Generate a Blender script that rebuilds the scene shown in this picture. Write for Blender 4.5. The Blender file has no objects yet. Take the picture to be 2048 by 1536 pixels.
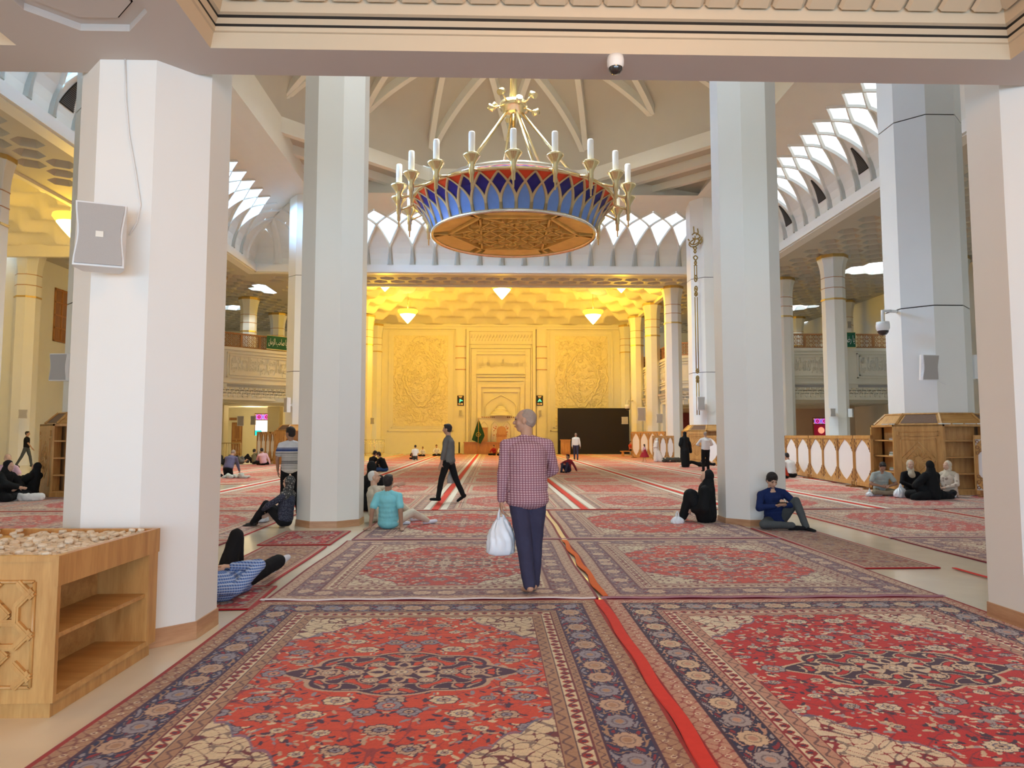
import bpy, bmesh, math, random
import numpy as np
from mathutils import Vector, Matrix, noise
PI = math.pi
R = math.radians
random.seed(7)
scene = bpy.context.scene
COL = scene.collection

# ------------------------------------------------------------------ camera
F, PITCH, YAW, EYE = 1434.0, R(4.15), R(1.56), 1.5
cam_data = bpy.data.cameras.new('camera')
cam_data.sensor_width = 36.0
cam_data.lens = F / 2048 * 36.0
cam_data.clip_start = 0.05
cam_data.clip_end = 500
cam = bpy.data.objects.new('camera', cam_data)
cam.location = (0, 0, EYE)
cam.rotation_euler = (PI / 2 + PITCH, 0, -YAW)
COL.objects.link(cam)
scene.camera = cam

# ------------------------------------------------------------------ world (daylight sky)
world = bpy.data.worlds.new('sky')
scene.world = world
world.use_nodes = True
wn = world.node_tree.nodes
wl = world.node_tree.links
bg = wn['Background']
tc = wn.new('ShaderNodeTexCoord')
sep = wn.new('ShaderNodeSeparateXYZ')
ramp = wn.new('ShaderNodeValToRGB')
ramp.color_ramp.elements[0].position = 0.0
ramp.color_ramp.elements[0].color = (0.80, 0.90, 1.0, 1)
ramp.color_ramp.elements[1].position = 0.55
ramp.color_ramp.elements[1].color = (0.07, 0.22, 0.42, 1)
cn = wn.new('ShaderNodeTexNoise'); cn.inputs['Scale'].default_value = 1.6; cn.inputs['Detail'].default_value = 6
cr = wn.new('ShaderNodeValToRGB'); cr.color_ramp.elements[0].position = 0.42; cr.color_ramp.elements[1].position = 0.66
mixw = wn.new('ShaderNodeMix'); mixw.data_type = 'RGBA'
mixw.inputs[7].default_value = (0.96, 0.98, 1.0, 1)
wl.new(tc.outputs['Generated'], sep.inputs[0])
wl.new(sep.outputs['Z'], ramp.inputs[0])
wl.new(tc.outputs['Generated'], cn.inputs['Vector'])
# the clouds thicken towards the right-hand side of the sky
xm = wn.new('ShaderNodeMath'); xm.operation = 'MULTIPLY_ADD'; xm.inputs[1].default_value = .42
wl.new(sep.outputs['X'], xm.inputs[0]); wl.new(cn.outputs['Fac'], xm.inputs[2]); wl.new(xm.outputs[0], cr.inputs[0])
wl.new(cr.outputs[0], mixw.inputs[0])
wl.new(ramp.outputs[0], mixw.inputs[6])
wl.new(mixw.outputs[2], bg.inputs[0])
bg.inputs[1].default_value = 2.6

def lamp(name, kind, loc, energy, color, size=1.0, rot=(0, 0, 0), size_y=None):
    d = bpy.data.lights.new(name, kind)
    d.energy = energy
    d.color = color
    if kind == 'AREA':
        d.size = size
        if size_y:
            d.shape = 'RECTANGLE'; d.size_y = size_y
    elif kind == 'POINT':
        d.shadow_soft_size = size
    elif kind == 'SUN':
        d.angle = size
    o = bpy.data.objects.new(name, d)
    o.location = loc
    o.rotation_euler = rot
    COL.objects.link(o)
    return o

# added soft fill light above the dome, shining through its unseen open top
lamp('dome_fill', 'AREA', (0.9, 29.3, 27.0), 21000, (0.93, 1.0, 0.95), 12)
# bluish daylight through the open entrance front behind the camera
lamp('entrance_daylight', 'AREA', (0.9, -7.2, 1.5), 950, (0.52, 0.75, 1.0), 18, (R(90), 0, 0), 2.6)
# added fill light over an unseen ceiling gap, for the middle pillar tops
lamp('front_aisle_fill', 'AREA', (0.9, 9.6, 11.6), 150, (0.95, 1.0, 0.97), 9, (0, 0, 0), 3.5)
# blue skylight slanting in through the left clerestory
lamp('left_sky_daylight', 'AREA', (-19.0, 28.0, 15.3), 18000, (0.30, 0.60, 1.0), 3, (0, R(-75), 0), 24)
# warm lamps of the entrance bay, up in the ceiling coffer
for lx in (-6.3, 0.9, 8.1):
    lamp('coffer_lamp', 'POINT', (lx, 2.2, 4.25), 120, (1.0, 0.47, 0.12), 0.25)
scene.view_settings.view_transform = 'Standard'
scene.view_settings.look = 'None'
scene.view_settings.exposure = 0.0
scene.view_settings.gamma = 1.0
scene.cycles.max_bounces = 8
scene.cycles.diffuse_bounces = 5
scene.cycles.transparent_max_bounces = 12
scene.cycles.use_denoising = True
scene.cycles.sample_clamp_indirect = 8.0

# ------------------------------------------------------------------ pixel -> world helpers (measuring only)
_fw = Vector((math.sin(YAW) * math.cos(PITCH), math.cos(YAW) * math.cos(PITCH), math.sin(PITCH)))
_rt = Vector((math.cos(YAW), -math.sin(YAW), 0))
_up = _rt.cross(_fw)
def _ray(px, py): return _fw * F + _rt * (px - 1024) - _up * (py - 768)
def onz(px, py, z=0.0):
    r = _ray(px, py); return Vector((0, 0, EYE)) + r * ((z - EYE) / r.z)
def aty(px, py, Y):
    r = _ray(px, py); return Vector((0, 0, EYE)) + r * (Y / r.y)
def atx(px, py, X):
    r = _ray(px, py); return Vector((0, 0, EYE)) + r * (X / r.x)

# ------------------------------------------------------------------ materials
def new_mat(name):
    m = bpy.data.materials.new(name)
    m.use_nodes = True
    return m, m.node_tree.nodes, m.node_tree.links, m.node_tree.nodes['Principled BSDF']
def rgba(c): return (c[0], c[1], c[2], 1)
def mat(name, c, rough=0.6, metal=0.0, var=0.06, scale=3.0, bump=0.0, bscale=40.0, emit=None, estr=1.0, coat=0.0, spec=0.4, obj_co=True):
    """plain surface with a slight procedural mottling of its own colour"""
    m, n, l, b = new_mat(name)
    b.inputs['Roughness'].default_value = rough
    b.inputs['Metallic'].default_value = metal
    b.inputs['Specular IOR Level'].default_value = spec
    b.inputs['Coat Weight'].default_value = coat
    t = n.new('ShaderNodeTexCoord')
    nz = n.new('ShaderNodeTexNoise')
    nz.inputs['Scale'].default_value = scale
    nz.inputs['Detail'].default_value = 5
    mx = n.new('ShaderNodeMix'); mx.data_type = 'RGBA'
    mx.inputs[6].default_value = rgba([v * (1 - var) for v in c])
    mx.inputs[7].default_value = rgba([min(1, v * (1 + var)) for v in c])
    l.new(t.outputs['Object'], nz.inputs['Vector'])
    l.new(nz.outputs['Fac'], mx.inputs[0])
    l.new(mx.outputs[2], b.inputs['Base Color'])
    if bump:
        nb = n.new('ShaderNodeTexNoise'); nb.inputs['Scale'].default_value = bscale; nb.inputs['Detail'].default_value = 4
        bp = n.new('ShaderNodeBump'); bp.inputs['Strength'].default_value = bump; bp.inputs['Distance'].default_value = 0.02
        l.new(t.outputs['Object'], nb.inputs['Vector'])
        l.new(nb.outputs['Fac'], bp.inputs['Height'])
        l.new(bp.outputs[0], b.inputs['Normal'])
    if emit:
        b.inputs['Emission Color'].default_value = rgba(emit)
        b.inputs['Emission Strength'].default_value = estr
    return m
def wood(name, c1, c2, scale=1.0, rough=0.4, stretch=(1, 1, 8)):
    m, n, l, b = new_mat(name)
    t = n.new('ShaderNodeTexCoord'); mp = n.new('ShaderNodeMapping')
    mp.inputs['Scale'].default_value = (6 * scale * (1 if stretch[0] == 1 else .12), 6 * scale * (1 if stretch[1] == 1 else .12), 6 * scale * (.12 if stretch[2] != 1 else 1))
    nz = n.new('ShaderNodeTexNoise'); nz.inputs['Scale'].default_value = 2.2; nz.inputs['Detail'].default_value = 8; nz.inputs['Distortion'].default_value = 0.6
    wv = n.new('ShaderNodeTexNoise'); wv.inputs['Scale'].default_value = 14; wv.inputs['Detail'].default_value = 3
    mt = n.new('ShaderNodeMath'); mt.operation = 'MULTIPLY_ADD'; mt.inputs[1].default_value = .35
    rp = n.new('ShaderNodeValToRGB')
    rp.color_ramp.elements[0].position = .45; rp.color_ramp.elements[0].color = rgba(c1)
    rp.color_ramp.elements[1].position = .85; rp.color_ramp.elements[1].color = rgba(c2)
    l.new(t.outputs['Object'], mp.inputs[0]); l.new(mp.outputs[0], nz.inputs['Vector']); l.new(mp.outputs[0], wv.inputs['Vector'])
    l.new(wv.outputs['Fac'], mt.inputs[0]); l.new(nz.outputs['Fac'], mt.inputs[2])
    l.new(mt.outputs[0], rp.inputs[0]); l.new(rp.outputs[0], b.inputs['Base Color'])
    b.inputs['Roughness'].default_value = rough
    return m
def glass_mat(name, tint=(1, 1, 1), gloss=0.08):
    m = bpy.data.materials.new(name); m.use_nodes = True
    n, l = m.node_tree.nodes, m.node_tree.links
    n.remove(n['Principled BSDF'])
    tr = n.new('ShaderNodeBsdfTransparent'); tr.inputs[0].default_value = rgba(tint)
    gl = n.new('ShaderNodeBsdfGlossy'); gl.inputs['Roughness'].default_value = .05
    mx = n.new('ShaderNodeMixShader'); mx.inputs[0].default_value = gloss
    l.new(tr.outputs[0], mx.inputs[1]); l.new(gl.outputs[0], mx.inputs[2]); l.new(mx.outputs[0], n['Material Output'].inputs[0])
    return m

M = {}
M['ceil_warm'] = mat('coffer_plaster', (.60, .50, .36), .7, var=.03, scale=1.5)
M['plaster'] = mat('white_plaster', (.77, .765, .70), .62, var=.035, scale=1.3, bump=.05, bscale=9)
M['plaster_cool'] = mat('white_paint', (.80, .80, .77), .5, var=.03, scale=1.1)
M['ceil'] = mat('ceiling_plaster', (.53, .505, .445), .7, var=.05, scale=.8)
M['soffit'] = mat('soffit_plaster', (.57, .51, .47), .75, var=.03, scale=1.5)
M['fine'] = mat('carved_plaster', (.78, .74, .62), .7, var=.04, scale=2)
M['gold'] = mat('gold_band', (.62, .44, .16), .35, .7, var=.12, scale=8)
M['brass'] = mat('pale_brass', (.80, .68, .40), .24, .9, var=.08, scale=12)
M['silver'] = mat('brushed_silver', (.85, .83, .76), .22, .9, var=.08, scale=20)
M['black'] = mat('black_slot', (.015, .012, .01), .6)
M['skirting'] = wood('brown_marble_skirting', (.40, .20, .10), (.55, .32, .18), 1.2, .3, (8, 8, 1))
M['floor'] = mat('pale_stone_floor', (.68, .62, .49), .2, var=.10, scale=2.5, coat=.2)
M['oak'] = wood('honey_oak', (.43, .205, .055), (.60, .33, .11), 1.0, .38, (1, 1, 8))
M['oak_h'] = wood('honey_oak_horizontal', (.43, .205, .055), (.60, .33, .11), 1.0, .38, (8, 1, 1))
M['oak_dark'] = wood('dark_oak', (.24, .10, .035), (.36, .17, .06), 1.0, .45)
M['oak_red'] = wood('reddish_wood', (.36, .14, .035), (.50, .22, .06), 1.0, .4)
M['black_panel'] = mat('black_screen', (.012, .008, .005), .45)
M['white_plastic'] = mat('white_plastic', (.78, .78, .77), .4, var=.02)
M['grille'] = mat('grey_grille', (.42, .40, .38), .7, var=.1, scale=300)
M['skyglass'] = glass_mat('skylight_glass', (.93, .96, 1.0), .05)
M['steel'] = mat('steel', (.6, .6, .58), .3, .8)
M['bulb'] = mat('warm_lamp_glass', (1, .9, .6), .4, emit=(1.0, .80, .30), estr=7)
M['bulb_top'] = mat('warm_lamp_upper', (1, .85, .3), .4, emit=(1.0, .62, .05), estr=1.4)

# ------------------------------------------------------------------ mesh builder
class MB:
    def __init__(s): s.v = []; s.f = []; s.m = []; s.smooth = []
    def add(s, vs, fs, mi=0, sm=False):
        o = len(s.v); s.v += [tuple(v) for v in vs]
        for f in fs: s.f.append([o + i for i in f]); s.m.append(mi); s.smooth.append(sm)
        return s
    def box(s, x0, x1, y0, y1, z0, z1, mi=0):
        return s.add([(x0, y0, z0), (x1, y0, z0), (x1, y1, z0), (x0, y1, z0), (x0, y0, z1), (x1, y0, z1), (x1, y1, z1), (x0, y1, z1)],
                     [(0, 3, 2, 1), (4, 5, 6, 7), (0, 1, 5, 4), (1, 2, 6, 5), (2, 3, 7, 6), (3, 0, 4, 7)], mi)
    def cbox(s, c, d, mi=0, mat=None):
        """box centred at c, full sizes d, optional rotation matrix"""
        vs = []
        for z in (-.5, .5):
            for x, y in ((-.5, -.5), (.5, -.5), (.5, .5), (-.5, .5)):
                p = Vector((x * d[0], y * d[1], z * d[2]))
                if mat is not None: p = mat @ p
                vs.append(p + Vector(c))
        return s.add(vs, [(0, 3, 2, 1), (4, 5, 6, 7), (0, 1, 5, 4), (1, 2, 6, 5), (2, 3, 7, 6), (3, 0, 4, 7)], mi)
    def prism(s, poly, z0, z1, mi=0, top=None, cap=True):
        """vertical prism over a plan polygon; top = another polygon of the same count"""
        n = len(poly); top = top or poly
        vs = [(p[0], p[1], z0) for p in poly] + [(p[0], p[1], z1) for p in top]
        fs = [(i, (i + 1) % n, n + (i + 1) % n, n + i) for i in range(n)]
        if cap: fs += [tuple(range(n))[::-1], tuple(range(n, 2 * n))]
        return s.add(vs, fs, mi)
    def wall(s, a, b, z0, z1, th=.1, mi=0):
        """upright slab between plan points a and b, thickness to the left of a->b"""
        a = Vector((a[0], a[1])); b = Vector((b[0], b[1])); d = (b - a).normalized(); nn = Vector((-d.y, d.x)) * th
        return s.prism([a, b, b + nn, a + nn], z0, z1, mi)
    def tube(s, pts, r, n=8, mi=0, cap=True, sm=True):
        pts = [Vector(p) for p in pts]; rings = []
        rr = r if isinstance(r, (list, tuple)) else [r] * len(pts)
        prev = None
        for i, p in enumerate(pts):
            t = (pts[min(i + 1, len(pts) - 1)] - pts[max(i - 1, 0)]).normalized()
            u = prev if prev is not None else (Vector((0, 0, 1)) if abs(t.z) < .9 else Vector((1, 0, 0)))
            u = (u - t * u.dot(t)).normalized(); prev = u; w = t.cross(u)
            rings.append([p + (u * math.cos(2 * PI * k / n) + w * math.sin(2 * PI * k / n)) * rr[i] for k in range(n)])
        vs = [q for g in rings for q in g]; fs = []
        for i in range(len(pts) - 1):
            for k in range(n):
                fs.append((i * n + k, i * n + (k + 1) % n, (i + 1) * n + (k + 1) % n, (i + 1) * n + k))
        s.add(vs, fs, mi, sm)
        if cap:
            o = len(s.v) - len(vs)
            s.f.append([o + k for k in range(n)][::-1]); s.m.append(mi); s.smooth.append(False)
            s.f.append([o + (len(pts) - 1) * n + k for k in range(n)]); s.m.append(mi); s.smooth.append(False)
        return s
    def lathe(s, prof, n=24, c=(0, 0, 0), mi=0, sm=True, a0=0.0, a1=2 * PI, capb=False):
        closed = abs(a1 - a0 - 2 * PI) < 1e-6; cnt = n if closed else n + 1
        vs = []
        for (r, z) in prof:
            for k in range(cnt):
                a = a0 + (a1 - a0) * k / n
                vs.append((c[0] + r * math.cos(a), c[1] + r * math.sin(a), c[2] + z))
        fs = []
        for i in range(len(prof) - 1):
            for k in range(n):
                k2 = (k + 1) % cnt
                fs.append((i * cnt + k, i * cnt + k2, (i + 1) * cnt + k2, (i + 1) * cnt + k))
        s.add(vs, fs, mi, sm)
        return s
    def quad(s, a, b, c, d, mi=0): return s.add([a, b, c, d], [(0, 1, 2, 3)], mi)
    def ell(s, c, r, mi=0, n=12, rot=None):
        vs = []; m_ = n // 2
        for i in range(m_ + 1):
            th = PI * i / m_
            for k in range(n):
                p = Vector((r[0] * math.sin(th) * math.cos(2 * PI * k / n), r[1] * math.sin(th) * math.sin(2 * PI * k / n), r[2] * math.cos(th)))
                if rot is not None: p = rot @ p
                vs.append(p + Vector(c))
        fs = []
        for i in range(m_):
            for k in range(n):
                a, b_, c_, d_ = i * n + k, i * n + (k + 1) % n, (i + 1) * n + (k + 1) % n, (i + 1) * n + k
                fs.append((a, d_, c_, b_))
        return s.add(vs, fs, mi, True)
    def xform(s, m):
        s.v = [tuple(m @ Vector(v)) for v in s.v]; return s
    def mesh(s, name, mats):
        me = bpy.data.meshes.new(name)
        me.from_pydata(s.v, [], s.f)
        for mm in (mats if isinstance(mats, (list, tuple)) else [mats]): me.materials.append(mm)
        me.polygons.foreach_set('material_index', s.m)
        me.polygons.foreach_set('use_smooth', s.smooth)
        me.validate(); me.update()
        return me
    def build(s, name, mats, parent=None, loc=None):
        o = bpy.data.objects.new(name, s.mesh(name, mats)); COL.objects.link(o)
        if parent is not None: o.parent = parent
        if loc is not None: o.location = loc
        return o
def octo(cx, cy, rin, n=8, rot=None):
    """polygon with flats facing the axes"""
    rc = rin / math.cos(PI / n); a0 = PI / n if rot is None else rot
    return [(cx + rc * math.cos(a0 + 2 * PI * k / n), cy + rc * math.sin(a0 + 2 * PI * k / n)) for k in range(n)]
def thing(name, label, cat, loc=(0, 0, 0), rotz=0.0, group=None):
    o = bpy.data.objects.new(name, None); COL.objects.link(o)
    o.empty_display_size = .1
    o.location = loc; o.rotation_euler = (0, 0, rotz)
    o['label'] = label; o['category'] = cat
    if group: o['group'] = group
    return o
def tag(o, label, cat, group=None, kind=None):
    o['label'] = label; o['category'] = cat
    if group: o['group'] = group
    if kind: o['kind'] = kind
    return o
def struct(mb, name, mats, parent=None, loc=None):
    o = mb.build(name, mats, parent, loc)
    if parent is None: o['kind'] = 'structure'
    return o
def copy_tree(o, parent=None):
    c = o.copy(); COL.objects.link(c)
    if parent is not None: c.parent = parent
    for ch in list(o.children): copy_tree(ch, c)
    return c
# ================================================================== BUILDING SHELL
ZC = 11.1          # ceiling of the aisles
def slab(name, x0, x1, y0, y1, z0, z1, m): return struct(MB().box(x0, x1, y0, y1, z0, z1), name, m)
slab('floor', -38, 42, -9, 76, -.3, 0, M['floor'])

# ---- low entrance bay above and around the camera (ceiling with coffers, soffit beam)
ZS = 4.28
def entrance_ceiling():
    xs = [(-9.6, -3.4), (-2.03, 3.83), (5.2, 11.1)]     # coffer openings along x
    y0, y1 = -1.2, 5.02
    b = MB()
    xcur = -16.0
    for (a, c) in xs + [(18.0, 18.0)]:
        if a > xcur:
            segs = [(xcur, a)]
            for (u, v) in segs:
                cx = -2.67 if abs(u + 3.4) < .01 else (4.52 if abs(u - 3.83) < .01 else None)
                if cx is None: b.box(u, v, -8.5, 5.40, ZS, ZS + .6)
                else:
                    # strip with an octagonal sinking in it
                    oy, r_ = 4.42, .40
                    b.box(u, v, -8.5, oy - .5, ZS, ZS + .6)
                    b.box(u, v, oy + .5, 5.40, ZS, ZS + .6)
                    sq = [(cx + .5, oy + .207), (cx + .207, oy + .5), (cx - .207, oy + .5), (cx - .5, oy + .207), (cx - .5, oy - .207), (cx - .207, oy - .5), (cx + .207, oy - .5), (cx + .5, oy - .207)]
                    o1 = [(cx + (p[0] - cx) * r_ / .5, oy + (p[1] - oy) * r_ / .5) for p in sq]
                    b.box(u, cx - .5, oy - .5, oy + .5, ZS, ZS + .6); b.box(cx + .5, v, oy - .5, oy + .5, ZS, ZS + .6)
                    cs = [(cx + .5, oy + .5), (cx - .5, oy + .5), (cx - .5, oy - .5), (cx + .5, oy - .5)]
                    for q, (i, j) in zip(cs, ((0, 1), (2, 3), (4, 5), (6, 7))):
                        b.add([(q[0], q[1], ZS), (sq[i][0], sq[i][1], ZS), (sq[j][0], sq[j][1], ZS)], [(0, 1, 2)])
                    n = 8
                    vs = [(p[0], p[1], ZS) for p in sq] + [(p[0], p[1], ZS) for p in o1] + [(p[0], p[1], ZS + .05) for p in o1]
                    fs = [(i, (i + 1) % n, n + (i + 1) % n, n + i) for i in range(n)] + [(n + i, n + (i + 1) % n, 2 * n + (i + 1) % n, 2 * n + i) for i in range(n)]
                    b.add(vs, fs)
                    o2 = [(cx + (p[0] - cx) * .80, oy + (p[1] - oy) * .80) for p in o1]
                    o3 = [(cx + (p[0] - cx) * .77, oy + (p[1] - oy) * .77) for p in o1]
                    vs = [(p[0], p[1], ZS + .05) for p in o1] + [(p[0], p[1], ZS + .05) for p in o2] + [(p[0], p[1], ZS + .05) for p in o3]
                    b.add(vs, [(i, (i + 1) % n, n + (i + 1) % n, n + i) for i in range(n)])
                    b.add([(p[0], p[1], ZS + .052) for p in o2] + [(p[0], p[1], ZS + .09) for p in o2] + [(p[0], p[1], ZS + .09) for p in o3], [(i, (i + 1) % n, n + (i + 1) % n, n + i) for i in range(n)] + [(n + i, n + (i + 1) % n, 2 * n + (i + 1) % n, 2 * n + i) for i in range(n)], 1)
                    b.add([(p[0], p[1], ZS + .04) for p in o3] + [(p[0], p[1], ZS + .09) for p in o3], [(i, (i + 1) % n, n + (i + 1) % n, n + i) for i in range(n)] + [tuple(range(n))])
        if c < 18: 
            b.box(a, c, y1, 5.40, ZS, ZS + .6); b.box(a, c, -8.5, y0, ZS, ZS + .6)
        xcur = c
    b.box(-16, 18, -8.5, 5.42, 5.4, 5.6)
    struct(b, 'ceiling', [M['soffit'], M['black']])
    # coffer linings: plaster steps, two black air slots, a ring of carved petals
    for i, (a, c) in enumerate(xs):
        b = MB()
        def ring(o0, z0, o1, z1, mi=0):
            p0 = [(a + o0, y0 + o0), (c - o0, y0 + o0), (c - o0, y1 - o0), (a + o0, y1 - o0)]
            p1 = [(a + o1, y0 + o1), (c - o1, y0 + o1), (c - o1, y1 - o1), (a + o1, y1 - o1)]
            b.add([(p[0], p[1], z0) for p in p0] + [(p[0], p[1], z1) for p in p1], [(k, (k + 1) % 4, 4 + (k + 1) % 4, 4 + k) for k in range(4)], mi)
        ring(0, ZS, .03, ZS + .10); ring(.03, ZS + .10, .045, ZS + .105, 0); ring(.045, ZS + .105, .05, ZS + .135)
        ring(.05, ZS + .135, .05, ZS + .155, 1); ring(.05, ZS + .155, .075, ZS + .185); ring(.075, ZS + .185, .075, ZS + .207, 1)
        ring(.075, ZS + .207, .10, ZS + .215); ring(.10, ZS + .215, .13, ZS + .31); ring(.13, ZS + .31, .14, ZS + .312)
        ring(.14, ZS + .312, .75, ZS + .62)
        # petals on the sloping band
        for side in range(4):
            L = (c - a) if side in (0, 2) else (y1 - y0)
            n = int(round((L - .3) / .245))
            for k in range(n):
                s0 = .15 + (L - .3) * k / n; s1 = .15 + (L - .3) * (k + 1) / n
                row = []
                for t in range(7):
                    tt = t / 6
                    o = .15 + .42 * tt; z = ZS + .305 + .20 * tt
                    hw = (s1 - s0) * .47 * (1 - tt ** 3 * .96); cm = (s0 + s1) / 2
                    for (s_, dz) in ((cm - hw, 0), (cm - hw * .8, -.022), (cm + hw * .8, -.022), (cm + hw, 0)):
                        if side == 0: p = (a + s_, y0 + o)
                        elif side == 2: p = (a + s_, y1 - o)
                        elif side == 1: p = (c - o, y0 + s_)
                        else: p = (a + o, y0 + s_)
                        row.append((p[0], p[1], z + dz * (1 - .3 * tt) - .012))
                fs = []
                for t in range(6):
                    for q in range(3): fs.append((t * 4 + q, t * 4 + q + 1, t * 4 + q + 5, t * 4 + q + 4))
                b.add(row, fs)
        b.box(a + .6, c - .6, y0 + .6, y1 - .6, ZS + .62, ZS + .66)
        struct(b, 'ceiling', [M['ceil_warm'] if 'ceil_warm' in M else M['plaster'], M['black']])
entrance_ceiling()

# wall storey above the entrance beam, and the flat ceiling between it and the hall
slab('wall_above_entrance', -16, 18, 5.42, 5.6, 4.9, 11.1, M['plaster'])
b = MB()
for (x0, x1, y0, y1) in ((-24.5, -3.8, 5.4, 16.6), (5.6, 26.5, 5.4, 16.6), (-3.8, 5.6, 5.4, 7.7), (-3.8, 5.6, 11.5, 16.6)): b.box(x0, x1, y0, y1, ZC, ZC + .2)
struct(b, 'ceiling', M['ceil'])  # unseen gap left in this ceiling for the added fill light
# side walls of the entrance bay, solid, open at the back
slab('wall_left', -24.7, -24.5, -9, 23.0, 0, ZC, M['plaster'])
slab('wall_right', 26.5, 26.7, -9, 66, 0, ZC, M['plaster'])

M['vent'] = mat('dark_louvre', (.10, .10, .10), .6)
for (x0, x1) in ((-24.5, -5.5), (7.3, 26.5)): slab('wall_light_block', x0, x1, -8.9, -8.6, 0, ZS + .6, M['plaster'])  # unseen wall pieces added to cut the light from behind the camera
# ---- clerestory cove: interlaced ribs with glazed lozenges, four sides
XL, XR, YN, YF = -14.0, 15.1, 13.9, 42.0
OFF, HT, ZB = 3.9, 3.0, 11.62
def fcv(t):
    ts = (0, .22, .32, .41, .49, .55, .60, .65, .70, 1.0); fs = (0, 0, .17, .34, .5, .74, 1.0, 1.26, 1.5, 1.5)
    return float(np.interp(t, ts, fs))
def cove(side, nb, open_range, vents=()):
    if side == 'right': o = Vector((XR, YN, 0)); d = Vector((0, 1, 0)); inn = Vector((-1, 0, 0)); L = YF - YN
    if side == 'left': o = Vector((XL, YN, 0)); d = Vector((0, 1, 0)); inn = Vector((1, 0, 0)); L = YF - YN
    if side == 'far': o = Vector((XL, YF, 0)); d = Vector((1, 0, 0)); inn = Vector((0, -1, 0)); L = XR - XL
    if side == 'near': o = Vector((XL, YN, 0)); d = Vector((1, 0, 0)); inn = Vector((0, 1, 0)); L = XR - XL
    bay = L / nb
    def S(k, t, lift=0.0):
        a = t * PI / 2
        off = OFF * (1 - math.cos(a)); z = ZB + HT * math.sin(a)
        nrm_o = math.cos(a); nrm_z = -math.sin(a)          # towards the room
        off2 = off + nrm_o * lift; z2 = z + nrm_z * lift
        u = k * bay
        u = max(off2, min(L - off2, u))
        p = o + d * u + inn * off2
        return (p.x, p.y, z2)
    shell = MB(); glass = MB(); ribs = MB(); vent = MB()
    isopen = lambda k: open_range[0] <= k <= open_range[1]
    def strip(mb, fl, fr, t0, t1, n, lift=0.0, mi=0):
        rows = []
        for i in range(n + 1):
            t = t0 + (t1 - t0) * i / n
            rows += [S(fl(t), t, lift), S(fr(t), t, lift)]
        mb.add(rows, [(2 * i, 2 * i + 1, 2 * i + 3, 2 * i + 2) for i in range(n)], mi)
    for k in range(nb + 1):
        if k < nb:
            # opaque arch panel between two stems
            strip(shell, lambda t: k + fcv(t), lambda t: k + 1 - fcv(t), 0, .49, 7)
            # upper small lozenge
            tgt = glass if (isopen(k) and isopen(k + 1)) else shell
            strip(tgt, lambda t: k + .5 - (fcv(t) - .5 if t < .6 else 1.5 - fcv(t)), lambda t: k + .5 + (fcv(t) - .5 if t < .6 else 1.5 - fcv(t)), .49, .70, 6)
            if k in vents:
                for q in range(17):
                    t = .13 + .19 * q / 16
                    hw = .30 - 1.25 * max(0, (t - .13))
                    hw = max(.03, hw)
                    strip(vent, lambda tt: k + .5 - hw + .0, lambda tt: k + .5 + hw, t, t + .005, 1, .05, 0)
                strip(vent, lambda tt: k + .5 - max(.02, .33 - 1.25 * (tt - .12)), lambda tt: k + .5 + max(.02, .33 - 1.25 * (tt - .12)), .12, .345, 8, .015, 1)
        # large lozenge
        tgt = glass if isopen(k) and 0 < k < nb else shell
        g = lambda t: (fcv(t) if t < .49 else 1 - fcv(t))
        strip(tgt, lambda t: max(0, k - g(t)), lambda t: min(nb, k + g(t)), .22, .60, 9)
        strip(shell, lambda t: max(0, k - min(fcv(t) - 1, .5)), lambda t: min(nb, k + min(fcv(t) - 1, .5)), .60, .70, 3)
        strip(shell, lambda t: max(0, k - .5), lambda t: min(nb, k + .5), .70, 1.0, 6)
        # ribs
        if isopen(k) or isopen(k - 1) or isopen(k + 1):
            for sg in (-1, 1):
                pts = [i / 22 * .70 for i in range(23)]
                vs = []
                for t in pts:
                    kk = k + sg * fcv(t)
                    if not (0.0 <= kk <= nb): continue
                    w = .088 + .12 * max(0, 1 - t / .25) ** 1.2
                    dp = .11 - .03 * t
                    vs += [S(kk - w / bay, t, -.02), S(kk - w * .45 / bay, t, dp), S(kk + w * .45 / bay, t, dp), S(kk + w / bay, t, -.02)]
                n = len(vs) // 4
                ribs.add(vs, [(i * 4 + q, i * 4 + q + 1, i * 4 + q + 5, i * 4 + q + 4) for i in range(n - 1) for q in range(3)])
        else:
            for t0 in (0,):
                vs = []
                for i in range(15):
                    t = i / 14 * .95
                    w = .30 * (1 - t * .6)
                    vs += [S(k - w / bay, t, -.02), S(k - w * .4 / bay, t, .07), S(k + w * .4 / bay, t, .07), S(k + w / bay, t, -.02)]
                if 0 < k < nb: ribs.add(vs, [(i * 4 + q, i * 4 + q + 1, i * 4 + q + 5, i * 4 + q + 4) for i in range(14) for q in range(3)])
    return shell, ribs, glass, vent
for i, (side, nb, orng, vents) in enumerate((('right', 23, (2.5, 20.2), (8, 11, 14, 17)), ('left', 23, (2.5, 20.2), (7, 10)), ('far', 22, (2.5, 19.5), ()), ('near', 22, (2.5, 19.5), ()))):
    shell, ribs, glass, vent = cove(side, nb, orng, vents)
    s_ = struct(shell, 'wall_clerestory', M['plaster']); 
    ribs.build('lattice_rib', M['plaster'], s_)
    if vent.v:
        vent.build('air_grille', [M['vent'], M['black']], s_)
    struct(glass, 'window_%d' % (i + 1), M['skyglass'])
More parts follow.
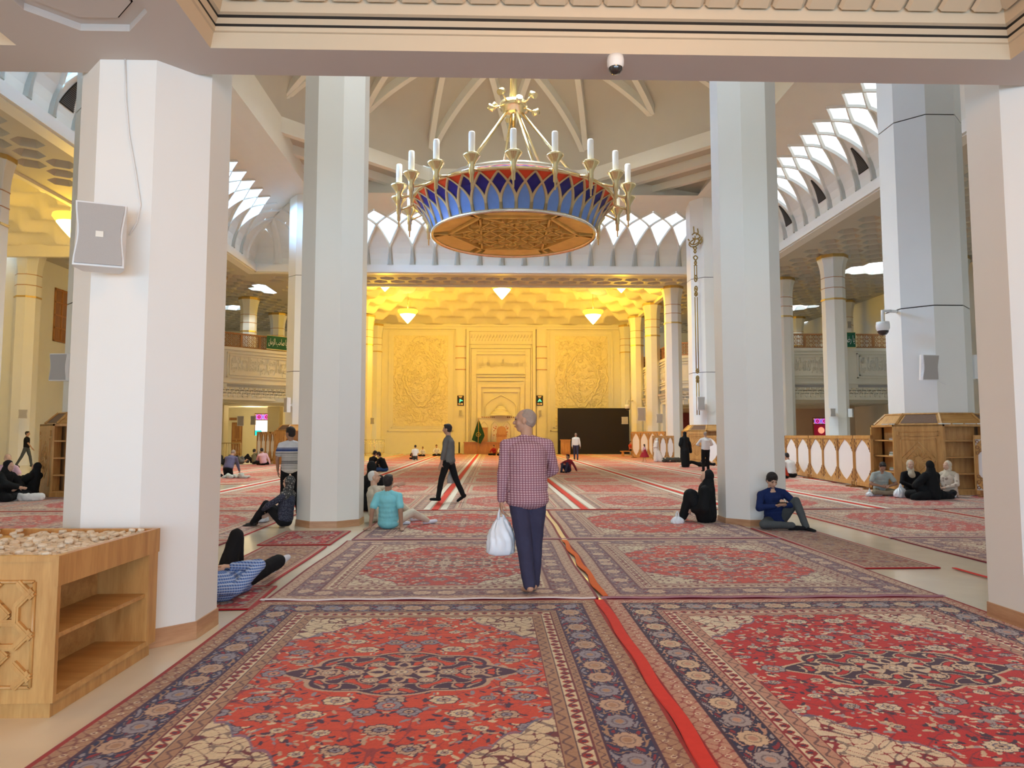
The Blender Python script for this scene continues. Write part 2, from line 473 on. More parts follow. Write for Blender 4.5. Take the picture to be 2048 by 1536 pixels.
# fascia band at the foot of the cove
b = MB()
for (x0, x1, y0, y1) in ((XL - .5, XL, YN - .5, YF + .5), (XR, XR + .5, YN - .5, YF + .5), (XL, XR, YF, YF + .5), (XL, XR, YN - .5, YN)):
    b.box(x0, x1, y0, y1, ZC, ZB + .05)
b2 = MB()
for (x0, x1, y0, y1) in ((XL - .1, XL + .12, YN, YF), (XR - .12, XR + .1, YN, YF), (XL, XR, YF - .12, YF + .1), (XL, XR, YN - .1, YN + .12)):
    b2.box(x0, x1, y0, y1, ZC + .04, ZB - .06)
struct(b, 'trim_1', M['plaster_cool']); struct(b2, 'trim_2', M['plaster_cool'])

# ---- tall frame beams carried by the four great pillars, flat squinch corners, drum and ribbed dome
PX0, PX1, PY0, PY1 = -10.25, 11.95, 19.4, 39.3
ZT = 14.62
DC = Vector((.85, 29.3)); ZD = 16.3
b = MB()
bx0, bx1, by0, by1 = PX0 - .85, PX1 + .85, PY0 - .85, PY1 + .85        # outer
ix0, ix1, iy0, iy1 = PX0 + .45, PX1 - .45, PY0 + .45, PY1 - .45        # inner
# soffit fill between the cove top and the beams
cx0, cx1, cy0, cy1 = XL + OFF, XR - OFF, YN + OFF, YF - OFF
b.box(bx0, ix0, by0, by1, ZT, ZD + .1); b.box(ix1, bx1, by0, by1, ZT, ZD + .1)
b.box(ix0, ix1, iy1, by1, ZT, ZD + .1); b.box(ix0, ix1, by0, iy0, ZT, ZD + .1)
struct(b, 'trim_3', M['plaster'])
b = MB()
for (x0, x1, y0, y1) in ((cx0 - .6, bx0 + .1, cy0 - .5, cy1 + .5), (bx1 - .1, cx1 + .6, cy0 - .5, cy1 + .5), (cx0, cx1, by1 - .1, cy1 + .5), (cx0, cx1, cy0 - .5, by0 + .1)):
    if x1 > x0 and y1 > y0: b.box(x0, x1, y0, y1, ZT + .02, ZT + .2)
struct(b, 'ceiling', M['ceil'])
# octagonal ring: chamfer beams across the corners
b = MB(); cl = MB()
cut = 6.3
W_, D_ = ix1 - ix0, iy1 - iy0
oct_pts = [(ix0 + cut, iy0), (ix1 - cut, iy0), (ix1, iy0 + cut), (ix1, iy1 - cut), (ix1 - cut, iy1), (ix0 + cut, iy1), (ix0, iy1 - cut), (ix0, iy0 + cut)]
for (a, c, corner) in ((2 - 1, 2, (ix1, iy0)), (3, 4, (ix1, iy1)), (5, 6, (ix0, iy1)), (7, 0, (ix0, iy0))):
    A, B = Vector(oct_pts[a]), Vector(oct_pts[c]); Cn = Vector(corner)
    dirn = (Cn - (A + B) / 2).normalized()
    for (s0, s1, z0, z1) in ((0, .34, ZD - .75, ZD), (1.35, 1.7, ZD - 1.0, ZD - .3), (2.6, 2.9, ZD - 1.25, ZD - .6)):
        f = lambda s: [A + (Cn - A) * (s / (Cn - (A + B) / 2).length), B + (Cn - B) * (s / (Cn - (A + B) / 2).length)]
        p0, p1 = f(s0), f(s1)
        b.prism([p0[0], p0[1], p1[1], p1[0]], z0, z1)
    cl.add([(A.x, A.y, ZD - .25), (B.x, B.y, ZD - .25), (Cn.x, Cn.y, ZD - 1.3)], [(0, 1, 2)])
struct(b, 'trim_4', M['plaster']); struct(cl, 'ceiling', M['ceil'])
# dome shell over the octagon, unseen top left open to let light in
HD = 5.2
def dome_z(x, y, extra=0.0):
    r = math.hypot(x - DC.x, (y - DC.y) * 1.10) / 12.0
    return ZD + HD * math.sqrt(max(0.0, 1 - min(1, r) ** 2)) + extra - .9
b = MB(); na, nr = 64, 14; vs = []
def oct_r(a):
    """distance from dome centre to the octagon edge in direction a"""
    dx, dy = math.cos(a), math.sin(a); best = 99
    for i in range(8):
        p, q = oct_pts[i], oct_pts[(i + 1) % 8]
        ex, ey = q[0] - p[0], q[1] - p[1]; den = dx * ey - dy * ex
        if abs(den) < 1e-9: continue
        t = ((p[0] - DC.x) * ey - (p[1] - DC.y) * ex) / den; s = ((p[0] - DC.x) * dy - (p[1] - DC.y) * dx) / den
        if t > 0 and -1e-6 <= s <= 1 + 1e-6: best = min(best, t)
    return best
for i in range(nr + 1):
    f = 1 - (1 - .40) * i / nr
    for k in range(na):
        a = 2 * PI * k / na; rr = oct_r(a) * f
        x, y = DC.x + rr * math.cos(a), DC.y + rr * math.sin(a)
        z = dome_z(x, y)
        if i == 0: z = ZD - .02
        vs.append((x, y, max(z, ZD - .02)))
b.add(vs, [(i * na + k, i * na + (k + 1) % na, (i + 1) * na + (k + 1) % na, (i + 1) * na + k) for i in range(nr) for k in range(na)], 0, True)
dome = struct(b, 'ceiling_dome', M['ceil'])
rb = MB()
n16 = []
for i in range(8):
    p, q = Vector(oct_pts[i]), Vector(oct_pts[(i + 1) % 8])
    n16 += [p, (p + q) / 2]
for i in range(16):
    for dlt in (7, 9):
        A, B = n16[i], n16[(i + dlt) % 16]
        d = (B - A).normalized(); nn = Vector((-d.y, d.x)); rows = []
        for j in range(22):
            p = A.lerp(B, j / 21 * .36)
            z = max(dome_z(p.x, p.y), ZD - .1)
            w = .19
            for (sx, dz) in ((-w, .1), (-w * .75, -.42), (w * .75, -.42), (w, .1)):
                rows.append((p.x + nn.x * sx, p.y + nn.y * sx, z + dz))
        rb.add(rows, [(j * 4 + q, j * 4 + q + 1, j * 4 + q + 5, j * 4 + q + 4) for j in range(21) for q in range(3)])
rb.build('dome_rib', M['plaster'], dome)
# outer roof over the beams so that no sky leaks beside the dome
b = MB()
for (x0, x1, y0, y1) in ((XL, ix0, YN, YF), (ix1, XR, YN, YF), (ix0, ix1, iy1, YF), (ix0, ix1, YN, iy0)):
    pass

# ---- aisle ceilings with sunk hexagonal petals
def hex_ceiling(x0, x1, y0, y1, z, s=.62, holes=(), deep=.36, hole_r=1.0):
    b = MB(); hx = MB()
    dx, dy = s * math.sqrt(3), s * 1.5
    cl = lambda p: (min(max(p[0], x0), x1), min(max(p[1], y0), y1))
    nj = int((y1 - y0) / dy) + 2; ni = int((x1 - x0) / dx) + 2
    for j in range(nj):
        for i in range(ni):
            cx = x0 + i * dx + (dx / 2 if j % 2 else 0); cy = y0 + j * dy
            ring = lambda f: [cl((cx + s * f * math.sin(PI / 3 * k), cy + s * f * math.cos(PI / 3 * k))) for k in range(6)]
            o, i1, i2 = ring(1), ring(.80), ring(.42)
            hole = any((cx - h[0]) ** 2 + (cy - h[1]) ** 2 < hole_r ** 2 for h in holes)
            if hole:
                vs = [(p[0], p[1], z) for p in o] + [(p[0], p[1], z + .5) for p in o]
                continue
            edge = cx < x0 + s or cx > x1 - s or cy < y0 + s or cy > y1 - s
            if edge:
                b.add([(p[0], p[1], z) for p in o], [tuple(range(6))])
            else:
                vs = [(p[0], p[1], z) for p in o] + [(p[0], p[1], z) for p in i1] + [(p[0], p[1], z + deep) for p in i2]
                fs = [(k, (k + 1) % 6, 6 + (k + 1) % 6, 6 + k) for k in range(6)] + [(6 + k, 6 + (k + 1) % 6, 12 + (k + 1) % 6, 12 + k) for k in range(6)] + [tuple(range(12, 18))]
                b.add(vs, fs)
    return b
holesR = [onz(1715, 541, ZC), onz(1755, 541, ZC), onz(1735, 538, ZC), onz(1635, 646, ZC), onz(1590, 617, ZC), onz(1945, 615, ZC)]
holesL = [onz(551, 578, ZC), onz(565, 578, ZC), onz(462, 616, ZC)]
bb = hex_ceiling(XR + .5, 26.5, 14, 66, ZC, holes=[(h.x, h.y) for h in holesR], hole_r=1.25)
struct(bb, 'ceiling', M['ceil'])
bb = hex_ceiling(-24.5, XL - .5, 36.6, 66, ZC, holes=[(h.x, h.y) for h in holesL], hole_r=1.25)
struct(bb, 'ceiling', M['ceil'])
bb = hex_ceiling(-17.4, XL - .5, 14, 36.6, ZC)
struct(bb, 'ceiling', M['ceil'])
bb = hex_ceiling(-24.5, -17.4, 14, 25.6, ZC)
struct(bb, 'ceiling', M['ceil'])
bb = hex_ceiling(XL - .5, XR + .5, YF + .45, 45.3, ZC)
struct(bb, 'ceiling', M['ceil'])
bb = hex_ceiling(11.9, XR + .5, 45.3, 66, ZC); struct(bb, 'ceiling', M['ceil'])
bb = hex_ceiling(XL - .5, -10.4, 45.3, 66, ZC); struct(bb, 'ceiling', M['ceil'])

# ---- iwan ceilings: tiers of plaster petals rising to a flat panel
def petal_ceiling(x0, x1, y0, y1, z0, h=2.3, depth=6.2, tiers=5, nx=190, ny=170):
    X, Y = np.meshgrid(np.linspace(x0, x1, nx), np.linspace(y0, y1, ny))
    dxm = np.minimum(X - x0, x1 - X); dym = np.minimum(Y - y0, y1 - Y)
    cx, cy = (x0 + x1) / 2, (y0 + y1) / 2
    # star-shaped distance so that tiers bow like the ribs of a net vault
    e = np.minimum(dxm, dym)
    s = np.where(dxm < dym, Y - cy, X - cx)
    bow = .7 * np.cos(s / 3.2)
    ee = e + bow * np.clip(e / 2, 0, 1)
    dd = np.clip(ee / depth, 0, 1) * tiers
    Z = np.zeros_like(X)
    for k in range(tiers):
        ph = (k % 2) * .5
        pet = 2.9 - .15 * k
        sc = np.abs(np.sin(PI * (s / pet + ph)))
        edge = dd - (k + .85 * (1 - sc))
        Z += (h / tiers) * np.clip(edge * 2.2, 0, 1) ** .6
        inside = np.clip(edge * 1.2, 0, 1) * np.clip(1 - (edge - .2), 0, 1)
        Z += .26 * sc * inside
    flat = (np.abs(X - cx) < 2.6) & (np.abs(Y - cy) < 2.6)
    Z = np.where(flat, h + .12, Z)
    edge0 = np.minimum(dxm, dym) < .01
    Z = np.where(edge0, 0, Z)
    v = np.stack([X, Y, z0 + Z], -1).reshape(-1, 3)
    b = MB(); b.v = [tuple(p) for p in v]
    b.f = [(j * nx + i, j * nx + i + 1, (j + 1) * nx + i + 1, (j + 1) * nx + i) for j in range(ny - 1) for i in range(nx - 1)]
    b.m = [0] * len(b.f); b.smooth = [True] * len(b.f)
    return b
struct(petal_ceiling(-10.2, 11.7, 45.3, 62, ZC + .05), 'ceiling', M['fine'])
struct(petal_ceiling(-26.5, -17.4, 25.6, 36.6, ZC + .05, depth=4.2, tiers=5, nx=110, ny=130), 'ceiling', M['fine'])
b = MB()
for (x0, x1, y0, y1) in ((-10.4, -10.1, 45.3, 62), (11.6, 11.9, 45.3, 62), (-10.4, 11.9, 45.2, 45.4)): b.box(x0, x1, y0, y1, ZC - .12, ZC + .12)
b.box(-17.5, -17.3, 25.6, 36.6, ZC - .12, ZC + .12); b.box(-26.5, -17.4, 36.5, 36.75, ZC - .5, ZC + .12)
b.box(-10.1, 11.6, 61.75, 62, ZC - .35, ZC + .1); b.box(-10.1, 11.6, 61.6, 62, ZC - .15, ZC - .02)
struct(b, 'trim_5', M['fine'])
# ================================================================== ARABIC LETTER SHAPING (joined forms, visual order)
import unicodedata
_forms = {}
for cp in list(range(0xFE70, 0xFEFD)) + list(range(0xFB50, 0xFC00)):
    dec = unicodedata.decomposition(chr(cp)).split()
    if len(dec) == 2 and dec[0] in ('<initial>', '<medial>', '<final>', '<isolated>'):
        _forms.setdefault(chr(int(dec[1], 16)), {})[dec[0][1:-1]] = chr(cp)
def shape_ar(s):
    out = []
    for i, ch in enumerate(s):
        f = _forms.get(ch)
        if not f: out.append(ch); continue
        prev = _forms.get(s[i - 1]) if i > 0 else None
        nxt = _forms.get(s[i + 1]) if i + 1 < len(s) else None
        jp = bool(prev and 'initial' in prev) and 'final' in f
        jn = 'initial' in f and bool(nxt and 'final' in nxt)
        k = 'medial' if jp and jn else 'final' if jp else 'initial' if jn else 'isolated'
        out.append(f.get(k) or f.get('isolated') or ch)
    return ''.join(out[::-1])
def text_mesh(name, body, size, depth, m, parent=None, align='CENTER', width=None, height=None):
    """writing as solid letters, in its local XY plane"""
    cu = bpy.data.curves.new(name, 'FONT'); cu.body = body; cu.size = size; cu.extrude = depth
    cu.align_x = align; cu.align_y = 'CENTER'; cu.resolution_u = 3
    tmp = bpy.data.objects.new(name, cu); COL.objects.link(tmp)
    dg = bpy.context.evaluated_depsgraph_get()
    me = bpy.data.meshes.new_from_object(tmp.evaluated_get(dg))
    bpy.data.objects.remove(tmp)
    me.materials.clear(); me.materials.append(m)
    if len(me.vertices) and (width or height):
        co = np.zeros(len(me.vertices) * 3); me.vertices.foreach_get('co', co); co = co.reshape(-1, 3)
        mn, mx = co.min(0), co.max(0)
        co[:, :2] -= (mn[:2] + mx[:2]) / 2
        if width: co[:, 0] *= width / max(1e-6, mx[0] - mn[0])
        if height: co[:, 1] *= height / max(1e-6, mx[1] - mn[1])
        me.vertices.foreach_set('co', co.ravel()); me.update()
    o = bpy.data.objects.new(name, me); COL.objects.link(o)
    if parent is not None: o.parent = parent
    return o

# ================================================================== PILLARS
def pillar(label, cx, cy, rin, z1, zj=(), skirt=.11, group='tall white octagonal pillars'):
    t = thing('octagonal_pillar', label, 'pillar', (cx, cy, 0))
    b = MB(); zs = [0] + sorted(zj) + [z1]
    for i in range(len(zs) - 1):
        a = zs[i] + (.015 if i else 0); c = zs[i + 1] - (.015 if i < len(zs) - 2 else 0)
        b.prism(octo(0, 0, rin), a, c)
        if i < len(zs) - 2: b.prism(octo(0, 0, rin - .02), c, c + .03, 1, cap=False)
    b.build('shaft', [M['plaster_cool'], M['black']], t)
    if skirt:
        b = MB(); b.prism(octo(0, 0, rin + .015), 0, skirt, 0, octo(0, 0, rin + .012))
        b.build('skirting', M['skirting'], t)
    return t
nearL = pillar('white octagonal pillar nearest the camera on the left, with the loudspeaker high on it', -2.70, 5.70, .5, 4.9, skirt=.13)
nearR = pillar('white octagonal pillar cut by the right edge of the photo', 4.62, 5.75, .5, 4.9, skirt=.13)
midL = pillar('grey-white octagonal pillar behind the woman in the patterned headscarf', -2.76, 12.45, .52, 11.1)
midR = pillar('grey-white octagonal pillar that the man in navy leans against', 4.50, 12.45, .52, 11.1)
bigR = pillar('great bluish pillar rising out of the wooden book kiosk on the right', PX1 + .1, PY0, .96, 14.65, zj=(4.95, 10.15), skirt=0)
bigFR = pillar('great far pillar with gold calligraphy running down its face', PX1, PY1, .98, 14.65, zj=(4.95, 10.15), skirt=0)
bigFL = pillar('great far pillar partly hidden behind the left middle pillar', PX0, PY1, .90, 14.65, zj=(4.95, 10.15), skirt=0)
bigL = pillar('great pillar standing behind the nearest left pillar in its own book kiosk', PX0, PY0, .96, 14.65, zj=(4.95, 10.15), skirt=0)

# gold ornament running down the far right pillar
def gold_ornament():
    b = MB(); y = PY1 - .98 - .02; cx = PX1 - .10 - .39
    cx = PX1 - .06
    P = lambda px, py: aty(px, py, y)
    def stroke(pts, r=.03):
        b.tube([P(*p) for p in pts], r * 1.7, 5)
    def smooth(pts, n=6):
        out = []
        for i in range(len(pts) - 1):
            p0 = pts[max(i - 1, 0)]; p1 = pts[i]; p2 = pts[i + 1]; p3 = pts[min(i + 2, len(pts) - 1)]
            for k in range(n):
                t = k / n
                out.append(tuple(.5 * (2 * p1[j] + (p2[j] - p0[j]) * t + (2 * p0[j] - 5 * p1[j] + 4 * p2[j] - p3[j]) * t * t + (3 * p1[j] - p0[j] - 3 * p2[j] + p3[j]) * t ** 3) for j in (0, 1)))
        out.append(pts[-1]); return out
    for pts in (((1387, 453), (1388, 466)), ((1395, 457), (1396, 466), (1392, 470)), ((1384, 470), (1390, 466), (1397, 469), (1400, 474), (1392, 478), (1385, 476)),
                ((1378, 484), (1384, 489), (1392, 488), (1399, 482), (1404, 474)), ((1383, 494), (1378, 488), (1386, 480), (1396, 478), (1398, 486), (1392, 492), (1384, 494)),
                ((1390, 472), (1390, 480), (1386, 488)), ((1400, 488), (1404, 482), (1402, 476)), ((1376, 478), (1379, 482)), ((1390, 493), (1387, 496), (1390, 499), (1393, 496), (1390, 493)),
                ((1390, 500), (1388, 503), (1390, 506), (1392, 503), (1390, 500)),
                ((1391, 511), (1387, 515), (1391, 520), (1395, 515), (1391, 511)), ((1389, 522), (1393, 526), (1388, 532)), ((1393, 522), (1389, 526), (1394, 532))):
        stroke(smooth(pts), .022)
    for (a, c, s) in ((532, 552, 0), (594, 738, 1), (764, 830, 2)):
        xx = lambda yy: 1391 + (yy - 532) * .018
        for dx in (-2.2, 2.2): b.tube([P(xx(a) + dx, a), P(xx(c) + dx, c)], .03, 5)
    for (yc, h) in ((557, 9), (578, 8), (588, 6), (742, 6), (756, 6), (762, 4)):
        xx = 1391 + (yc - 532) * .018
        pts = [(xx + 2.6 * math.sin(2 * PI * k / 12), yc + h * .7 * math.cos(2 * PI * k / 12)) for k in range(13)]
        stroke(pts, .022); stroke([(xx - 2, yc - 3), (xx + 2, yc + 3)], .02)
    o = b.build('gold_calligraphy', mat('dark_gold', (.33, .22, .06), .4, .5), bigFR)
    o.matrix_parent_inverse = Matrix.Translation(-Vector(bigFR.location))
    return o
gold_ornament()

def ring_column(label, cx, cy, rin=.5, ztop=ZC, zbase=0, group='ringed columns of the hall'):
    t = thing('ringed_column', label, 'column', (cx, cy, zbase)); h = ztop - zbase
    b = MB()
    b.prism(octo(0, 0, rin), 0, h - 2.35)
    b.prism(octo(0, 0, rin), h - 2.35, h - 1.75); b.prism(octo(0, 0, rin), h - 1.75, h - 1.2)
    zs = [h - 1.2, h - .95, h - .7, h - .45, h - .16]
    rs = [rin, rin * 1.02, rin * 1.07, rin * 1.15, rin * 1.3]
    for i in range(4): b.prism(octo(0, 0, rs[i]), zs[i], zs[i + 1], 0, octo(0, 0, rs[i + 1]), cap=False)
    b.build('shaft', M['plaster_cool'], t)
    # leaf-shaped facets carved on the capital
    lf = MB()
    for k in range(8):
        a = PI / 4 * k; ca, sa = math.cos(a), math.sin(a); rows = []
        for i in range(9):
            tt = i / 8; z = h - 1.25 + 1.1 * tt; w = rin * .40 * math.sin(PI * min(1, .15 + tt * .65)) ** .7
            r0 = rin * (1 + .3 * tt ** 2.4) + .012
            for s_ in (-w, w): rows.append((ca * r0 - sa * s_, sa * r0 + ca * s_, z))
        lf.add(rows, [(2 * i, 2 * i + 1, 2 * i + 3, 2 * i + 2) for i in range(8)])
    lf.build('capital_leaf', M['plaster'], t)
    g = MB(); g.prism(octo(0, 0, rin * 1.32), h - .17, h)
    g.prism(octo(0, 0, rin + .03), h - 2.42, h - 2.33); g.build('gold_band', M['gold'], t)
    g = MB(); g.prism(octo(0, 0, rin + .015), h - 1.79, h - 1.75); g.prism(octo(0, 0, rin + .015), h - 1.23, h - 1.19); g.build('ring', M['skirting'], t)
    return t
ring_column('ringed column with gold cap in front of the right gallery inscription', 18.2, 37.4, .55)
ring_column('ringed column just right of the navy man\'s pillar, at the gallery corner', 17.75, 42.9, .5)
ring_column('grey ringed column between the great bluish pillar and the right edge pillar', 25.0, 37.6, .55)
ring_column('large ringed column at the left edge of the photo with gold cap', -17.25, 24.6, .5)
ring_column('yellow-lit ringed column beside the left wall', -24.4, 37.9, .55)
ring_column('ringed column right beside the nearest left pillar in the distance', -16.75, 43.1, .5)
ring_column('ringed column hidden behind the nearest left pillar', -17.2, 37.4, .55)
for i, (y, nm) in enumerate(((45.5, 'frontmost'), (51.4, 'second'), (57.0, 'third'), (61.7, 'last, against the back wall'))):
    ring_column('pale ringed column on the right flank of the yellow prayer niche hall, ' + nm, 11.6, y, .5)
    ring_column('yellowish ringed column on the left flank of the prayer niche hall, ' + nm, -10.05, y, .5)
GZ = 6.9
for (x, y, w) in ((-17.0, 50.0, 'left gallery, behind the wooden railing'), (-16.9, 56.4, 'left gallery, the farther one'), (25.1, 50, 'right gallery behind the ringed column'), (24.6, 57, 'right gallery, farthest back on its left side'), (26.0, 44.6, 'right gallery beside the great bluish pillar')):
    ring_column('short ringed column standing up on the ' + w, x, y, .5, ZC, GZ)

# ================================================================== GALLERIES
M['lattice'] = wood('carved_railing_wood', (.30, .13, .045), (.46, .22, .08), 1.0, .5)
M['panel_in'] = mat('inscription_ground', (.70, .67, .57), .75)
INSC = 'بسم الله الرحمن الرحیم انا فتحنا لک فتحا مبینا لیغفر لک الله ما تقدم من ذنبک و ما تاخر و یتم نعمته علیک'
def frame_mat(a, b_):
    a = Vector((a[0], a[1], 0)); b_ = Vector((b_[0], b_[1], 0))
    d = (b_ - a).normalized(); nrm = Vector((-d.y, d.x, 0))      # nrm points to the left of a->b
    L = (b_ - a).length
    m = Matrix(((d.x, nrm.x, 0, a.x), (d.y, nrm.y, 0, a.y), (0, 0, 1, 0), (0, 0, 0, 1)))
    return m, L            # local x along, local y outward (towards hall), z up
def gallery_front(a, b_, name, rail_label, text=True, soffit_depth=14.0):
    m, L = frame_mat(a, b_)
    w = MB()
    w.box(0, L, -.30, 0, 3.72, GZ)
    w.box(0, L, 0, .10, GZ - .16, GZ + .02)                # cap ledge
    w.box(0, L, 0, .07, 4.72, 4.86)                        # ledge under inscription
    w.box(0, L, 0, .05, 3.72, 3.80)
    # raised frames around each inscription
    npan = max(1, int(round(L / 5.2))); pw = L / npan
    for k in range(npan):
        x0, x1 = k * pw + .28, (k + 1) * pw - .28
        z0, z1 = 5.05, 6.6
        for (o, t_) in ((0, .12), (.16, .08)):
            w.box(x0 + o, x1 - o, 0, t_, z0 + o, z0 + o + .06); w.box(x0 + o, x1 - o, 0, t_, z1 - o - .06, z1 - o)
            w.box(x0 + o, x0 + o + .06, 0, t_, z0 + o, z1 - o); w.box(x1 - o - .06, x1 - o, 0, t_, z0 + o, z1 - o)
        w.box(x0 + .05, x1 - .05, .0, .012, 4.50, 4.66, 1)    # air grille slot
    # stalactite cornice: three tiers of small brackets
    for tier, (z0, z1, out, stp) in enumerate(((4.24, 4.44, .36, .30), (4.06, 4.26, .24, .30), (3.88, 4.08, .12, .30))):
        w.box(0, L, 0, out * .6, z0 + .08, z1)
        n = int(L / stp)
        for k in range(n):
            xc = (k + .5 + (.5 if tier % 2 else 0)) * L / n
            if xc > L - .1: continue
            h_ = stp * .42
            w.add([(xc - h_, 0, z1), (xc + h_, 0, z1), (xc + h_ * .7, out, z1), (xc - h_ * .7, out, z1), (xc, .02, z0 - .04)],
                  [(0, 3, 4), (3, 2, 4), (2, 1, 4), (0, 1, 2, 3)])
    w.xform(m)
    o = struct(w, name, [M['fine'], M['grille']])
    # writing in relief
    if text:
        for k in range(npan):
            x0, x1 = k * pw + .5, (k + 1) * pw - .5
            words = INSC.split(); n_ = len(words)
            st = (k * 5) % n_
            body = shape_ar(' '.join((words + words)[st:st + 9])); body2 = shape_ar(' '.join((words + words)[st + 3:st + 12]))
            for (zz, bd, hh) in ((5.62, body, .72), (6.05, body2, .62)):
                tx = text_mesh('inscription', bd, .5, .05, M['fine'], o, width=(x1 - x0) * .97, height=hh)
                tx.matrix_world = m @ Matrix(((-1, 0, 0, (x0 + x1) / 2), (0, 0, 1, .0), (0, 1, 0, zz), (0, 0, 0, 1)))
    # wooden railing with pierced panels
    rail = thing('gallery_railing', rail_label, 'railing', (0, 0, 0))
    fr = MB(); fr.box(0, L, -.16, -.08, GZ + .02, GZ + .12); fr.box(0, L, -.18, -.06, GZ + .84, GZ + .93)
    pn = MB(); nb = max(1, int(round(L / 1.35))); bw = L / nb
    for k in range(nb + 1): fr.box(max(0, k * bw - .06), min(L, k * bw + .06), -.17, -.07, GZ + .02, GZ + .86)
    for k in range(nb):
        x0, x1 = k * bw + .06, (k + 1) * bw - .06; z0, z1 = GZ + .12, GZ + .84
        cxx, czz = (x0 + x1) / 2, (z0 + z1) / 2
        nx_ = 4; sx = (x1 - x0) / nx_; sz = (z1 - z0) / 3
        for i in range(nx_ + 1):
            for j in range(4):
                X_, Z_ = x0 + i * sx, z0 + j * sz
                if i < nx_ and j < 3:
                    c_ = (X_ + sx / 2, -.12, Z_ + sz / 2)
                    ring = [(c_[0] + .40 * sx * math.cos(2 * PI * q / 8 + .39), -.12, c_[2] + .40 * sz * math.sin(2 * PI * q / 8 + .39)) for q in range(9)]
                    pn.tube(ring, .017, 4, cap=False, sm=False)
                    for ang in (PI / 4, 3 * PI / 4):
                        rm = Matrix.Rotation(ang, 3, 'Y'); pn.cbox(c_, (sx * 1.35, .02, .028), 0, rm)
    fr.xform(m); pn.xform(m)
    f_ = fr.build('rail_frame', M['lattice'], rail); pn.build('pierced_panel', M['lattice'], rail)
    return o
galR = [(26.5, 43.5), (17.9, 43.5), (14.4, 47.0), (12.1, 48.3), (12.1, 62)]
galL = [(-10.6, 62), (-10.6, 48.3), (-12.9, 47.0), (-16.3, 43.5), (-24.5, 43.5)]
gallery_front(galR[0], galR[1], 'wall_gallery_right', 'carved wooden railing on the right gallery between the two ringed columns')
gallery_front(galR[1], galR[2], 'wall_gallery_right', 'slanting carved wooden railing seen beside the far pillar with gold calligraphy')
gallery_front(galR[2], galR[3], 'wall_gallery_right', 'short carved wooden railing behind the front right niche column', False)
gallery_front(galR[3], galR[4], 'wall_gallery_right', 'carved wooden railing along the right side of the yellow niche hall')
gallery_front(galL[0], galL[1], 'wall_gallery_left', 'carved wooden railing along the left side of the yellow niche hall')
gallery_front(galL[1], galL[2], 'wall_gallery_left', 'short carved wooden railing behind the left middle pillar', False)
gallery_front(galL[2], galL[3], 'wall_gallery_left', 'slanting carved wooden railing carrying the green banner on the left gallery')
gallery_front(galL[3], galL[4], 'wall_gallery_left', 'carved wooden railing of the left gallery behind the nearest left pillar')
# gallery floors and the rooms under them
b = MB()
b.prism([(26.5, 43.7), (26.5, 66), (12.3, 66), (12.3, 48.5), (14.5, 47.2), (18.0, 43.7)], GZ - .25, GZ - .02)
b.prism([(-24.5, 43.7), (-16.4, 43.7), (-13.0, 47.2), (-10.8, 48.5), (-10.8, 66), (-24.5, 66)], GZ - .25, GZ - .02)
struct(b, 'ceiling_gallery', M['plaster'])
b = MB()
b.prism([(26.5, 43.7), (26.5, 56), (12.3, 56), (12.3, 48.5), (14.5, 47.2), (18.0, 43.7)], 3.9, 4.0)
b.prism([(-24.5, 43.7), (-16.4, 43.7), (-13.0, 47.2), (-10.8, 48.5), (-10.8, 56), (-24.5, 56)], 3.9, 4.0)
for k in range(6):
    b.box(-24.5, -11.2, 46 + k * 1.7, 46.5 + k * 1.7, 3.62 + .0 * k, 3.9); b.box(12.8, 26.5, 46 + k * 1.7, 46.5 + k * 1.7, 3.62, 3.9)
struct(b, 'ceiling_gallery', M['fine'])
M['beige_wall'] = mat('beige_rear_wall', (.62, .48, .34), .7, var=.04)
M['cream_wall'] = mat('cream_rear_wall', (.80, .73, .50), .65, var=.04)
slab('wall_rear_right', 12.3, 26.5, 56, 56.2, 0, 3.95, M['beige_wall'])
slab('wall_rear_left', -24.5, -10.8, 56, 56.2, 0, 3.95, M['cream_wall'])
slab('wall_rear_right_upper', 11.9, 26.5, 66, 66.2, GZ - .3, ZC, M['plaster'])
slab('wall_rear_left_upper', -24.5, -10.4, 66, 66.2, GZ - .3, ZC, M['plaster'])
slab('wall_left', -24.7, -24.5, 38.2, 66.2, 0, ZC, M['plaster'])
slab('wall_left', -26.7, -26.5, 23, 38.2, 0, ZC, M['plaster'])
slab('wall_left', -26.7, -24.7, 37.9, 38.2, 0, ZC, M['plaster'])
slab('wall_left', -26.7, -24.5, 22.8, 23.0, 0, ZC, M['plaster'])
# side walls of the niche hall between the columns (lower storey), with plain openings
for sgn, x0, x1 in ((1, 12.0, 12.3), (-1, -10.8, -10.5)):
    b = MB()
    for (ya, yb) in ((50.3, 52.3), (56.0, 58.0), (60.8, 62.0)): b.box(x0, x1, ya, yb, 0, 3.75)
    struct(b, 'wall_niche_side', M['plaster'])

# square posts under the galleries
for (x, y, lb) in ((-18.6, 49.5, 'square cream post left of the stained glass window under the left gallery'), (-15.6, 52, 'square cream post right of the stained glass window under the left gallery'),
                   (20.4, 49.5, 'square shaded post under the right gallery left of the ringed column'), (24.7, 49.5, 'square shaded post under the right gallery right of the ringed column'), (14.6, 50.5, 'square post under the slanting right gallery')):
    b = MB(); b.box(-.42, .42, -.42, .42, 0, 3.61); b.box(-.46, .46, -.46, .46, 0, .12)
    o = b.build('square_post', M['cream_wall'] if x < 0 else M['beige_wall'], loc=(x, y, 0)); tag(o, lb, 'post')

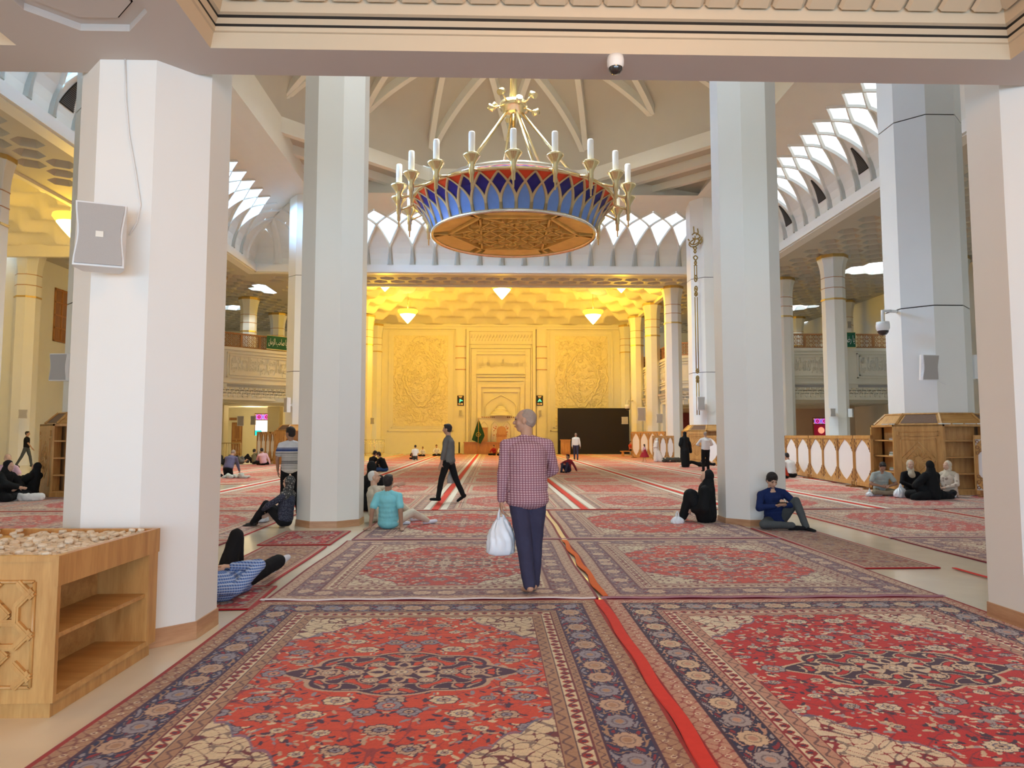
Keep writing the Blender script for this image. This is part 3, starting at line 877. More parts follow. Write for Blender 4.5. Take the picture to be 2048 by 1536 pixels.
# ================================================================== BACK WALL, PRAYER NICHE
YB = 62.0
M['arabesque'], n_, l_, bs_ = new_mat('arabesque_plaster')
bs_.inputs['Base Color'].default_value = (.80, .72, .50, 1); bs_.inputs['Roughness'].default_value = .7
t_ = n_.new('ShaderNodeTexCoord'); nz_ = n_.new('ShaderNodeTexNoise'); nz_.inputs['Scale'].default_value = 1.3; nz_.inputs['Detail'].default_value = 2
wv_ = n_.new('ShaderNodeTexWave'); wv_.wave_type = 'RINGS'; wv_.inputs['Scale'].default_value = 1.1; wv_.inputs['Distortion'].default_value = 14; wv_.inputs['Detail'].default_value = 2.5; wv_.inputs['Detail Scale'].default_value = 1.8
vr_ = n_.new('ShaderNodeTexVoronoi'); vr_.inputs['Scale'].default_value = 2.4
ad_ = n_.new('ShaderNodeMath'); ad_.operation = 'MULTIPLY_ADD'; ad_.inputs[1].default_value = .6
bp_ = n_.new('ShaderNodeBump'); bp_.inputs['Strength'].default_value = 1.0; bp_.inputs['Distance'].default_value = .05
l_.new(t_.outputs['Object'], wv_.inputs['Vector']); l_.new(t_.outputs['Object'], vr_.inputs['Vector'])
l_.new(wv_.outputs['Fac'], ad_.inputs[0]); l_.new(vr_.outputs['Distance'], ad_.inputs[2]); l_.new(ad_.outputs[0], bp_.inputs['Height']); l_.new(bp_.outputs[0], bs_.inputs['Normal'])
slab('wall_back', -10.6, 12.1, YB, YB + .3, 0, ZC + .2, M['fine'])
def scallop_loop(cx, cz, w, h, lobes=18, amp=.05, tip=.25):
    pts = []
    n = 180
    for k in range(n + 1):
        a = 2 * PI * k / n
        s_, c_ = math.sin(a), math.cos(a)
        r = 1 + amp * abs(math.sin(a * lobes / 2)) + tip * abs(c_) ** 9
        pts.append((cx + w * s_ * r * (1 - .14 * abs(c_)), cz + h * c_ * r))
    return pts
for (x0, x1) in ((-9.0, -3.4), (5.0, 10.5)):
    b = MB()
    for (o, t) in ((0, .07), (.28, .04)):
        b.box(x0 + o, x1 - o, YB - t, YB, 1.9 + o, 1.98 + o); b.box(x0 + o, x1 - o, YB - t, YB, 10.6 - o, 10.68 - o)
        b.box(x0 + o, x0 + o + .08, YB - t, YB, 1.9 + o, 10.6 - o); b.box(x1 - o - .08, x1 - o, YB - t, YB, 1.9 + o, 10.6 - o)
    b.box(x0 - .05, x1 + .05, YB - .04, YB, 0, 1.7)
    struct(b, 'trim_6', M['fine'])
    b = MB(); b.box(x0 + .45, x1 - .45, YB - .035, YB, 2.35, 10.2)
    cx = (x0 + x1) / 2
    for (w, h, r_) in ((1.5, 1.9, .09), (1.25, 1.6, .06), (2.2, 2.9, .05)):
        b.tube([(p[0], YB - .05, p[1]) for p in scallop_loop(cx, 6.45, w, h)], r_, 5)
    # scrolling stems across the whole panel
    rnd = random.Random(int(x0 * 10))
    for k in range(230):
        sx, sz = rnd.uniform(x0 + .8, x1 - .8), rnd.uniform(2.8, 9.8)
        rr = rnd.uniform(.12, .30); a0 = rnd.uniform(0, 2 * PI); sg = rnd.choice((-1, 1))
        pts = [(sx + rr * (1 - j / 14) * math.cos(a0 + sg * j * .42), YB - .045, sz + rr * (1 - j / 14) * math.sin(a0 + sg * j * .42)) for j in range(12)]
        b.tube(pts, .045, 4, cap=False)
    struct(b, 'wall_back_relief', M['arabesque'])
# fluted piers either side of the niche (half columns against the wall)
for x, w_ in ((-2.75, 'left'), (4.25, 'right')):
    t = thing('wall_pier', 'ringed half pier on the back wall %s of the prayer niche' % w_, 'pier', (x, YB, 0))
    b = MB(); b.box(-.42, .42, -.22, 0, 0, 10.75); b.box(-.30, .30, -.30, -.2, 0, 10.2); b.build('shaft', M['fine'], t)
    for z in (9.2, 8.2, 7.2): b = MB(); b.box(-.46, .46, -.34, 0, z, z + .07); b.build('ring', M['skirting'], t)
# nested frames of the mihrab
t = thing('prayer_niche', 'tall carved prayer niche of nested rectangular frames in the back wall', 'niche', (.72, YB, 0))
def frame(mb, w, z0, z1, th, y_out, y_in, mi=0):
    mb.box(-w, -w + th, y_out, y_in, z0, z1, mi); mb.box(w - th, w, y_out, y_in, z0, z1, mi); mb.box(-w + th, w - th, y_out, y_in, z1 - th, z1, mi)
b = MB()
frame(b, 3.0, 0, 10.8, .25, -.34, 0); frame(b, 2.72, 0, 9.2, .10, -.20, 0); frame(b, 2.55, 0, 9.0, .42, -.12, 0)
b.box(-2.9, 2.9, -.16, 0, 9.45, 10.55)
for z in (8.8, 8.55): b.box(-2.1, 2.1, -.22, 0, z, z + .09)
for z in (6.85, 6.6, 6.25, 6.0): b.box(-2.1 + (.15 if z < 6.4 else 0), 2.1 - (.15 if z < 6.4 else 0), -.22, 0, z, z + .09)
frame(b, 2.0, 0, 6.0, .3, -.18, 0); frame(b, 1.55, 0, 5.35, .07, -.16, 0)
b.build('nested_frame', M['fine'], t)
b = MB()
pts = []
for k in range(21):
    s_ = k / 20; a = (s_ - .5) * 2
    pts.append((1.35 * a, -.1, 4.05 + .98 * (1 - abs(a)) ** .62))
b.tube([(-1.35, -.1, 2.0)] + pts + [(1.35, -.1, 2.0)], .05, 5)
for k in range(22): 
    z = 2.6 + k * .28
    for s_ in (-2.33, 2.33): b.cbox((s_, -.14, z), (.18, .05, .18), 0, Matrix.Rotation(PI / 4, 3, 'Y') if k % 2 else None)
for k in range(20): b.tube([(-2.6 + k * .27, -.17, 10.0), (-2.5 + k * .27, -.19, 10.3), (-2.37 + k * .27, -.17, 10.0), (-2.45 + k * .27, -.19, 9.75)], .025, 4)
b.build('pointed_arch', M['fine'], t)
tx = text_mesh('inscription', shape_ar('انما یعمر مساجد الله من امن بالله و الیوم'), .5, .05, M['fine'], t, width=3.9, height=.9)
tx.matrix_basis = Matrix(((1, 0, 0, 0), (0, 0, 1, -.05), (0, 1, 0, 7.7), (0, 0, 0, 1)))
tx = text_mesh('inscription', shape_ar('یا الله'), .5, .02, M['fine'], t, width=.9, height=.9)
tx.matrix_basis = Matrix(((1, 0, 0, 0), (0, 0, 1, -.05), (0, 1, 0, 4.0), (0, 0, 0, 1)))
# white carved minbar front inside the niche
t = thing('pulpit_screen', 'white carved arched screen with red tinted panes behind the wooden pulpit chair', 'screen', (.72, YB - .2, 0))
b = MB()
b.box(-1.95, 1.95, -.25, 0, 0, 3.05); b.box(-2.0, 2.0, -.32, .02, 3.0, 3.22)
for x in (-1.45, -.52, .52, 1.45):
    pts = [(x - .33, -.27, .5)] + [(x + .33 * a, -.27, 2.35 + .42 * (1 - abs(a)) ** .6) for a in [q / 8 - 1 for q in range(17)]] + [(x + .33, -.27, .5)]
    b.tube(pts, .035, 5)
b.build('screen_body', M['fine'], t)
b = MB()
for k in range(5):
    w = 1.0 - .17 * k; b.lathe([(w, 3.22 + .17 * k), (w, 3.30 + .17 * k), (w - .17, 3.39 + .17 * k)], 18, (0, -.02, 0), a0=PI, a1=2 * PI, sm=False)
b.build('stalactite_hood', M['fine'], t)
b = MB()
for k in range(7):
    for s_ in (-1, 1): b.lathe([(.001, 0), (.065, 0), (.065, .02)], 10, (0, 0, 0)) if False else b.ell((s_ * (.58 + k * .17), -.33, 3.11), (.06, .02, .06), 0, 8)
b.build('dark_boss', M['oak_dark'], t)
M['redglass'] = mat('red_tinted_pane', (.55, .16, .10), .3, var=.5, scale=9)
M['palepane'] = mat('pale_pane', (.80, .70, .62), .3, var=.3, scale=7)
b = MB()
for x in (-.52, .52):
    pts = [(x - .27, 1.2)] + [(x + .27 * a, 2.2 + .42 * (1 - abs(a)) ** .6) for a in [q / 6 - 1 for q in range(13)]] + [(x + .27, 1.2)]
    b.add([(p[0], -.262, p[1]) for p in pts], [tuple(range(len(pts)))[::-1]], 1)
    for k in range(6):
        rnd = random.Random(k + int(x * 10)); px_, pz_ = x + rnd.uniform(-.12, .12), rnd.uniform(1.5, 2.35)
        b.ell((px_, -.27, pz_), (.045, .01, .07), 0, 8, Matrix.Rotation(rnd.uniform(0, 3), 3, 'Y'))
b.build('coloured_pane', [M['redglass'], M['palepane']], t)
# wooden platform, pulpit chair, lectern, flag, black screen, boards
def carved_box(name, lb, cat, x0, x1, y0, y1, h, loc_z=0, m='oak_red', panels=4):
    t = thing(name, lb, cat, ((x0 + x1) / 2, (y0 + y1) / 2, loc_z)); w, d = (x1 - x0) / 2, (y1 - y0) / 2
    b = MB(); b.box(-w, w, -d, d, .08, h - .06); b.box(-w + .04, w - .04, -d + .04, d - .04, 0, .08); b.build('body', M[m], t)
    b = MB(); b.box(-w - .05, w + .05, -d - .05, d + .05, h - .06, h); b.build('top', M[m], t)
    b = MB()
    for k in range(panels):
        a = -w + (2 * w) * k / panels + .08; c = -w + 2 * w * (k + 1) / panels - .08
        b.box(a, c, -d - .02, -d, .2, .24); b.box(a, c, -d - .02, -d, h - .2, h - .16); b.box(a, a + .04, -d - .02, -d, .2, h - .16); b.box(c - .04, c, -d - .02, -d, .2, h - .16)
    b.build('panel_moulding', M[m], t)
    return t
carved_box('pulpit_platform', 'long reddish wooden platform in front of the prayer niche', 'platform', -2.35, 3.6, 59.6, 61.2, 1.0)
p_ = aty(1003, 884, 60.4)
t = thing('pulpit_chair', 'orange-brown wooden armchair on the platform before the white screen', 'chair', (p_.x, 60.4, 1.0))
b = MB(); b.box(-.42, .42, -.3, .3, 0, .42); b.build('seat_box', M['oak'], t)
b = MB(); b.box(-.40, .40, .2, .3, .42, 1.05)
b.add([(-.40, .2, 1.05), (.40, .2, 1.05), (.28, .2, 1.26), (0, .2, 1.34), (-.28, .2, 1.26), (-.40, .3, 1.05), (.40, .3, 1.05), (.28, .3, 1.26), (0, .3, 1.34), (-.28, .3, 1.26)], [(0, 1, 2, 3, 4), (9, 8, 7, 6, 5), (1, 6, 7, 2), (2, 7, 8, 3), (3, 8, 9, 4), (4, 9, 5, 0)])
b.build('backrest', M['oak'], t)
for x0 in (-.44, .34): b = MB(); b.box(x0, x0 + .1, -.3, .2, .42, .72); b.build('armrest', M['oak_red'], t)
b = MB(); b.box(-.33, .33, -.05, .2, .42, .62); b.build('cushion', M['oak_red'], t)
carved_box('small_chest', 'narrow wooden box standing on the platform left of the pulpit chair', 'box', -1.0, -.4, 60.7, 61.0, 1.22, 1.0, 'oak', 1)
# black screen panel
t = thing('black_screen_panel', 'large black panel standing on the right of the niche hall', 'panel', (8.45, 59.9, 0))
b = MB(); b.box(-2.95, 2.95, -.05, .05, .12, 3.78); b.build('panel', M['black_panel'], t)
b = MB(); b.box(-3.0, 3.0, -.08, .08, 0, .12); b.box(-3.0, -2.93, -.07, .07, .1, 3.82); b.box(2.93, 3.0, -.07, .07, .1, 3.82); b.box(-3, 3, -.07, .07, 3.77, 3.83); b.build('frame', M['black'], t)
x_ = aty(1132, 880, 58.0).x
carved_box('wooden_lectern', 'light wooden lectern cabinet in front of the black panel', 'lectern', x_ - .42, x_ + .33, 57.8, 58.3, 1.22, 0, 'oak', 1)
# prayer time boards with lit digits
M['led_g'] = mat('green_digits', (.1, .9, .4), .4, emit=(.12, .95, .45), estr=1.6)
M['led_o'] = mat('orange_digits', (.9, .4, .1), .4, emit=(1, .45, .08), estr=1.8)
for (px, rot, lb) in ((921, -.5, 'left'), (1079.5, 0, 'right')):
    p = aty(px, 801, YB - .4)
    t = thing('display_board', 'small black display board with green sign and orange digits, %s of the niche' % lb, 'display', (p.x, YB - .36, p.z))
    b = MB(); b.box(-.28, .28, 0, .10, -.43, .43); b.build('case', M['black_panel'], t)
    b = MB()
    rm = Matrix.Rotation(rot, 3, 'Y')
    for (a, c) in (((-.15, -.12), (0, .12)), ((.15, -.12), (0, .12)), ((-.07, -.03), (.07, -.06))):
        A, B = rm @ Vector((a[0], -.01, a[1])), rm @ Vector((c[0], -.01, c[1])); b.tube([A, B], .028, 5)
    b.build('green_sign', M['led_g'], t)
    tx = text_mesh('orange_digits', '12:48', .2, .004, M['led_o'], t, width=.40, height=.12)
    tx.matrix_basis = Matrix(((1, 0, 0, 0), (0, 0, 1, -.012), (0, 1, 0, -.30), (0, 0, 0, 1)))
    b = MB(); b.cbox((0, -.01, .34), (.3, .01, .03)); b.cbox((0, -.01, .25), (.2, .01, .02)); b.build('top_line', M['led_o'], t)

# green flag on a pole
M['flag'] = mat('green_flag_cloth', (.006, .055, .035), .75, var=.2, scale=4)
M['flag_mark'] = mat('gold_emblem', (.45, .34, .08), .6)
pb = aty(962, 884, 59.4)
t = thing('green_flag', 'dark green flag with round gold emblem on a pole left of the pulpit', 'flag', (pb.x - .15, 59.4, 0))
b = MB(); b.tube([(-.1, 0, 0), (-.05, 0, 2.95)], .03, 8); b.build('pole', M['oak'], t)
b = MB(); rows = []
fx = [(-.10, 2.95), (.45, 1.55), (.10, .86), (-.62, 1.18)]
for i in range(13):
    for j in range(11):
        u, v = i / 12, j / 10
        A = Vector((fx[0][0], fx[0][1])).lerp(Vector(fx[3]), v); B = Vector((fx[0][0] + .02, fx[0][1] - .02)).lerp(Vector(fx[2]), v)
        p = Vector((-.05, 2.93)).lerp(Vector((-.62, 1.18)), v).lerp(Vector((-.05, 2.93)).lerp(Vector((.47, 1.55)), min(1, v * 1.45)).lerp(Vector((.12, .86)), max(0, (v - .68) / .32)), u)
        rows.append((p.x, .06 * math.sin(u * 9 + v * 3) * v, p.y))
b.add(rows, [(i * 11 + j, i * 11 + j + 1, (i + 1) * 11 + j + 1, (i + 1) * 11 + j) for i in range(12) for j in range(10)], 0, True); b.build('cloth', M['flag'], t)
b = MB(); b.tube([(-.08 + .17 * math.cos(a), -.09, 1.62 + .17 * math.sin(a)) for a in [q * 2 * PI / 16 for q in range(17)]], .022, 5); b.tube([(-.16, -.09, 1.58), (-.02, -.09, 1.66), (.06, -.09, 1.54), (.16, -.09, 1.66)], .022, 5); b.build('emblem', M['flag_mark'], [c for c in t.children if c.name.startswith('cloth')][0])
# ================================================================== LAMPS (cone shades hanging from the petal ceilings)
def cone_lamp(label, x, y, tip, r=.5, energy=0, tiers=1):
    t = thing('cone_lamp', label, 'lamp', (x, y, tip))
    b = MB(); b.lathe([(.02, 0), (r * .25, r * .22), (r * .6, r * .62), (r, r * 1.12), (r * .98, r * 1.2)], 28); b.build('glass_cone', M['bulb'], t)
    b = MB(); b.lathe([(r * 1.0, r * 1.16), (r * 1.3, r * 1.55), (r * 1.25, r * 1.75), (r * .8, r * 1.75)], 28)
    if tiers > 1:
        b.lathe([(r * 1.2, r * 1.7), (r * 1.7, r * 2.05), (r * 1.6, r * 2.3), (r, r * 2.35)], 28)
        for k in range(16):
            a = 2 * PI * k / 16; b.ell((r * 1.55 * math.cos(a), r * 1.55 * math.sin(a), r * 1.95), (.09, .09, .12), 0, 8)
    b.build('lamp_collar', M['bulb_top'], t)
    b = MB(); b.tube([(0, 0, r * 1.7), (0, 0, ZC + 1.7 - tip if y > 40 else ZC + 1.4 - tip)], .03, 8); b.build('rod', M['brass'], t)
    if energy:
        l = lamp('lamp_light', 'POINT', (x, y, tip - .55), energy, (1.0, .60, .035), .45)
    return t
EN = 590
cone_lamp('glowing yellow cone lamp at the front left of the niche ceiling', -7.1, 46.9, 11.0, .50, EN)
cone_lamp('glowing yellow cone lamp at the front right of the niche ceiling', 8.55, 46.9, 11.0, .50, EN)
cone_lamp('glowing yellow cone lamp at the back left of the niche ceiling', -6.55, 55.0, 10.15, .60, EN)
cone_lamp('glowing yellow cone lamp at the back right of the niche ceiling', 7.8, 55.0, 10.15, .62, EN)
cone_lamp('large tiered glowing chandelier in the middle of the niche ceiling', .66, 50.5, 11.2, .62, EN * 1.4, 2)
p_ = onz(133, 455, 10.2)
cone_lamp('glowing yellow cone lamp in the left side niche beyond the nearest pillar', p_.x - .3, p_.y + .8, 10.0, .55, 700)
lamp('under_gallery_light', 'POINT', (-17.5, 52.5, 3.3), 160, (1, .80, .45), .4)
lamp('under_gallery_light', 'POINT', (19, 52.5, 3.3), 90, (1, .70, .45), .4)
# ================================================================== CARPETS (woven pattern computed as colours of the cloth itself)
def hexc(r, g, b):
    f = lambda v: ((v / 255 + .055) / 1.055) ** 2.4 if v > 10 else v / 255 / 12.92
    return np.array([f(r), f(g), f(b)])
PAL = {
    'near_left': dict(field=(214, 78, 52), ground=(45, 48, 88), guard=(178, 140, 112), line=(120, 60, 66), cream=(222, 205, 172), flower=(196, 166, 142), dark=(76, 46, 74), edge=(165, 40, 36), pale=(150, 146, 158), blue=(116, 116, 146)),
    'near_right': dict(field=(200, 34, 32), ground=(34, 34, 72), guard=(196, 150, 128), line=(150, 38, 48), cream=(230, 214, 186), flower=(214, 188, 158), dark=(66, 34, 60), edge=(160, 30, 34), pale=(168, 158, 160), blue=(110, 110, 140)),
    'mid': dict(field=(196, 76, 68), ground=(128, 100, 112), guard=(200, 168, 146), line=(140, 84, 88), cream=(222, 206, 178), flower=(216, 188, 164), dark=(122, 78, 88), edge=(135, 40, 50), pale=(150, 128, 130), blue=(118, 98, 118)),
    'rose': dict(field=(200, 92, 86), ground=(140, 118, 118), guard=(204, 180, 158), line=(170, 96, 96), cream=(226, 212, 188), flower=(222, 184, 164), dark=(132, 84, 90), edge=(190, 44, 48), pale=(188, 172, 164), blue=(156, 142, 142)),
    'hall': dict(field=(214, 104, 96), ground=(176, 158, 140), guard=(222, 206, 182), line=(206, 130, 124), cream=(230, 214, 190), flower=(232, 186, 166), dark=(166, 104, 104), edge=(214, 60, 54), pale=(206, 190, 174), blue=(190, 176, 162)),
}
def carpet_pattern(W, L, res, pal, seed=1, medallion=True, field_only=False, runner=False):
    P = {k: hexc(*v) for k, v in PAL[pal].items()} if isinstance(pal, str) else pal
    rnd = np.random.RandomState(seed)
    nx, ny = int(round(W / 2 / res)) + 1, int(round(L / 2 / res)) + 1
    x = np.linspace(0, W / 2, nx)[None, :] * np.ones((ny, 1)); y = np.linspace(0, L / 2, ny)[:, None] * np.ones((1, nx))
    ex, ey = W / 2 - x, L / 2 - y
    d = np.minimum(ex, ey)
    s = np.where(ex < ey, y, x)          # run along the border
    img = np.zeros((ny, nx, 3)) + P['field']
    def put(mask, col, a=1.0): img[mask] = img[mask] * (1 - a) + col * a
    def rosette(cx, cy, r, petals, cols, asp=1.0, rot=0.0, clip=None):
        x0, x1 = int((cx - r * 1.5) / res), int((cx + r * 1.5) / res) + 2; y0, y1 = int((cy - r * 1.5) / res), int((cy + r * 1.5) / res) + 2
        x0, y0 = max(x0, 0), max(y0, 0); x1, y1 = min(x1, nx), min(y1, ny)
        if x1 <= x0 or y1 <= y0: return
        X, Y = x[y0:y1, x0:x1] - cx, (y[y0:y1, x0:x1] - cy) * asp
        rr = np.hypot(X, Y) / r; th = np.arctan2(Y, X) + rot
        edge = 1 - .17 * (1 - np.abs(np.cos(petals / 2 * th)))
        sub = img[y0:y1, x0:x1]; ok = clip[y0:y1, x0:x1] if clip is not None else np.ones_like(rr, bool)
        sub[(rr < edge * 1.13) & ok] = cols[0]
        sub[(rr < edge) & ok] = cols[1]
        sub[(rr < .74) & (np.abs(np.cos(petals / 2 * th)) < .22) & ok & (rr > .3)] = cols[0]
        sub[(rr < .52 * edge) & ok] = cols[2]; sub[(rr < .40 * edge) & ok] = cols[3] if len(cols) > 3 else cols[1]; sub[(rr < .16) & ok] = cols[0]
    b1, b2, b3 = .028, .165, .50          # outer guard start, main border, inner guards end
    bi = .62
    if runner: b2, b3, bi = .06, .06, .10
    inner = d > bi
    # --- field flowers
    hx, hy = W / 2 - bi, L / 2 - bi
    u, v = x / hx, y / hy
    # curling stems
    ph = rnd.uniform(0, 6, 6)
    f1 = np.sin(x * 15 + 1.9 * np.sin(y * 7.3 + ph[0])) + np.sin(y * 14 + 1.9 * np.sin(x * 8.1 + ph[1]))
    f2 = np.sin(x * 23 + 1.5 * np.sin(y * 17 + ph[2])) * np.cos(y * 21 + 1.4 * np.sin(x * 15 + ph[3]))
    lw = max(.10, res * 11)
    if res < .012: put(inner & (np.abs(f1) < lw), P['dark'], .55)
    if res < .02: put(inner & (np.abs(f2 - .35) < .05), P['dark'], .45)
    nleaf = int(hx * hy * (330 if res < .013 else 90))
    for k in range(nleaf):
        cx, cy = rnd.uniform(0, hx), rnd.uniform(0, hy); a = rnd.uniform(0, PI); l = rnd.uniform(.016, .034); w = l * rnd.uniform(.30, .5)
        c = (P['flower'], P['cream'], P['dark'], P['dark'], P['pale'], P['flower'])[rnd.randint(6)]
        x0, x1 = max(0, int((cx - l) / res)), min(nx, int((cx + l) / res) + 2); y0, y1 = max(0, int((cy - l) / res)), min(ny, int((cy + l) / res) + 2)
        if x1 <= x0 or y1 <= y0: continue
        X, Y = x[y0:y1, x0:x1] - cx, y[y0:y1, x0:x1] - cy
        p, q = X * math.cos(a) + Y * math.sin(a), -X * math.sin(a) + Y * math.cos(a) + .25 * X * X / l
        img[y0:y1, x0:x1][(p / l) ** 2 + (q / w) ** 2 < 1] = c
    g = .262; placed = []
    for j in range(int(hy / g) + 2):
        for i in range(int(hx / g) + 2):
            cx = i * g + (g / 2 if j % 2 else 0) + rnd.uniform(-.045, .045); cy = j * g * .86 + rnd.uniform(-.04, .04)
            if cx < .05: cx = 0
            if cy < .05: cy = 0
            r = (.070, .046, .082, .040)[rnd.randint(4)]
            cols = ((P['dark'], P['flower'], P['dark'], P['pale']), (P['dark'], P['pale'], P['dark'], P['flower']), (P['dark'], P['cream'], P['blue'], P['flower']))[rnd.randint(3)]
            rosette(cx, cy, r, (8, 10, 6)[rnd.randint(3)], cols, 1.25, rnd.uniform(0, 1))
    if not medallion:
        pass
    else:
        # cream corner pieces with scalloped edge and scrolls
        corner = (1 - u) * 1.0; cv = (1 - v)
        q = (u - .46) / .54; th = np.clip(q, 0, 1)
        bound = 1.0 - .40 * th ** 1.0 - .05 * np.abs(np.sin(th * PI * 3.2)) - .05 * (q > .0)
        spand = inner & (u > .46) & (v > bound)
        rimw = .020
        rim = inner & (u > .435) & (v > bound - .022) & ~spand
        put(rim, P['blue'], .75)
        put(spand, P['cream'])
        sc = np.sin(x * 40 + 2.6 * np.sin(y * 23 + ph[4])) + np.sin(y * 38 + 2.6 * np.sin(x * 25 + ph[5]))
        put(spand & (np.abs(sc) < max(.22, res * 24)), P['line'])
        put(spand & (np.abs(f2) < .09), P['dark'], .7)
        # central medallion
        mu, mv = x / .66, y / .40
        rr = np.hypot(mu, mv); an = np.arctan2(mv, mu)
        lob = 1 - .13 * (1 - np.abs(np.cos(4 * an))) + .10 * np.exp(-((an - 0) / .16) ** 2)
        put(rr < lob * 1.05, P['flower']); put(rr < lob, P['dark'])
        m2 = np.sin(x * 34 + 2 * np.sin(y * 30)) + np.sin(y * 38 + 2 * np.sin(x * 27))
        put((rr < lob * .95) & (np.abs(m2) < .42), P['flower']); put((rr < lob * .95) & (m2 > 1.15), P['field'])
        put((rr < .32) & (m2 > 0.2), P['cream'], .8)
        for (cx, cy, r) in ((0, 0, .09), (.30, 0, .07), (.17, .15, .055), (.46, .0, .05), (0, .24, .05)):
            rosette(cx, cy, r, 8, (P['dark'], P['flower'], P['pale'], P['cream']), 1.2)
        for (cx, cy, r) in ((0, .56, .075), (.80, 0, .075)): rosette(cx, cy, r, 8, (P['dark'], P['pale'], P['field'], P['flower']), 1.1)
    # --- borders
    put(d <= bi, P['guard'])
    def along(period, phase=0.0): return (s / period + phase) % 1.0 - .5
    def band(a, c): return (d > a) & (d <= c)
    if not runner:
        # outer guard: small flowers on beige
        t_ = along(.085); m_ = (d - .09) / .085
        put(band(.03, b2) & (np.abs(np.sin(s * 60) + np.cos(d * 75 + 1.3 * np.sin(s * 31))) < .33), P['line'], .75)
        put(band(.03, b2) & ((t_ * 3.0) ** 2 + ((d - .098) / .026) ** 2 < .35), P['cream'])
        put(band(.03, b2) & ((t_ * 3.0) ** 2 + ((d - .098) / .026) ** 2 < .10), P['line'])
        put(band(b2 - .016, b2), P['dark'])
        # main border: dark ground, big rosettes and twining leaves
        mb_ = band(b2, .40)
        put(mb_, P['ground'])
        tw = np.sin(s * 36 + 2.4 * np.sin(d * 48)) + np.cos(d * 55 + 1.7 * np.sin(s * 27))
        put(mb_ & (np.abs(tw) < .19), P['guard']); put(mb_ & (tw > 1.45), P['edge'], .8); put(mb_ & (tw < -1.4), P['pale'])
        per = .232
        mid = (b2 + .40) / 2
        tt = along(per, .0); rr = np.hypot(tt * per / .092, (d - mid) / .078)
        th = np.arctan2((d - mid), tt * per)
        e_ = 1 - .16 * (1 - np.abs(np.cos(5 * th)))
        odd = (np.floor(s / per) % 2) == 0
        put(mb_ & (rr < e_ * 1.10), P['dark'])
        put(mb_ & (rr < e_) & odd, P['flower']); put(mb_ & (rr < e_) & ~odd, P['pale'])
        put(mb_ & (rr < .55) & (rr > .45), P['dark'], .6); put(mb_ & (rr < .3), P['guard'])
        put(band(.392, .408), P['dark'])
        # inner guards
        put(band(.408, .452), P['guard']); t3 = along(.06)
        put(band(.412, .448) & (np.abs(np.sin(s * 85) * .014 + (d - .430)) < .006), P['dark'], .8)
        put(band(.452, .462), P['line'])
        put(band(.462, .535), P['cream'])
        t4 = along(.078); q4 = np.hypot(t4 * .078 / .022, (d - .498) / .024)
        put(band(.462, .535) & (np.abs(np.sin(s * 40.3) * .026 + (d - .498)) < .009), P['line'])
        put(band(.462, .535) & (q4 < 1), P['edge']); put(band(.462, .535) & (q4 < .55), P['dark'])
        put(band(.535, .545), P['dark'])
        put(band(.545, bi), P['guard']); put(band(.552, bi - .012) & (np.abs(np.sin(s * 52) * .020 + (d - .583)) < .008), P['dark'], .7)
        put(band(bi - .008, bi), P['line'])
    else:
        put(band(0, .10), P['guard']); put(band(.05, .09) & (np.abs(along(.07)) < .25), P['line'])
        put(band(.095, .105), P['dark'])
    put(d < b1, P['edge'])
    full = np.concatenate([img[::-1], img[1:]], 0); full = np.concatenate([full[:, ::-1], full[:, 1:]], 1)
    return full
def grain(img, seed, amt=.10):
    rnd = np.random.RandomState(seed); ny, nx = img.shape[:2]
    n = 1 + amt * (rnd.rand(ny, nx, 1) - .5) * 2
    st = 1 + .06 * np.repeat((rnd.rand(ny, 1, 1) - .5) * 2, nx, 1)      # uneven dye lots across the weft
    blot = np.repeat(np.repeat(rnd.rand(ny // 24 + 1, nx // 24 + 1, 1), 24, 0), 24, 1)[:ny, :nx]
    return np.clip(img * n * st * (1 + .05 * (blot - .5)), 0, 1)
def carpet_mat(name, rough=.9):
    m, n, l, b = new_mat(name)
    at = n.new('ShaderNodeAttribute'); at.attribute_name = 'weave'
    t = n.new('ShaderNodeTexCoord'); nz = n.new('ShaderNodeTexNoise'); nz.inputs['Scale'].default_value = 260; nz.inputs['Detail'].default_value = 2
    hs = n.new('ShaderNodeMix'); hs.data_type = 'RGBA'; hs.blend_type = 'MULTIPLY'; hs.inputs[0].default_value = .35
    bp = n.new('ShaderNodeBump'); bp.inputs['Strength'].default_value = .25; bp.inputs['Distance'].default_value = .004
    l.new(t.outputs['Object'], nz.inputs['Vector']); l.new(at.outputs['Color'], hs.inputs[6]); l.new(nz.outputs['Color'], hs.inputs[7])
    gm = n.new('ShaderNodeBrightContrast'); gm.inputs['Bright'].default_value = .0
    l.new(hs.outputs[2], b.inputs['Base Color'])
    l.new(nz.outputs['Fac'], bp.inputs['Height']); l.new(bp.outputs[0], b.inputs['Normal'])
    b.inputs['Roughness'].default_value = rough; b.inputs['Specular IOR Level'].default_value = .12
    b.inputs['Sheen Weight'].default_value = .15
    return m
M['carpet'] = carpet_mat('woven_wool')
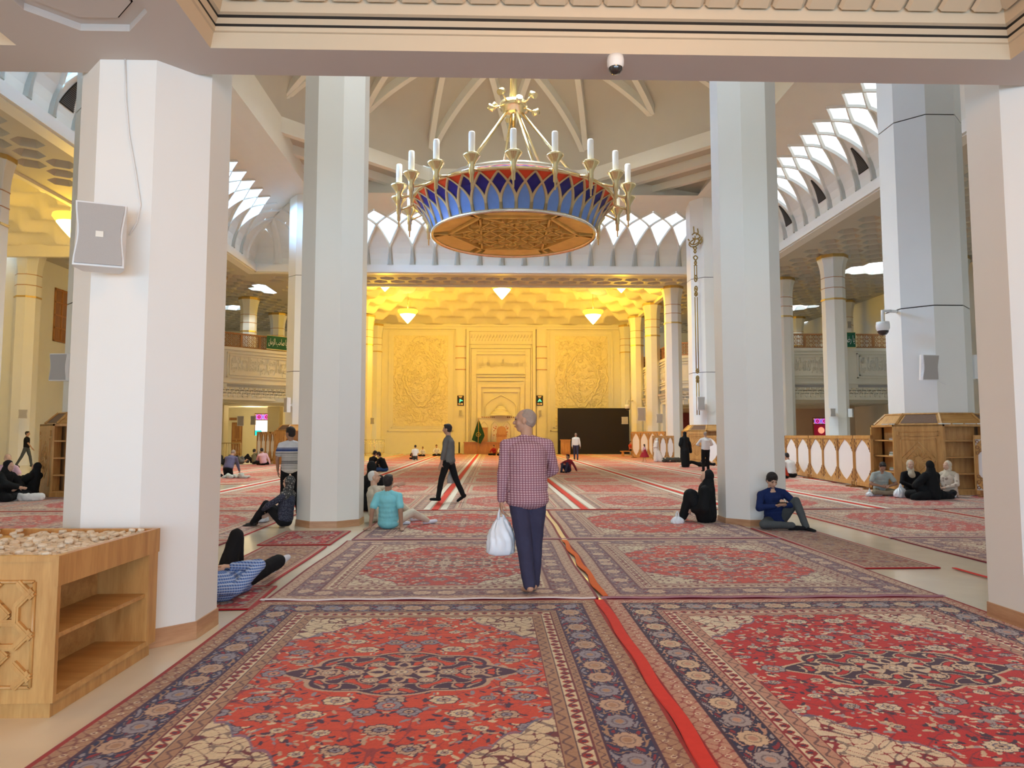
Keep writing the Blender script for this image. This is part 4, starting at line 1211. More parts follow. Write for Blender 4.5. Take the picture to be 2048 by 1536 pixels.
def carpet_mesh(name, W, L, res, img, wave=.0, seed=0):
    ny, nx = img.shape[:2]
    X, Y = np.meshgrid(np.linspace(-W / 2, W / 2, nx), np.linspace(-L / 2, L / 2, ny))
    ph = seed * 1.7
    Z = .010 + wave * (.5 + .5 * np.sin(X * 2.1 + ph) * np.sin(Y * 1.6 + ph * .7))
    Xw = X + wave * 1.4 * np.sin(Y * 2.3 + ph) * (np.abs(X) / (W / 2)) ** 4
    Yw = Y + wave * 1.2 * np.sin(X * 2.0 + ph * 1.3) * (np.abs(Y) / (L / 2)) ** 4
    co = np.stack([Xw, Yw, Z], -1).reshape(-1, 3)
    # hem: drop the rim to the floor
    ring = np.concatenate([np.arange(nx), np.arange(1, ny) * nx + nx - 1, (ny - 1) * nx + np.arange(nx - 2, -1, -1), np.arange(ny - 2, 0, -1) * nx])
    low = co[ring].copy(); low[:, 2] = 0.001
    n0 = len(co); co = np.concatenate([co, low]); nr = len(ring)
    idx = np.arange(nx * ny).reshape(ny, nx)
    q = np.stack([idx[:-1, :-1], idx[:-1, 1:], idx[1:, 1:], idx[1:, :-1]], -1).reshape(-1, 4)
    k = np.arange(nr); q2 = np.stack([ring[k], n0 + k, n0 + (k + 1) % nr, ring[(k + 1) % nr]], -1)
    q = np.concatenate([q, q2])
    me = bpy.data.meshes.new(name)
    me.vertices.add(len(co)); me.vertices.foreach_set('co', co.ravel().astype(np.float32))
    me.loops.add(q.size); me.loops.foreach_set('vertex_index', q.ravel().astype(np.int32))
    me.polygons.add(len(q)); me.polygons.foreach_set('loop_start', (np.arange(len(q)) * 4).astype(np.int32))
    at = me.color_attributes.new('weave', 'FLOAT_COLOR', 'POINT')
    col = np.ones((len(co), 4), np.float32); col[:n0, :3] = img.reshape(-1, 3); col[n0:, :3] = img.reshape(-1, 3)[ring]
    at.data.foreach_set('color', col.ravel())
    me.materials.append(M['carpet']); me.update(); me.validate()
    return me
def carpet(mesh, label, x, y, z=0.0, rot=0.0, group=None, cat='carpet', name='persian_carpet'):
    o = bpy.data.objects.new(name, mesh); COL.objects.link(o); o.location = (x, y, z); o.rotation_euler = (0, 0, rot)
    tag(o, label, cat, group); return o
CW, CL = 3.04, 3.98
RES_N = .0065
im = grain(carpet_pattern(CW, CL, RES_N, 'near_left', 3), 1)
meNL = carpet_mesh('carpet_weave_orange', CW, CL, RES_N, im, .006, 1)
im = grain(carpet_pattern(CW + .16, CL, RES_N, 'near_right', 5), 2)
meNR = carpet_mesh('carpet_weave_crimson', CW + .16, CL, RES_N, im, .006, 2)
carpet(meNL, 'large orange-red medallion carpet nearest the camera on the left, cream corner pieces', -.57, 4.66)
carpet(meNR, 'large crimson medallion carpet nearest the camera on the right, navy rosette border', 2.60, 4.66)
im = grain(carpet_pattern(CW, 3.72, .011, 'mid', 8), 3)
meM = carpet_mesh('carpet_weave_muted', CW, 3.72, .011, im, .008, 3)
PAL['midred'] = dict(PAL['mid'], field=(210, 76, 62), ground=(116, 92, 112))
im = grain(carpet_pattern(CW + .1, 3.72, .011, 'midred', 9), 4)
meM2 = carpet_mesh('carpet_weave_brick', CW + .1, 3.72, .011, im, .008, 4)
carpet(meM, 'muted red medallion carpet the old man with the white bag is walking over', -.55, 8.55, .002)
carpet(meM2, 'brick-red medallion carpet behind the nearest crimson one, crossed by nobody', 2.62, 8.55, .002)
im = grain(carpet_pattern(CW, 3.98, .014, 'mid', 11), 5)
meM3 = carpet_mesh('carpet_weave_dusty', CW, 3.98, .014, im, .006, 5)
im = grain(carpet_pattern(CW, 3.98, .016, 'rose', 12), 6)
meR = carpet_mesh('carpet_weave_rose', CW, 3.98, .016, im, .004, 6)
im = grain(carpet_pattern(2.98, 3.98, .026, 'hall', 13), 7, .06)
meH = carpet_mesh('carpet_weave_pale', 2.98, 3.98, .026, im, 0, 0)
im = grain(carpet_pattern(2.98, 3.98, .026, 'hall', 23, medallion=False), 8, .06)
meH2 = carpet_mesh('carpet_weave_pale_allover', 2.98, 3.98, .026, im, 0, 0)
for (me_, x, y, lb) in ((meM3, -.50, 12.52, 'dusty medallion carpet between the two middle pillars, left half'), (meM3, 2.62, 12.52, 'dusty medallion carpet between the two middle pillars, right half'),
                        (meR, 7.35, 12.52, 'rose medallion carpet right of the seated man in navy'), (meM3, 7.35, 8.50, 'dull red carpet cut by the nearest right pillar'), (meM3, 10.55, 8.45, 'dull red carpet hidden beyond the nearest right pillar'), (meR, 10.5, 12.52, 'rose carpet in front of the women sitting by the book kiosk'),
                        (meR, -5.25, 12.52, 'rose carpet under the seated woman in the patterned headscarf'), (meM3, -5.25, 8.5, 'dusty carpet behind the nearest left pillar, under the lying man\'s feet'), (meR, -8.4, 12.5, 'rose carpet farther left behind the nearest left pillar'), (meM3, -8.4, 8.45, 'dull red carpet at the left edge behind the tablet box')):
    carpet(me_, lb, x, y, .001)
HG = 'pale red carpets laid in rows over the hall'
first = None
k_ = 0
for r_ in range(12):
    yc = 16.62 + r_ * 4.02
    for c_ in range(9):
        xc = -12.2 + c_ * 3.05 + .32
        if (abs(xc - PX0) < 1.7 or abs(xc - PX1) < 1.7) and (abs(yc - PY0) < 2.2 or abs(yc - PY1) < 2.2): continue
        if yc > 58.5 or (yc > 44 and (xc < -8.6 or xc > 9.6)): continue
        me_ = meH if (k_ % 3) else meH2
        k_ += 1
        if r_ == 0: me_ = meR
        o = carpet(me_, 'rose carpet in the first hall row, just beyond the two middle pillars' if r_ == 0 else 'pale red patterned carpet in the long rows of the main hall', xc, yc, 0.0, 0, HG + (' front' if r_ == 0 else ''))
# long red joint strips and cream hems running down the hall
M['red_felt'] = mat('red_felt', (.62, .045, .035), .9, var=.12, scale=20)
M['orange_felt'] = mat('orange_red_felt', (.66, .13, .03), .9, var=.12, scale=20)
M['cream_felt'] = mat('cream_felt', (.74, .70, .62), .9, var=.06, scale=20)
def strip_rug(name, lb, pts, w, m, z=.016, h=.006, cat='strip', group=None):
    b = MB(); n = len(pts); vs = []
    for i, p in enumerate(pts):
        p = Vector(p); t = (Vector(pts[min(i + 1, n - 1)]) - Vector(pts[max(i - 1, 0)])).normalized(); nn = Vector((-t.y, t.x)) * ((w[i] if isinstance(w, (list, tuple)) else w) / 2)
        zz = z + .004 * math.sin(i * 1.3)
        for (q, dz) in ((p + nn, 0), (p + nn * .9, h), (p - nn * .9, h), (p - nn, 0)): vs.append((q.x, q.y, zz + dz))
    b.add(vs, [(i * 4 + k, i * 4 + (k + 1) % 4, i * 4 + 4 + (k + 1) % 4, i * 4 + 4 + k) for i in range(n - 1) for k in range(4)] + [(0, 1, 2, 3), tuple((n - 1) * 4 + k for k in (3, 2, 1, 0))])
    o = b.build(name, m); tag(o, lb, cat, group); return o
SG = 'cream and red joint strips down the hall'
for i in range(10):
    x = -13.68 + 3.05 * i + .32
    if x < -12 or x > 13: continue
    y1 = 58.8 if -9 < x < 10.5 else 42.6
    for (ya, yb) in ((14.65, y1),):
        if abs(x - PX0) < 1.8 or abs(x - PX1) < 1.8: ya, yb = 23, 35.5
        for dx in (-.17, .17): strip_rug('hem_strip', 'cream hem strip between two rows of hall carpets', [(x + dx, ya), (x + dx, yb)], .13, M['cream_felt'], .014, group=SG)
        strip_rug('joint_strip', 'narrow red strip between two rows of hall carpets', [(x, ya), (x, yb)], .14, M['red_felt'], .016, group="red joint strips down the hall")
wig = lambda pts, a, seed: [(p[0] + a * math.sin(seed + i * 1.1), p[1]) for i, p in enumerate(pts)]
lin = lambda a, c, n: [(a[0] + (c[0] - a[0]) * i / n, a[1] + (c[1] - a[1]) * i / n) for i in range(n + 1)]
strip_rug('joint_strip', 'wavy red strip between the two nearest carpets', wig(lin((.985, 2.6), (.975, 6.60), 22), .010, 0), .085, M['red_felt'], .018)
strip_rug('joint_strip', 'twisted orange strip beside the walking old man\'s feet', wig(lin((1.04, 6.75), (1.02, 10.35), 18), .014, 2), [.05 + .03 * abs(math.sin(i * .6)) for i in range(19)], M['orange_felt'], .02)
M['mauve_felt'] = mat('mauve_selvage', (.34, .16, .20), .9, var=.2, scale=8)
M['pale_selvage'] = mat('pale_selvage', (.70, .62, .62), .9, var=.1, scale=8)
strip_rug('selvage_strip', 'pale wavy selvage along the far edge of the nearest orange-red carpet', [(p[0], p[1] + .012 * math.sin(p[0] * 5)) for p in lin((-2.1, 6.68), (.95, 6.70), 24)], .05, M['pale_selvage'], .018)
strip_rug('selvage_strip', 'mauve selvage along the far edge of the nearest crimson carpet', [(p[0], p[1] + .01 * math.sin(p[0] * 4)) for p in lin((1.0, 6.70), (4.2, 6.69), 24)], .06, M['mauve_felt'], .018)
strip_rug('selvage_strip', 'mauve selvage across the floor in front of the two middle pillars', [(p[0], p[1]) for p in lin((-2.0, 10.46), (4.2, 10.46), 12)], .05, M['mauve_felt'], .018)
strip_rug('selvage_strip', 'folded crimson carpet edge to the right of the walking old man', [(1.45, 14.62), (2.0, 14.6), (2.6, 14.64)], .07, M['red_felt'], .016)
strip_rug('selvage_strip', 'dark red selvage behind the seated man in navy', lin((5.8, 14.6), (12.2, 14.58), 8), .05, M['mauve_felt'], .016)
strip_rug('selvage_strip', 'dark red selvage right of the seated man in navy', lin((5.8, 10.47), (12.2, 10.44), 8), .05, M['mauve_felt'], .016)
# runners in the pillar lines
PAL['runner_red'] = dict(PAL['near_right'], field=(178, 30, 40), guard=(170, 140, 118), edge=(176, 24, 36))
im = grain(carpet_pattern(1.0, 1.42, .012, 'runner_red', 31, medallion=False, runner=True), 11)
yy_, xx_ = np.mgrid[0:im.shape[0], 0:im.shape[1]]; uu = np.abs(xx_ / im.shape[1] - .5); vv = ((yy_ / im.shape[0]) * 2) % 1 - .5
dm = (uu * 1.5 + np.abs(vv) < .42) & (uu < .36) & (yy_ > 10) & (yy_ < im.shape[0] - 10); im[dm & ((xx_ + yy_) % 3 > 0)] = hexc(168, 140, 122)
meRun = carpet_mesh('rug_weave_scarlet', 1.0, 1.42, .012, im, .004, 3)
carpet(meRun, 'small scarlet rug with two beige lozenges at the foot of the left middle pillar', -2.72, 10.75, .004, 0, cat='rug', name='prayer_rug')
PAL['runner_beige'] = dict(PAL['mid'], field=(176, 140, 116), edge=(178, 34, 44), flower=(150, 70, 66), dark=(128, 84, 76), cream=(200, 176, 148))
im = grain(carpet_pattern(.86, 2.6, .012, 'runner_beige', 33, medallion=False, runner=True), 12)
meRun2 = carpet_mesh('rug_weave_beige', .86, 2.6, .012, im, .004, 4)
carpet(meRun2, 'beige runner with red edges by the lying man\'s feet', -2.66, 8.60, .004, 0, cat='rug', name='runner_rug')
im = grain(carpet_pattern(.88, 3.55, .012, 'runner_beige', 35, medallion=False, runner=True), 13)
meRun3 = carpet_mesh('rug_weave_brown', .88, 3.55, .012, im, .004, 4)
carpet(meRun3, 'long beige-brown runner with red edges in front of the man in navy', 4.63, 9.88, .004, 0, cat='rug', name='runner_rug')
im = grain(carpet_pattern(.95, .95, .012, 'runner_red', 36, medallion=False, runner=True), 14)
carpet(carpet_mesh('rug_weave_small', .95, .95, .012, im, .004, 2), 'small red rug under the lying man in blue plaid', -2.58, 6.82, .004, .05, cat='rug', name='prayer_rug')
strip_rug('edge_strip', 'bright red carpet edge beside the nearest right pillar', lin((5.22, 6.6), (5.22, 8.1), 4), .05, M['red_felt'], .014)
# ================================================================== BOOK KIOSKS ROUND THE GREAT PILLARS
M['lattice_dark'] = mat('dark_pierced_cover', (.16, .085, .05), .6, var=.6, scale=60)
def kiosk(label, cx, cy, front_solid_first=True):
    """octagonal book counter: solid carved faces alternate with open shelves, sloping lectern top"""
    t = thing('book_kiosk', label, 'bookcase', (cx, cy, 0))
    RI, RO, HH = 1.08, 1.40, 1.80
    outer, inner = octo(0, 0, RO), octo(0, 0, .99)
    mid = octo(0, 0, RI)
    b = MB(); b.prism(octo(0, 0, RO + .02), 0, .12); b.build('plinth', M['oak'], t)
    b = MB(); b.prism(mid, .12, HH - .04); b.build('core', M['oak'], t)
    for k in range(8):
        a, c = Vector(outer[k]), Vector(outer[(k + 1) % 8]); mid_ = (a + c) / 2; nrm = mid_.normalized(); d = (c - a).normalized(); L = (c - a).length
        m4 = Matrix(((d.x, nrm.x, 0, a.x), (d.y, nrm.y, 0, a.y), (0, 0, 1, 0), (0, 0, 0, 1)))
        solid = (k % 2 == 1) == front_solid_first
        if solid:
            p = MB(); p.box(0, L, -.06, 0, .12, HH)
            for (u0, u1, z0, z1) in ((.10, L - .10, HH - .30, HH - .16), (.16, L - .16, .26, HH - .36)):
                w_ = .03
                p.box(u0, u1, 0, .022, z0, z0 + w_); p.box(u0, u1, 0, .022, z1 - w_, z1); p.box(u0, u0 + w_, 0, .022, z0, z1); p.box(u1 - w_, u1, 0, .022, z0, z1)
            czz = .90
            for (rx, rz) in ((.42, .46), (.30, .33)):
                for q in range(4):
                    A = ((L / 2 + rx * math.cos(q * PI / 2), .0, czz + rz * math.sin(q * PI / 2))); B = ((L / 2 + rx * math.cos((q + 1) * PI / 2), .0, czz + rz * math.sin((q + 1) * PI / 2)))
                    p.tube([A, B], .014, 5)
            for q in range(14):
                an = 2 * PI * q / 14; p.tube([(L / 2 + .08 * math.cos(an), .004, czz + .08 * math.sin(an)), (L / 2 + .24 * math.cos(an + .3), .01, czz + .24 * math.sin(an + .3))], .010, 4)
            p.xform(m4); p.build('carved_panel', M['oak'], t)
        else:
            s = MB()
            for z in (.12, .52, .94, 1.36, HH - .06): 
                s.box(.04, L - .04, -.30, -.01, z, z + .035)
            s.xform(m4); s.build('shelf', M['oak_h'], t)
            for (u0, u1) in ((0, .05), (L - .05, L)): s = MB(); s.box(u0, u1, -.30, 0, .12, HH); s.xform(m4); s.build('side_board', M['oak'], t)
    # sloping top: frames with pierced dark covers on every second face
    slope = MB(); covers = []; beams = MB()
    o2, i2 = octo(0, 0, RO - .10), octo(0, 0, 1.03)
    for k in range(8):
        a, c, e, g = outer[k], outer[(k + 1) % 8], i2[(k + 1) % 8], i2[k]
        z0, z1 = HH, 2.08
        P = lambda p, z: (p[0], p[1], z)
        slope.add([P(o2[k], z0), P(o2[(k + 1) % 8], z0), P(e, z1), P(g, z1)], [(0, 1, 2, 3)])
        beams.tube([P(o2[k], z0 + .01), P(g, z1 + .01)], .035, 4, sm=False)
        beams.tube([P(g, z1), P(e, z1)], .03, 4, sm=False)
        solid = (k % 2 == 1) == front_solid_first
        if solid:
            q = [Vector(P(o2[k], z0 + .012)), Vector(P(o2[(k + 1) % 8], z0 + .012)), Vector(P(e, z1 + .012)), Vector(P(g, z1 + .012))]
            cc = sum(q, Vector()) / 4; q = [cc + (v - cc) * .82 for v in q]
            cover = MB(); cover.add(q, [(0, 1, 2, 3)]); covers.append(cover)
    slope.add([(p[0], p[1], 2.08) for p in i2] + [(p[0], p[1], 2.08) for p in inner], [(i, (i + 1) % 8, 8 + (i + 1) % 8, 8 + i) for i in range(8)])
    b = MB(); b.prism(outer, HH - .05, HH); b.build('counter', M['oak'], t)
    st_ = slope.build('sloping_top', M['oak_h'], t); [cv.build('pierced_cover', M['lattice_dark'], st_) for cv in covers]; beams.build('top_frame', M['oak'], t)
    return t
kR = kiosk('tall octagonal wooden book kiosk around the great bluish pillar, behind the seated group', PX1 + .1, PY0, False)
kL = kiosk('tall octagonal wooden book kiosk behind the group on the left', PX0, PY0, False)
kFR = kiosk('far wooden book kiosk around the pillar with gold calligraphy', PX1, PY1, False)
kFL = kiosk('far wooden book kiosk beside the standing man in the striped shirt', PX0, PY1, False)
# books lying on the right kiosk
M['paper'] = mat('book_pages', (.80, .77, .68), .7)
BK = [mat('book_cover_green', (.20, .28, .22), .5), mat('book_cover_grey', (.45, .47, .48), .5), mat('book_cover_dark', (.10, .08, .08), .5), mat('book_cover_white', (.72, .70, .66), .5), mat('book_cover_brown', (.33, .20, .12), .5)]
def book(label, x, y, z, rz, w=.24, d=.17, h=.035, m=0, group=None):
    t = thing('book', label, 'book', (x, y, z), rz, group)
    b = MB(); b.box(-w / 2 + .006, w / 2 - .006, -d / 2 + .006, d / 2 - .002, .004, h - .004); b.build('pages', M['paper'], t)
    b = MB(); b.box(-w / 2, w / 2, -d / 2, d / 2, 0, .005); b.box(-w / 2, w / 2, -d / 2, d / 2, h - .005, h); b.box(-w / 2, w / 2, d / 2 - .005, d / 2, 0, h); b.build('cover', BK[m], t)
    return t
rb_ = random.Random(5)
kx, ky = PX1 + .1, PY0
HHK = 1.80
an45 = PI
fx_, fy_ = kx + 1.25 * math.cos(an45), ky + 1.25 * math.sin(an45)
for zsh, n in ((.555, 3), (.975, 3), (1.395, 2)):
    for i in range(n):
        book('closed book stacked on the left open shelves of the right kiosk', fx_ + rb_.uniform(-.015, .015), fy_ - .36, zsh + i * .034, PI / 2 + rb_.uniform(-.15, .15), m=rb_.randrange(5), group='books stacked on the kiosk shelves')
for (px, rz, m_) in ((1670, -.7, 3), (1690, -.5, 1)):
    p = None; book('pale book left on the left corner of the right kiosk counter' if px < 1680 else 'grey book on the left part of the right kiosk counter', fx_ - .02, fy_ - (.05 if px < 1680 else .42), HHK, rz, m=m_)
for i, (dx, m_) in enumerate(((.33, 3), (.66, 0), (.99, 4), (1.32, 3))):
    a_ = math.radians(-90); q = Vector((kx + 1.30 * math.cos(a_), ky + 1.30 * math.sin(a_))); d_ = Vector((math.cos(a_ + PI / 2), math.sin(a_ + PI / 2)))
    q = q + d_ * (dx - .8)
    book(('white', 'green', 'brown', 'second white')[i] + ' book lying on the right counter edge of the right kiosk', q.x, q.y, HHK, a_ + PI / 2 + .1 * i, m=m_, h=.03)
q_ = (kFL.location.x, kFL.location.y)
# ================================================================== WOODEN SCREENS
M['screen_panel'] = mat('white_screen_cloth', (.80, .76, .74), .6, var=.03)
def screen(label, a, b_, npan=3, h=1.52, group=None):
    """wooden partition on feet: pointed lobed openings filled with white cloth"""
    m, L = frame_mat(a, b_)
    t = thing('wooden_screen', label, 'screen', (0, 0, 0), 0, group); t.matrix_world = m
    fr = MB(); pw = L / npan
    fr.box(0, L, -.04, .04, h - .10, h); fr.box(0, L, -.04, .04, .07, .17)
    for k in range(npan + 1): fr.box(max(0, k * pw - .035), min(L, k * pw + .035), -.04, .04, .07, h)
    fr.build('frame', M['oak'], t)
    for k in range(npan):
        x0, x1 = k * pw + .035, (k + 1) * pw - .035; cx = (x0 + x1) / 2; hw = (x1 - x0) / 2; z0, z1 = .17, h - .10; cz = (z0 + z1) / 2; hz = (z1 - z0) / 2
        n = 28; outl = []
        for i in range(n):       # lobed lozenge outline
            s = i / n * 4; q = int(s); f = s - q
            prof = lambda f: (1 - (max(0, f - .42) / .58) ** 1.25 * .93 if f > .42 else 1.0)
            seg = (f, 1 - f)[q % 2]
            # f: 0 at side middle, 1 at tip
            w_ = prof(seg); zz = seg
            sx = 1 if q in (0, 3) else -1; sz = 1 if q in (0, 1) else -1
            outl.append((cx + sx * hw * .92 * w_, cz + sz * hz * .98 * zz))
        rect = []
        for (ox, oz) in outl:
            dx, dz = (ox - cx) / hw, (oz - cz) / hz; mxx = max(abs(dx), abs(dz), 1e-6)
            rect.append((cx + dx / mxx * hw, cz + dz / mxx * hz))
        sp = MB()
        vs = [(p[0], -.02, p[1]) for p in outl] + [(p[0], -.02, p[1]) for p in rect] + [(p[0], .02, p[1]) for p in outl] + [(p[0], .02, p[1]) for p in rect]
        fs = []
        for i in range(n):
            j = (i + 1) % n
            fs += [(i, j, n + j, n + i), (2 * n + i, 3 * n + i, 3 * n + j, 2 * n + j), (i, 2 * n + i, 2 * n + j, j)]
        sp.add(vs, fs)
        for (sx, sz) in ((1, 1), (-1, 1), (1, -1), (-1, -1)):        # pierced scroll work at the corners, standing proud
            for q in range(5):
                u_, v_ = .93 - .17 * (q % 2) * (1 if q < 3 else .6), .90 - .11 * q
                c = (cx + sx * hw * u_, cz + sz * hz * v_)
                for yy in (.024, -.024):
                    sp.tube([(c[0] + .035 * math.cos(w), yy, c[1] + .035 * math.sin(w)) for w in [e * 2 * PI / 8 for e in range(9)]], .010, 4, 1, cap=False)
        sp.build('fretwork', [M['oak'], M['oak_dark']], t)
        cl = MB(); cl.add([(p[0], .0, p[1]) for p in outl], [tuple(range(n))]); cl.v = cl.v; cl.box(x0, x1, -.006, .006, z0, z1)
        cl = MB(); cl.box(x0 - .01, x1 + .01, -.006, .006, z0, z1); cl.build('cloth_panel', M['screen_panel'], t)
    for x in (.15, L - .15):
        f = MB(); f.box(x - .04, x + .04, -.22, .22, 0, .05); f.box(x - .04, x + .04, -.05, .05, .05, .16); f.build('foot', M['oak_dark'], t)
    return t
pA, pB = onz(1762, 992), onz(1575, 949)
run = (Vector((pB.x, pB.y)) - Vector((10.35, 18.55)))
A0 = Vector((10.56, 19.75)); dirr = Vector((pB.x - .0, 28.3)) - A0
Ltot = dirr.length; dirr.normalize()
pos = 0.0; SGp = None
names = ('nearest to the right kiosk, partly behind its shelves', 'second to the left of the right kiosk', 'third to the left of the right kiosk', 'last one, touching the right middle pillar in view', 'hidden behind the right middle pillar', 'farther on behind the right middle pillar')
for i, n in enumerate((1, 3, 2, 2, 2)):
    L = {1: 1.25, 2: 2.8, 3: 4.0}[n]
    a = A0 + dirr * pos; c = A0 + dirr * (pos + L)
    screen('wooden screen with white lobed panels, ' + names[i], c, a, n)
    pos += L + .03
p1, p2 = Vector((PX1 + 1.9, 18.1)), Vector((13.6, 14.6))
screen('wooden screen with white lobed panels right of the book kiosk, cut by the edge pillar', Vector((11.95, 17.55)), Vector((13.7, 15.4)), 2)
screen('wooden screen with white pointed panels behind the standing man in white', (10.9, 36.9), (13.2, 34.3), 4)
screen('small wooden screen left of the far right kiosk', (9.7, 43.4), (10.9, 42.9), 3)
screen('wooden screen behind the child in the white chador', (9.6, 49.2), (11.3, 46.6), 4, 1.8)
screen('wooden screen behind the girl in the red dress', (10.9, 56.2), (11.3, 53.6), 3, 1.8)
pl1, pl2 = aty(513, 900, 42.0), aty(549, 900, 42.0)
screen('wooden screen under the bright window, left of the man in the striped shirt', (pl1.x, 42.0), (pl2.x, 42.0), 4, 1.75)

# ================================================================== BOX OF CLAY PRAYER TABLETS, front left
bx0_, bx1_, by0_, by1_, hb = -3.42, -2.33, 3.98, 5.14, .845
t = thing('tablet_box', 'honey-coloured wooden box of clay tablets with open side shelves at the lower left', 'cabinet', (bx0_, by0_, 0))
W_, D_ = bx1_ - bx0_, by1_ - by0_
b = MB(); b.box(-.0, W_ - .03, .03, D_ - .02, 0, .085); b.build('plinth', M['oak'], t)
b = MB(); b.box(0, W_, 0, .03, .085, hb - .15); b.box(0, W_ - .03, 0, .03, hb - .15, hb - .02); b.build('front_panel', M['oak'], t)
b = MB(); b.box(0, W_ - .34, .03, D_, .085, hb - .02); b.build('core', M['oak_h'], t)
b = MB(); b.box(0, W_, D_ - .03, D_ - .0, .085, hb - .02); b.box(W_ - .34, W_, D_ - .13, D_ - .03, .085, hb - .09); b.build('end_post', M['oak'], t)
b = MB(); b.box(W_ - .34, W_ - .002, .03, D_ - .03, .085, .12); b.build('shelf', M['oak_h'], t)
b = MB(); b.box(W_ - .34, W_ - .02, .03, D_ - .03, .41, .435); b.build('shelf', M['oak_h'], t)
b = MB(); b.box(W_ - .03, W_ + .004, -.005, D_ + .012, hb - .15, hb + .012); b.box(0, W_ - .03, -.005, .03, hb - .02, hb + .012); b.box(0, W_ - .03, D_ - .03, D_ + .01, hb - .02, hb + .012); b.box(-.0, .03, 0, D_, hb - .02, hb + .012)
b.build('rim', M['oak'], t)
b = MB(); b.box(.03, W_ - .03, .03, D_ - .03, hb - .05, hb - .045 + .02); b.build('tray_bottom', M['oak'], t)
# carved star moulding on the front
b = MB()
fx0, fx1, fz0, fz1 = .30, W_ - .12, .17, .72
for (a, c) in (((fx0, fz0), (fx1, fz0)), ((fx1, fz0), (fx1, fz1)), ((fx1, fz1), (fx0, fz1)), ((fx0, fz1), (fx0, fz0))): b.tube([(a[0], -.004, a[1]), (c[0], -.004, c[1])], .010, 6)
sx, sz = (fx1 - fx0) / 3, (fz1 - fz0) / 2.5
def clipseg(a, c):
    pts = [(a[0] + (c[0] - a[0]) * i / 16, a[1] + (c[1] - a[1]) * i / 16) for i in range(17)]
    pts = [p for p in pts if fx0 < p[0] < fx1 and fz0 < p[1] < fz1]
    if len(pts) > 1:
        A, B = Vector((pts[0][0], 0, pts[0][1])), Vector((pts[-1][0], 0, pts[-1][1])); dv = B - A; an_ = -math.atan2(dv.z, dv.x)
        clipseg.n += 1; pr = .022 + .0007 * (clipseg.n % 9)
        for (w_, e_) in ((.034, 0), (.012, .006)): b.cbox(((A.x + B.x) / 2, -.009, (A.z + B.z) / 2), (dv.length + .012, pr + e_, w_), 0, Matrix.Rotation(an_, 3, 'Y'))
clipseg.n = 0
s_ = .215
for i in range(-1, 6):
    for j in range(-1, 5):
        cx, cz = fx1 - .02 - i * s_, fz0 + .06 + j * s_
        q_ = s_ * .30
        for sg in (-1, 1): clipseg((cx - q_, cz - sg * q_), (cx + q_, cz + sg * q_))
        for sg in (-1, 1):
            if (i + j) % 2: clipseg((cx + sg * q_, cz + q_), (cx + sg * q_, cz + s_ - q_))
            else: clipseg((cx + q_, cz + sg * q_), (cx + s_ - q_, cz + sg * q_))
            clipseg((cx + q_, cz + sg * q_), (cx + s_ * .5, cz + sg * s_ * .5))
b.build('star_moulding', M['oak'], t)
M['clay'] = mat('clay_tablet', (.70, .60, .45), .9, var=.12, scale=14)
M['clay2'] = mat('pale_clay_tablet', (.78, .71, .58), .9, var=.10, scale=14)
tabs = []
for i in range(5):
    b = MB(); r_ = .020 + .0018 * i
    prof = [(.0005, -.009), (r_ * .9, -.009), (r_, -.004), (r_, .004), (r_ * .86, .009), (.0005, .009)]
    b.lathe(prof, 8 if i % 2 else 10, sm=False); tabs.append(b.mesh('clay_tablet', [M['clay'], M['clay2']][i % 2]))
rt_ = random.Random(3)
cnt = 0
cells = []
for j in range(20):
    for i in range(19): cells.append((i, j))
rt_.shuffle(cells)
for layer in range(2):
    for (i, j) in cells:
        x = bx0_ + .06 + i * .0545 + rt_.uniform(-.012, .012); y = by0_ + .06 + j * .0545 + rt_.uniform(-.012, .012)
        if x > bx1_ - .05 or y > by1_ - .06: continue
        if layer == 1 and (rt_.random() > .45 or cnt >= 298): continue
        if layer == 0 and cnt >= 235: break
        if layer == 0 and x < bx0_ + .30: continue
        o = bpy.data.objects.new('clay_tablet', tabs[rt_.randrange(5)]); COL.objects.link(o)
        o.location = (x, y, hb - .012 + layer * .018 + rt_.uniform(0, .004))
        o.rotation_euler = (rt_.uniform(-.25, .25), rt_.uniform(-.25, .25), rt_.uniform(0, 3))
        tag(o, 'small round clay prayer tablet heaped in the wooden box at the lower left', 'prayer tablet', 'clay prayer tablets in the box'); cnt += 1

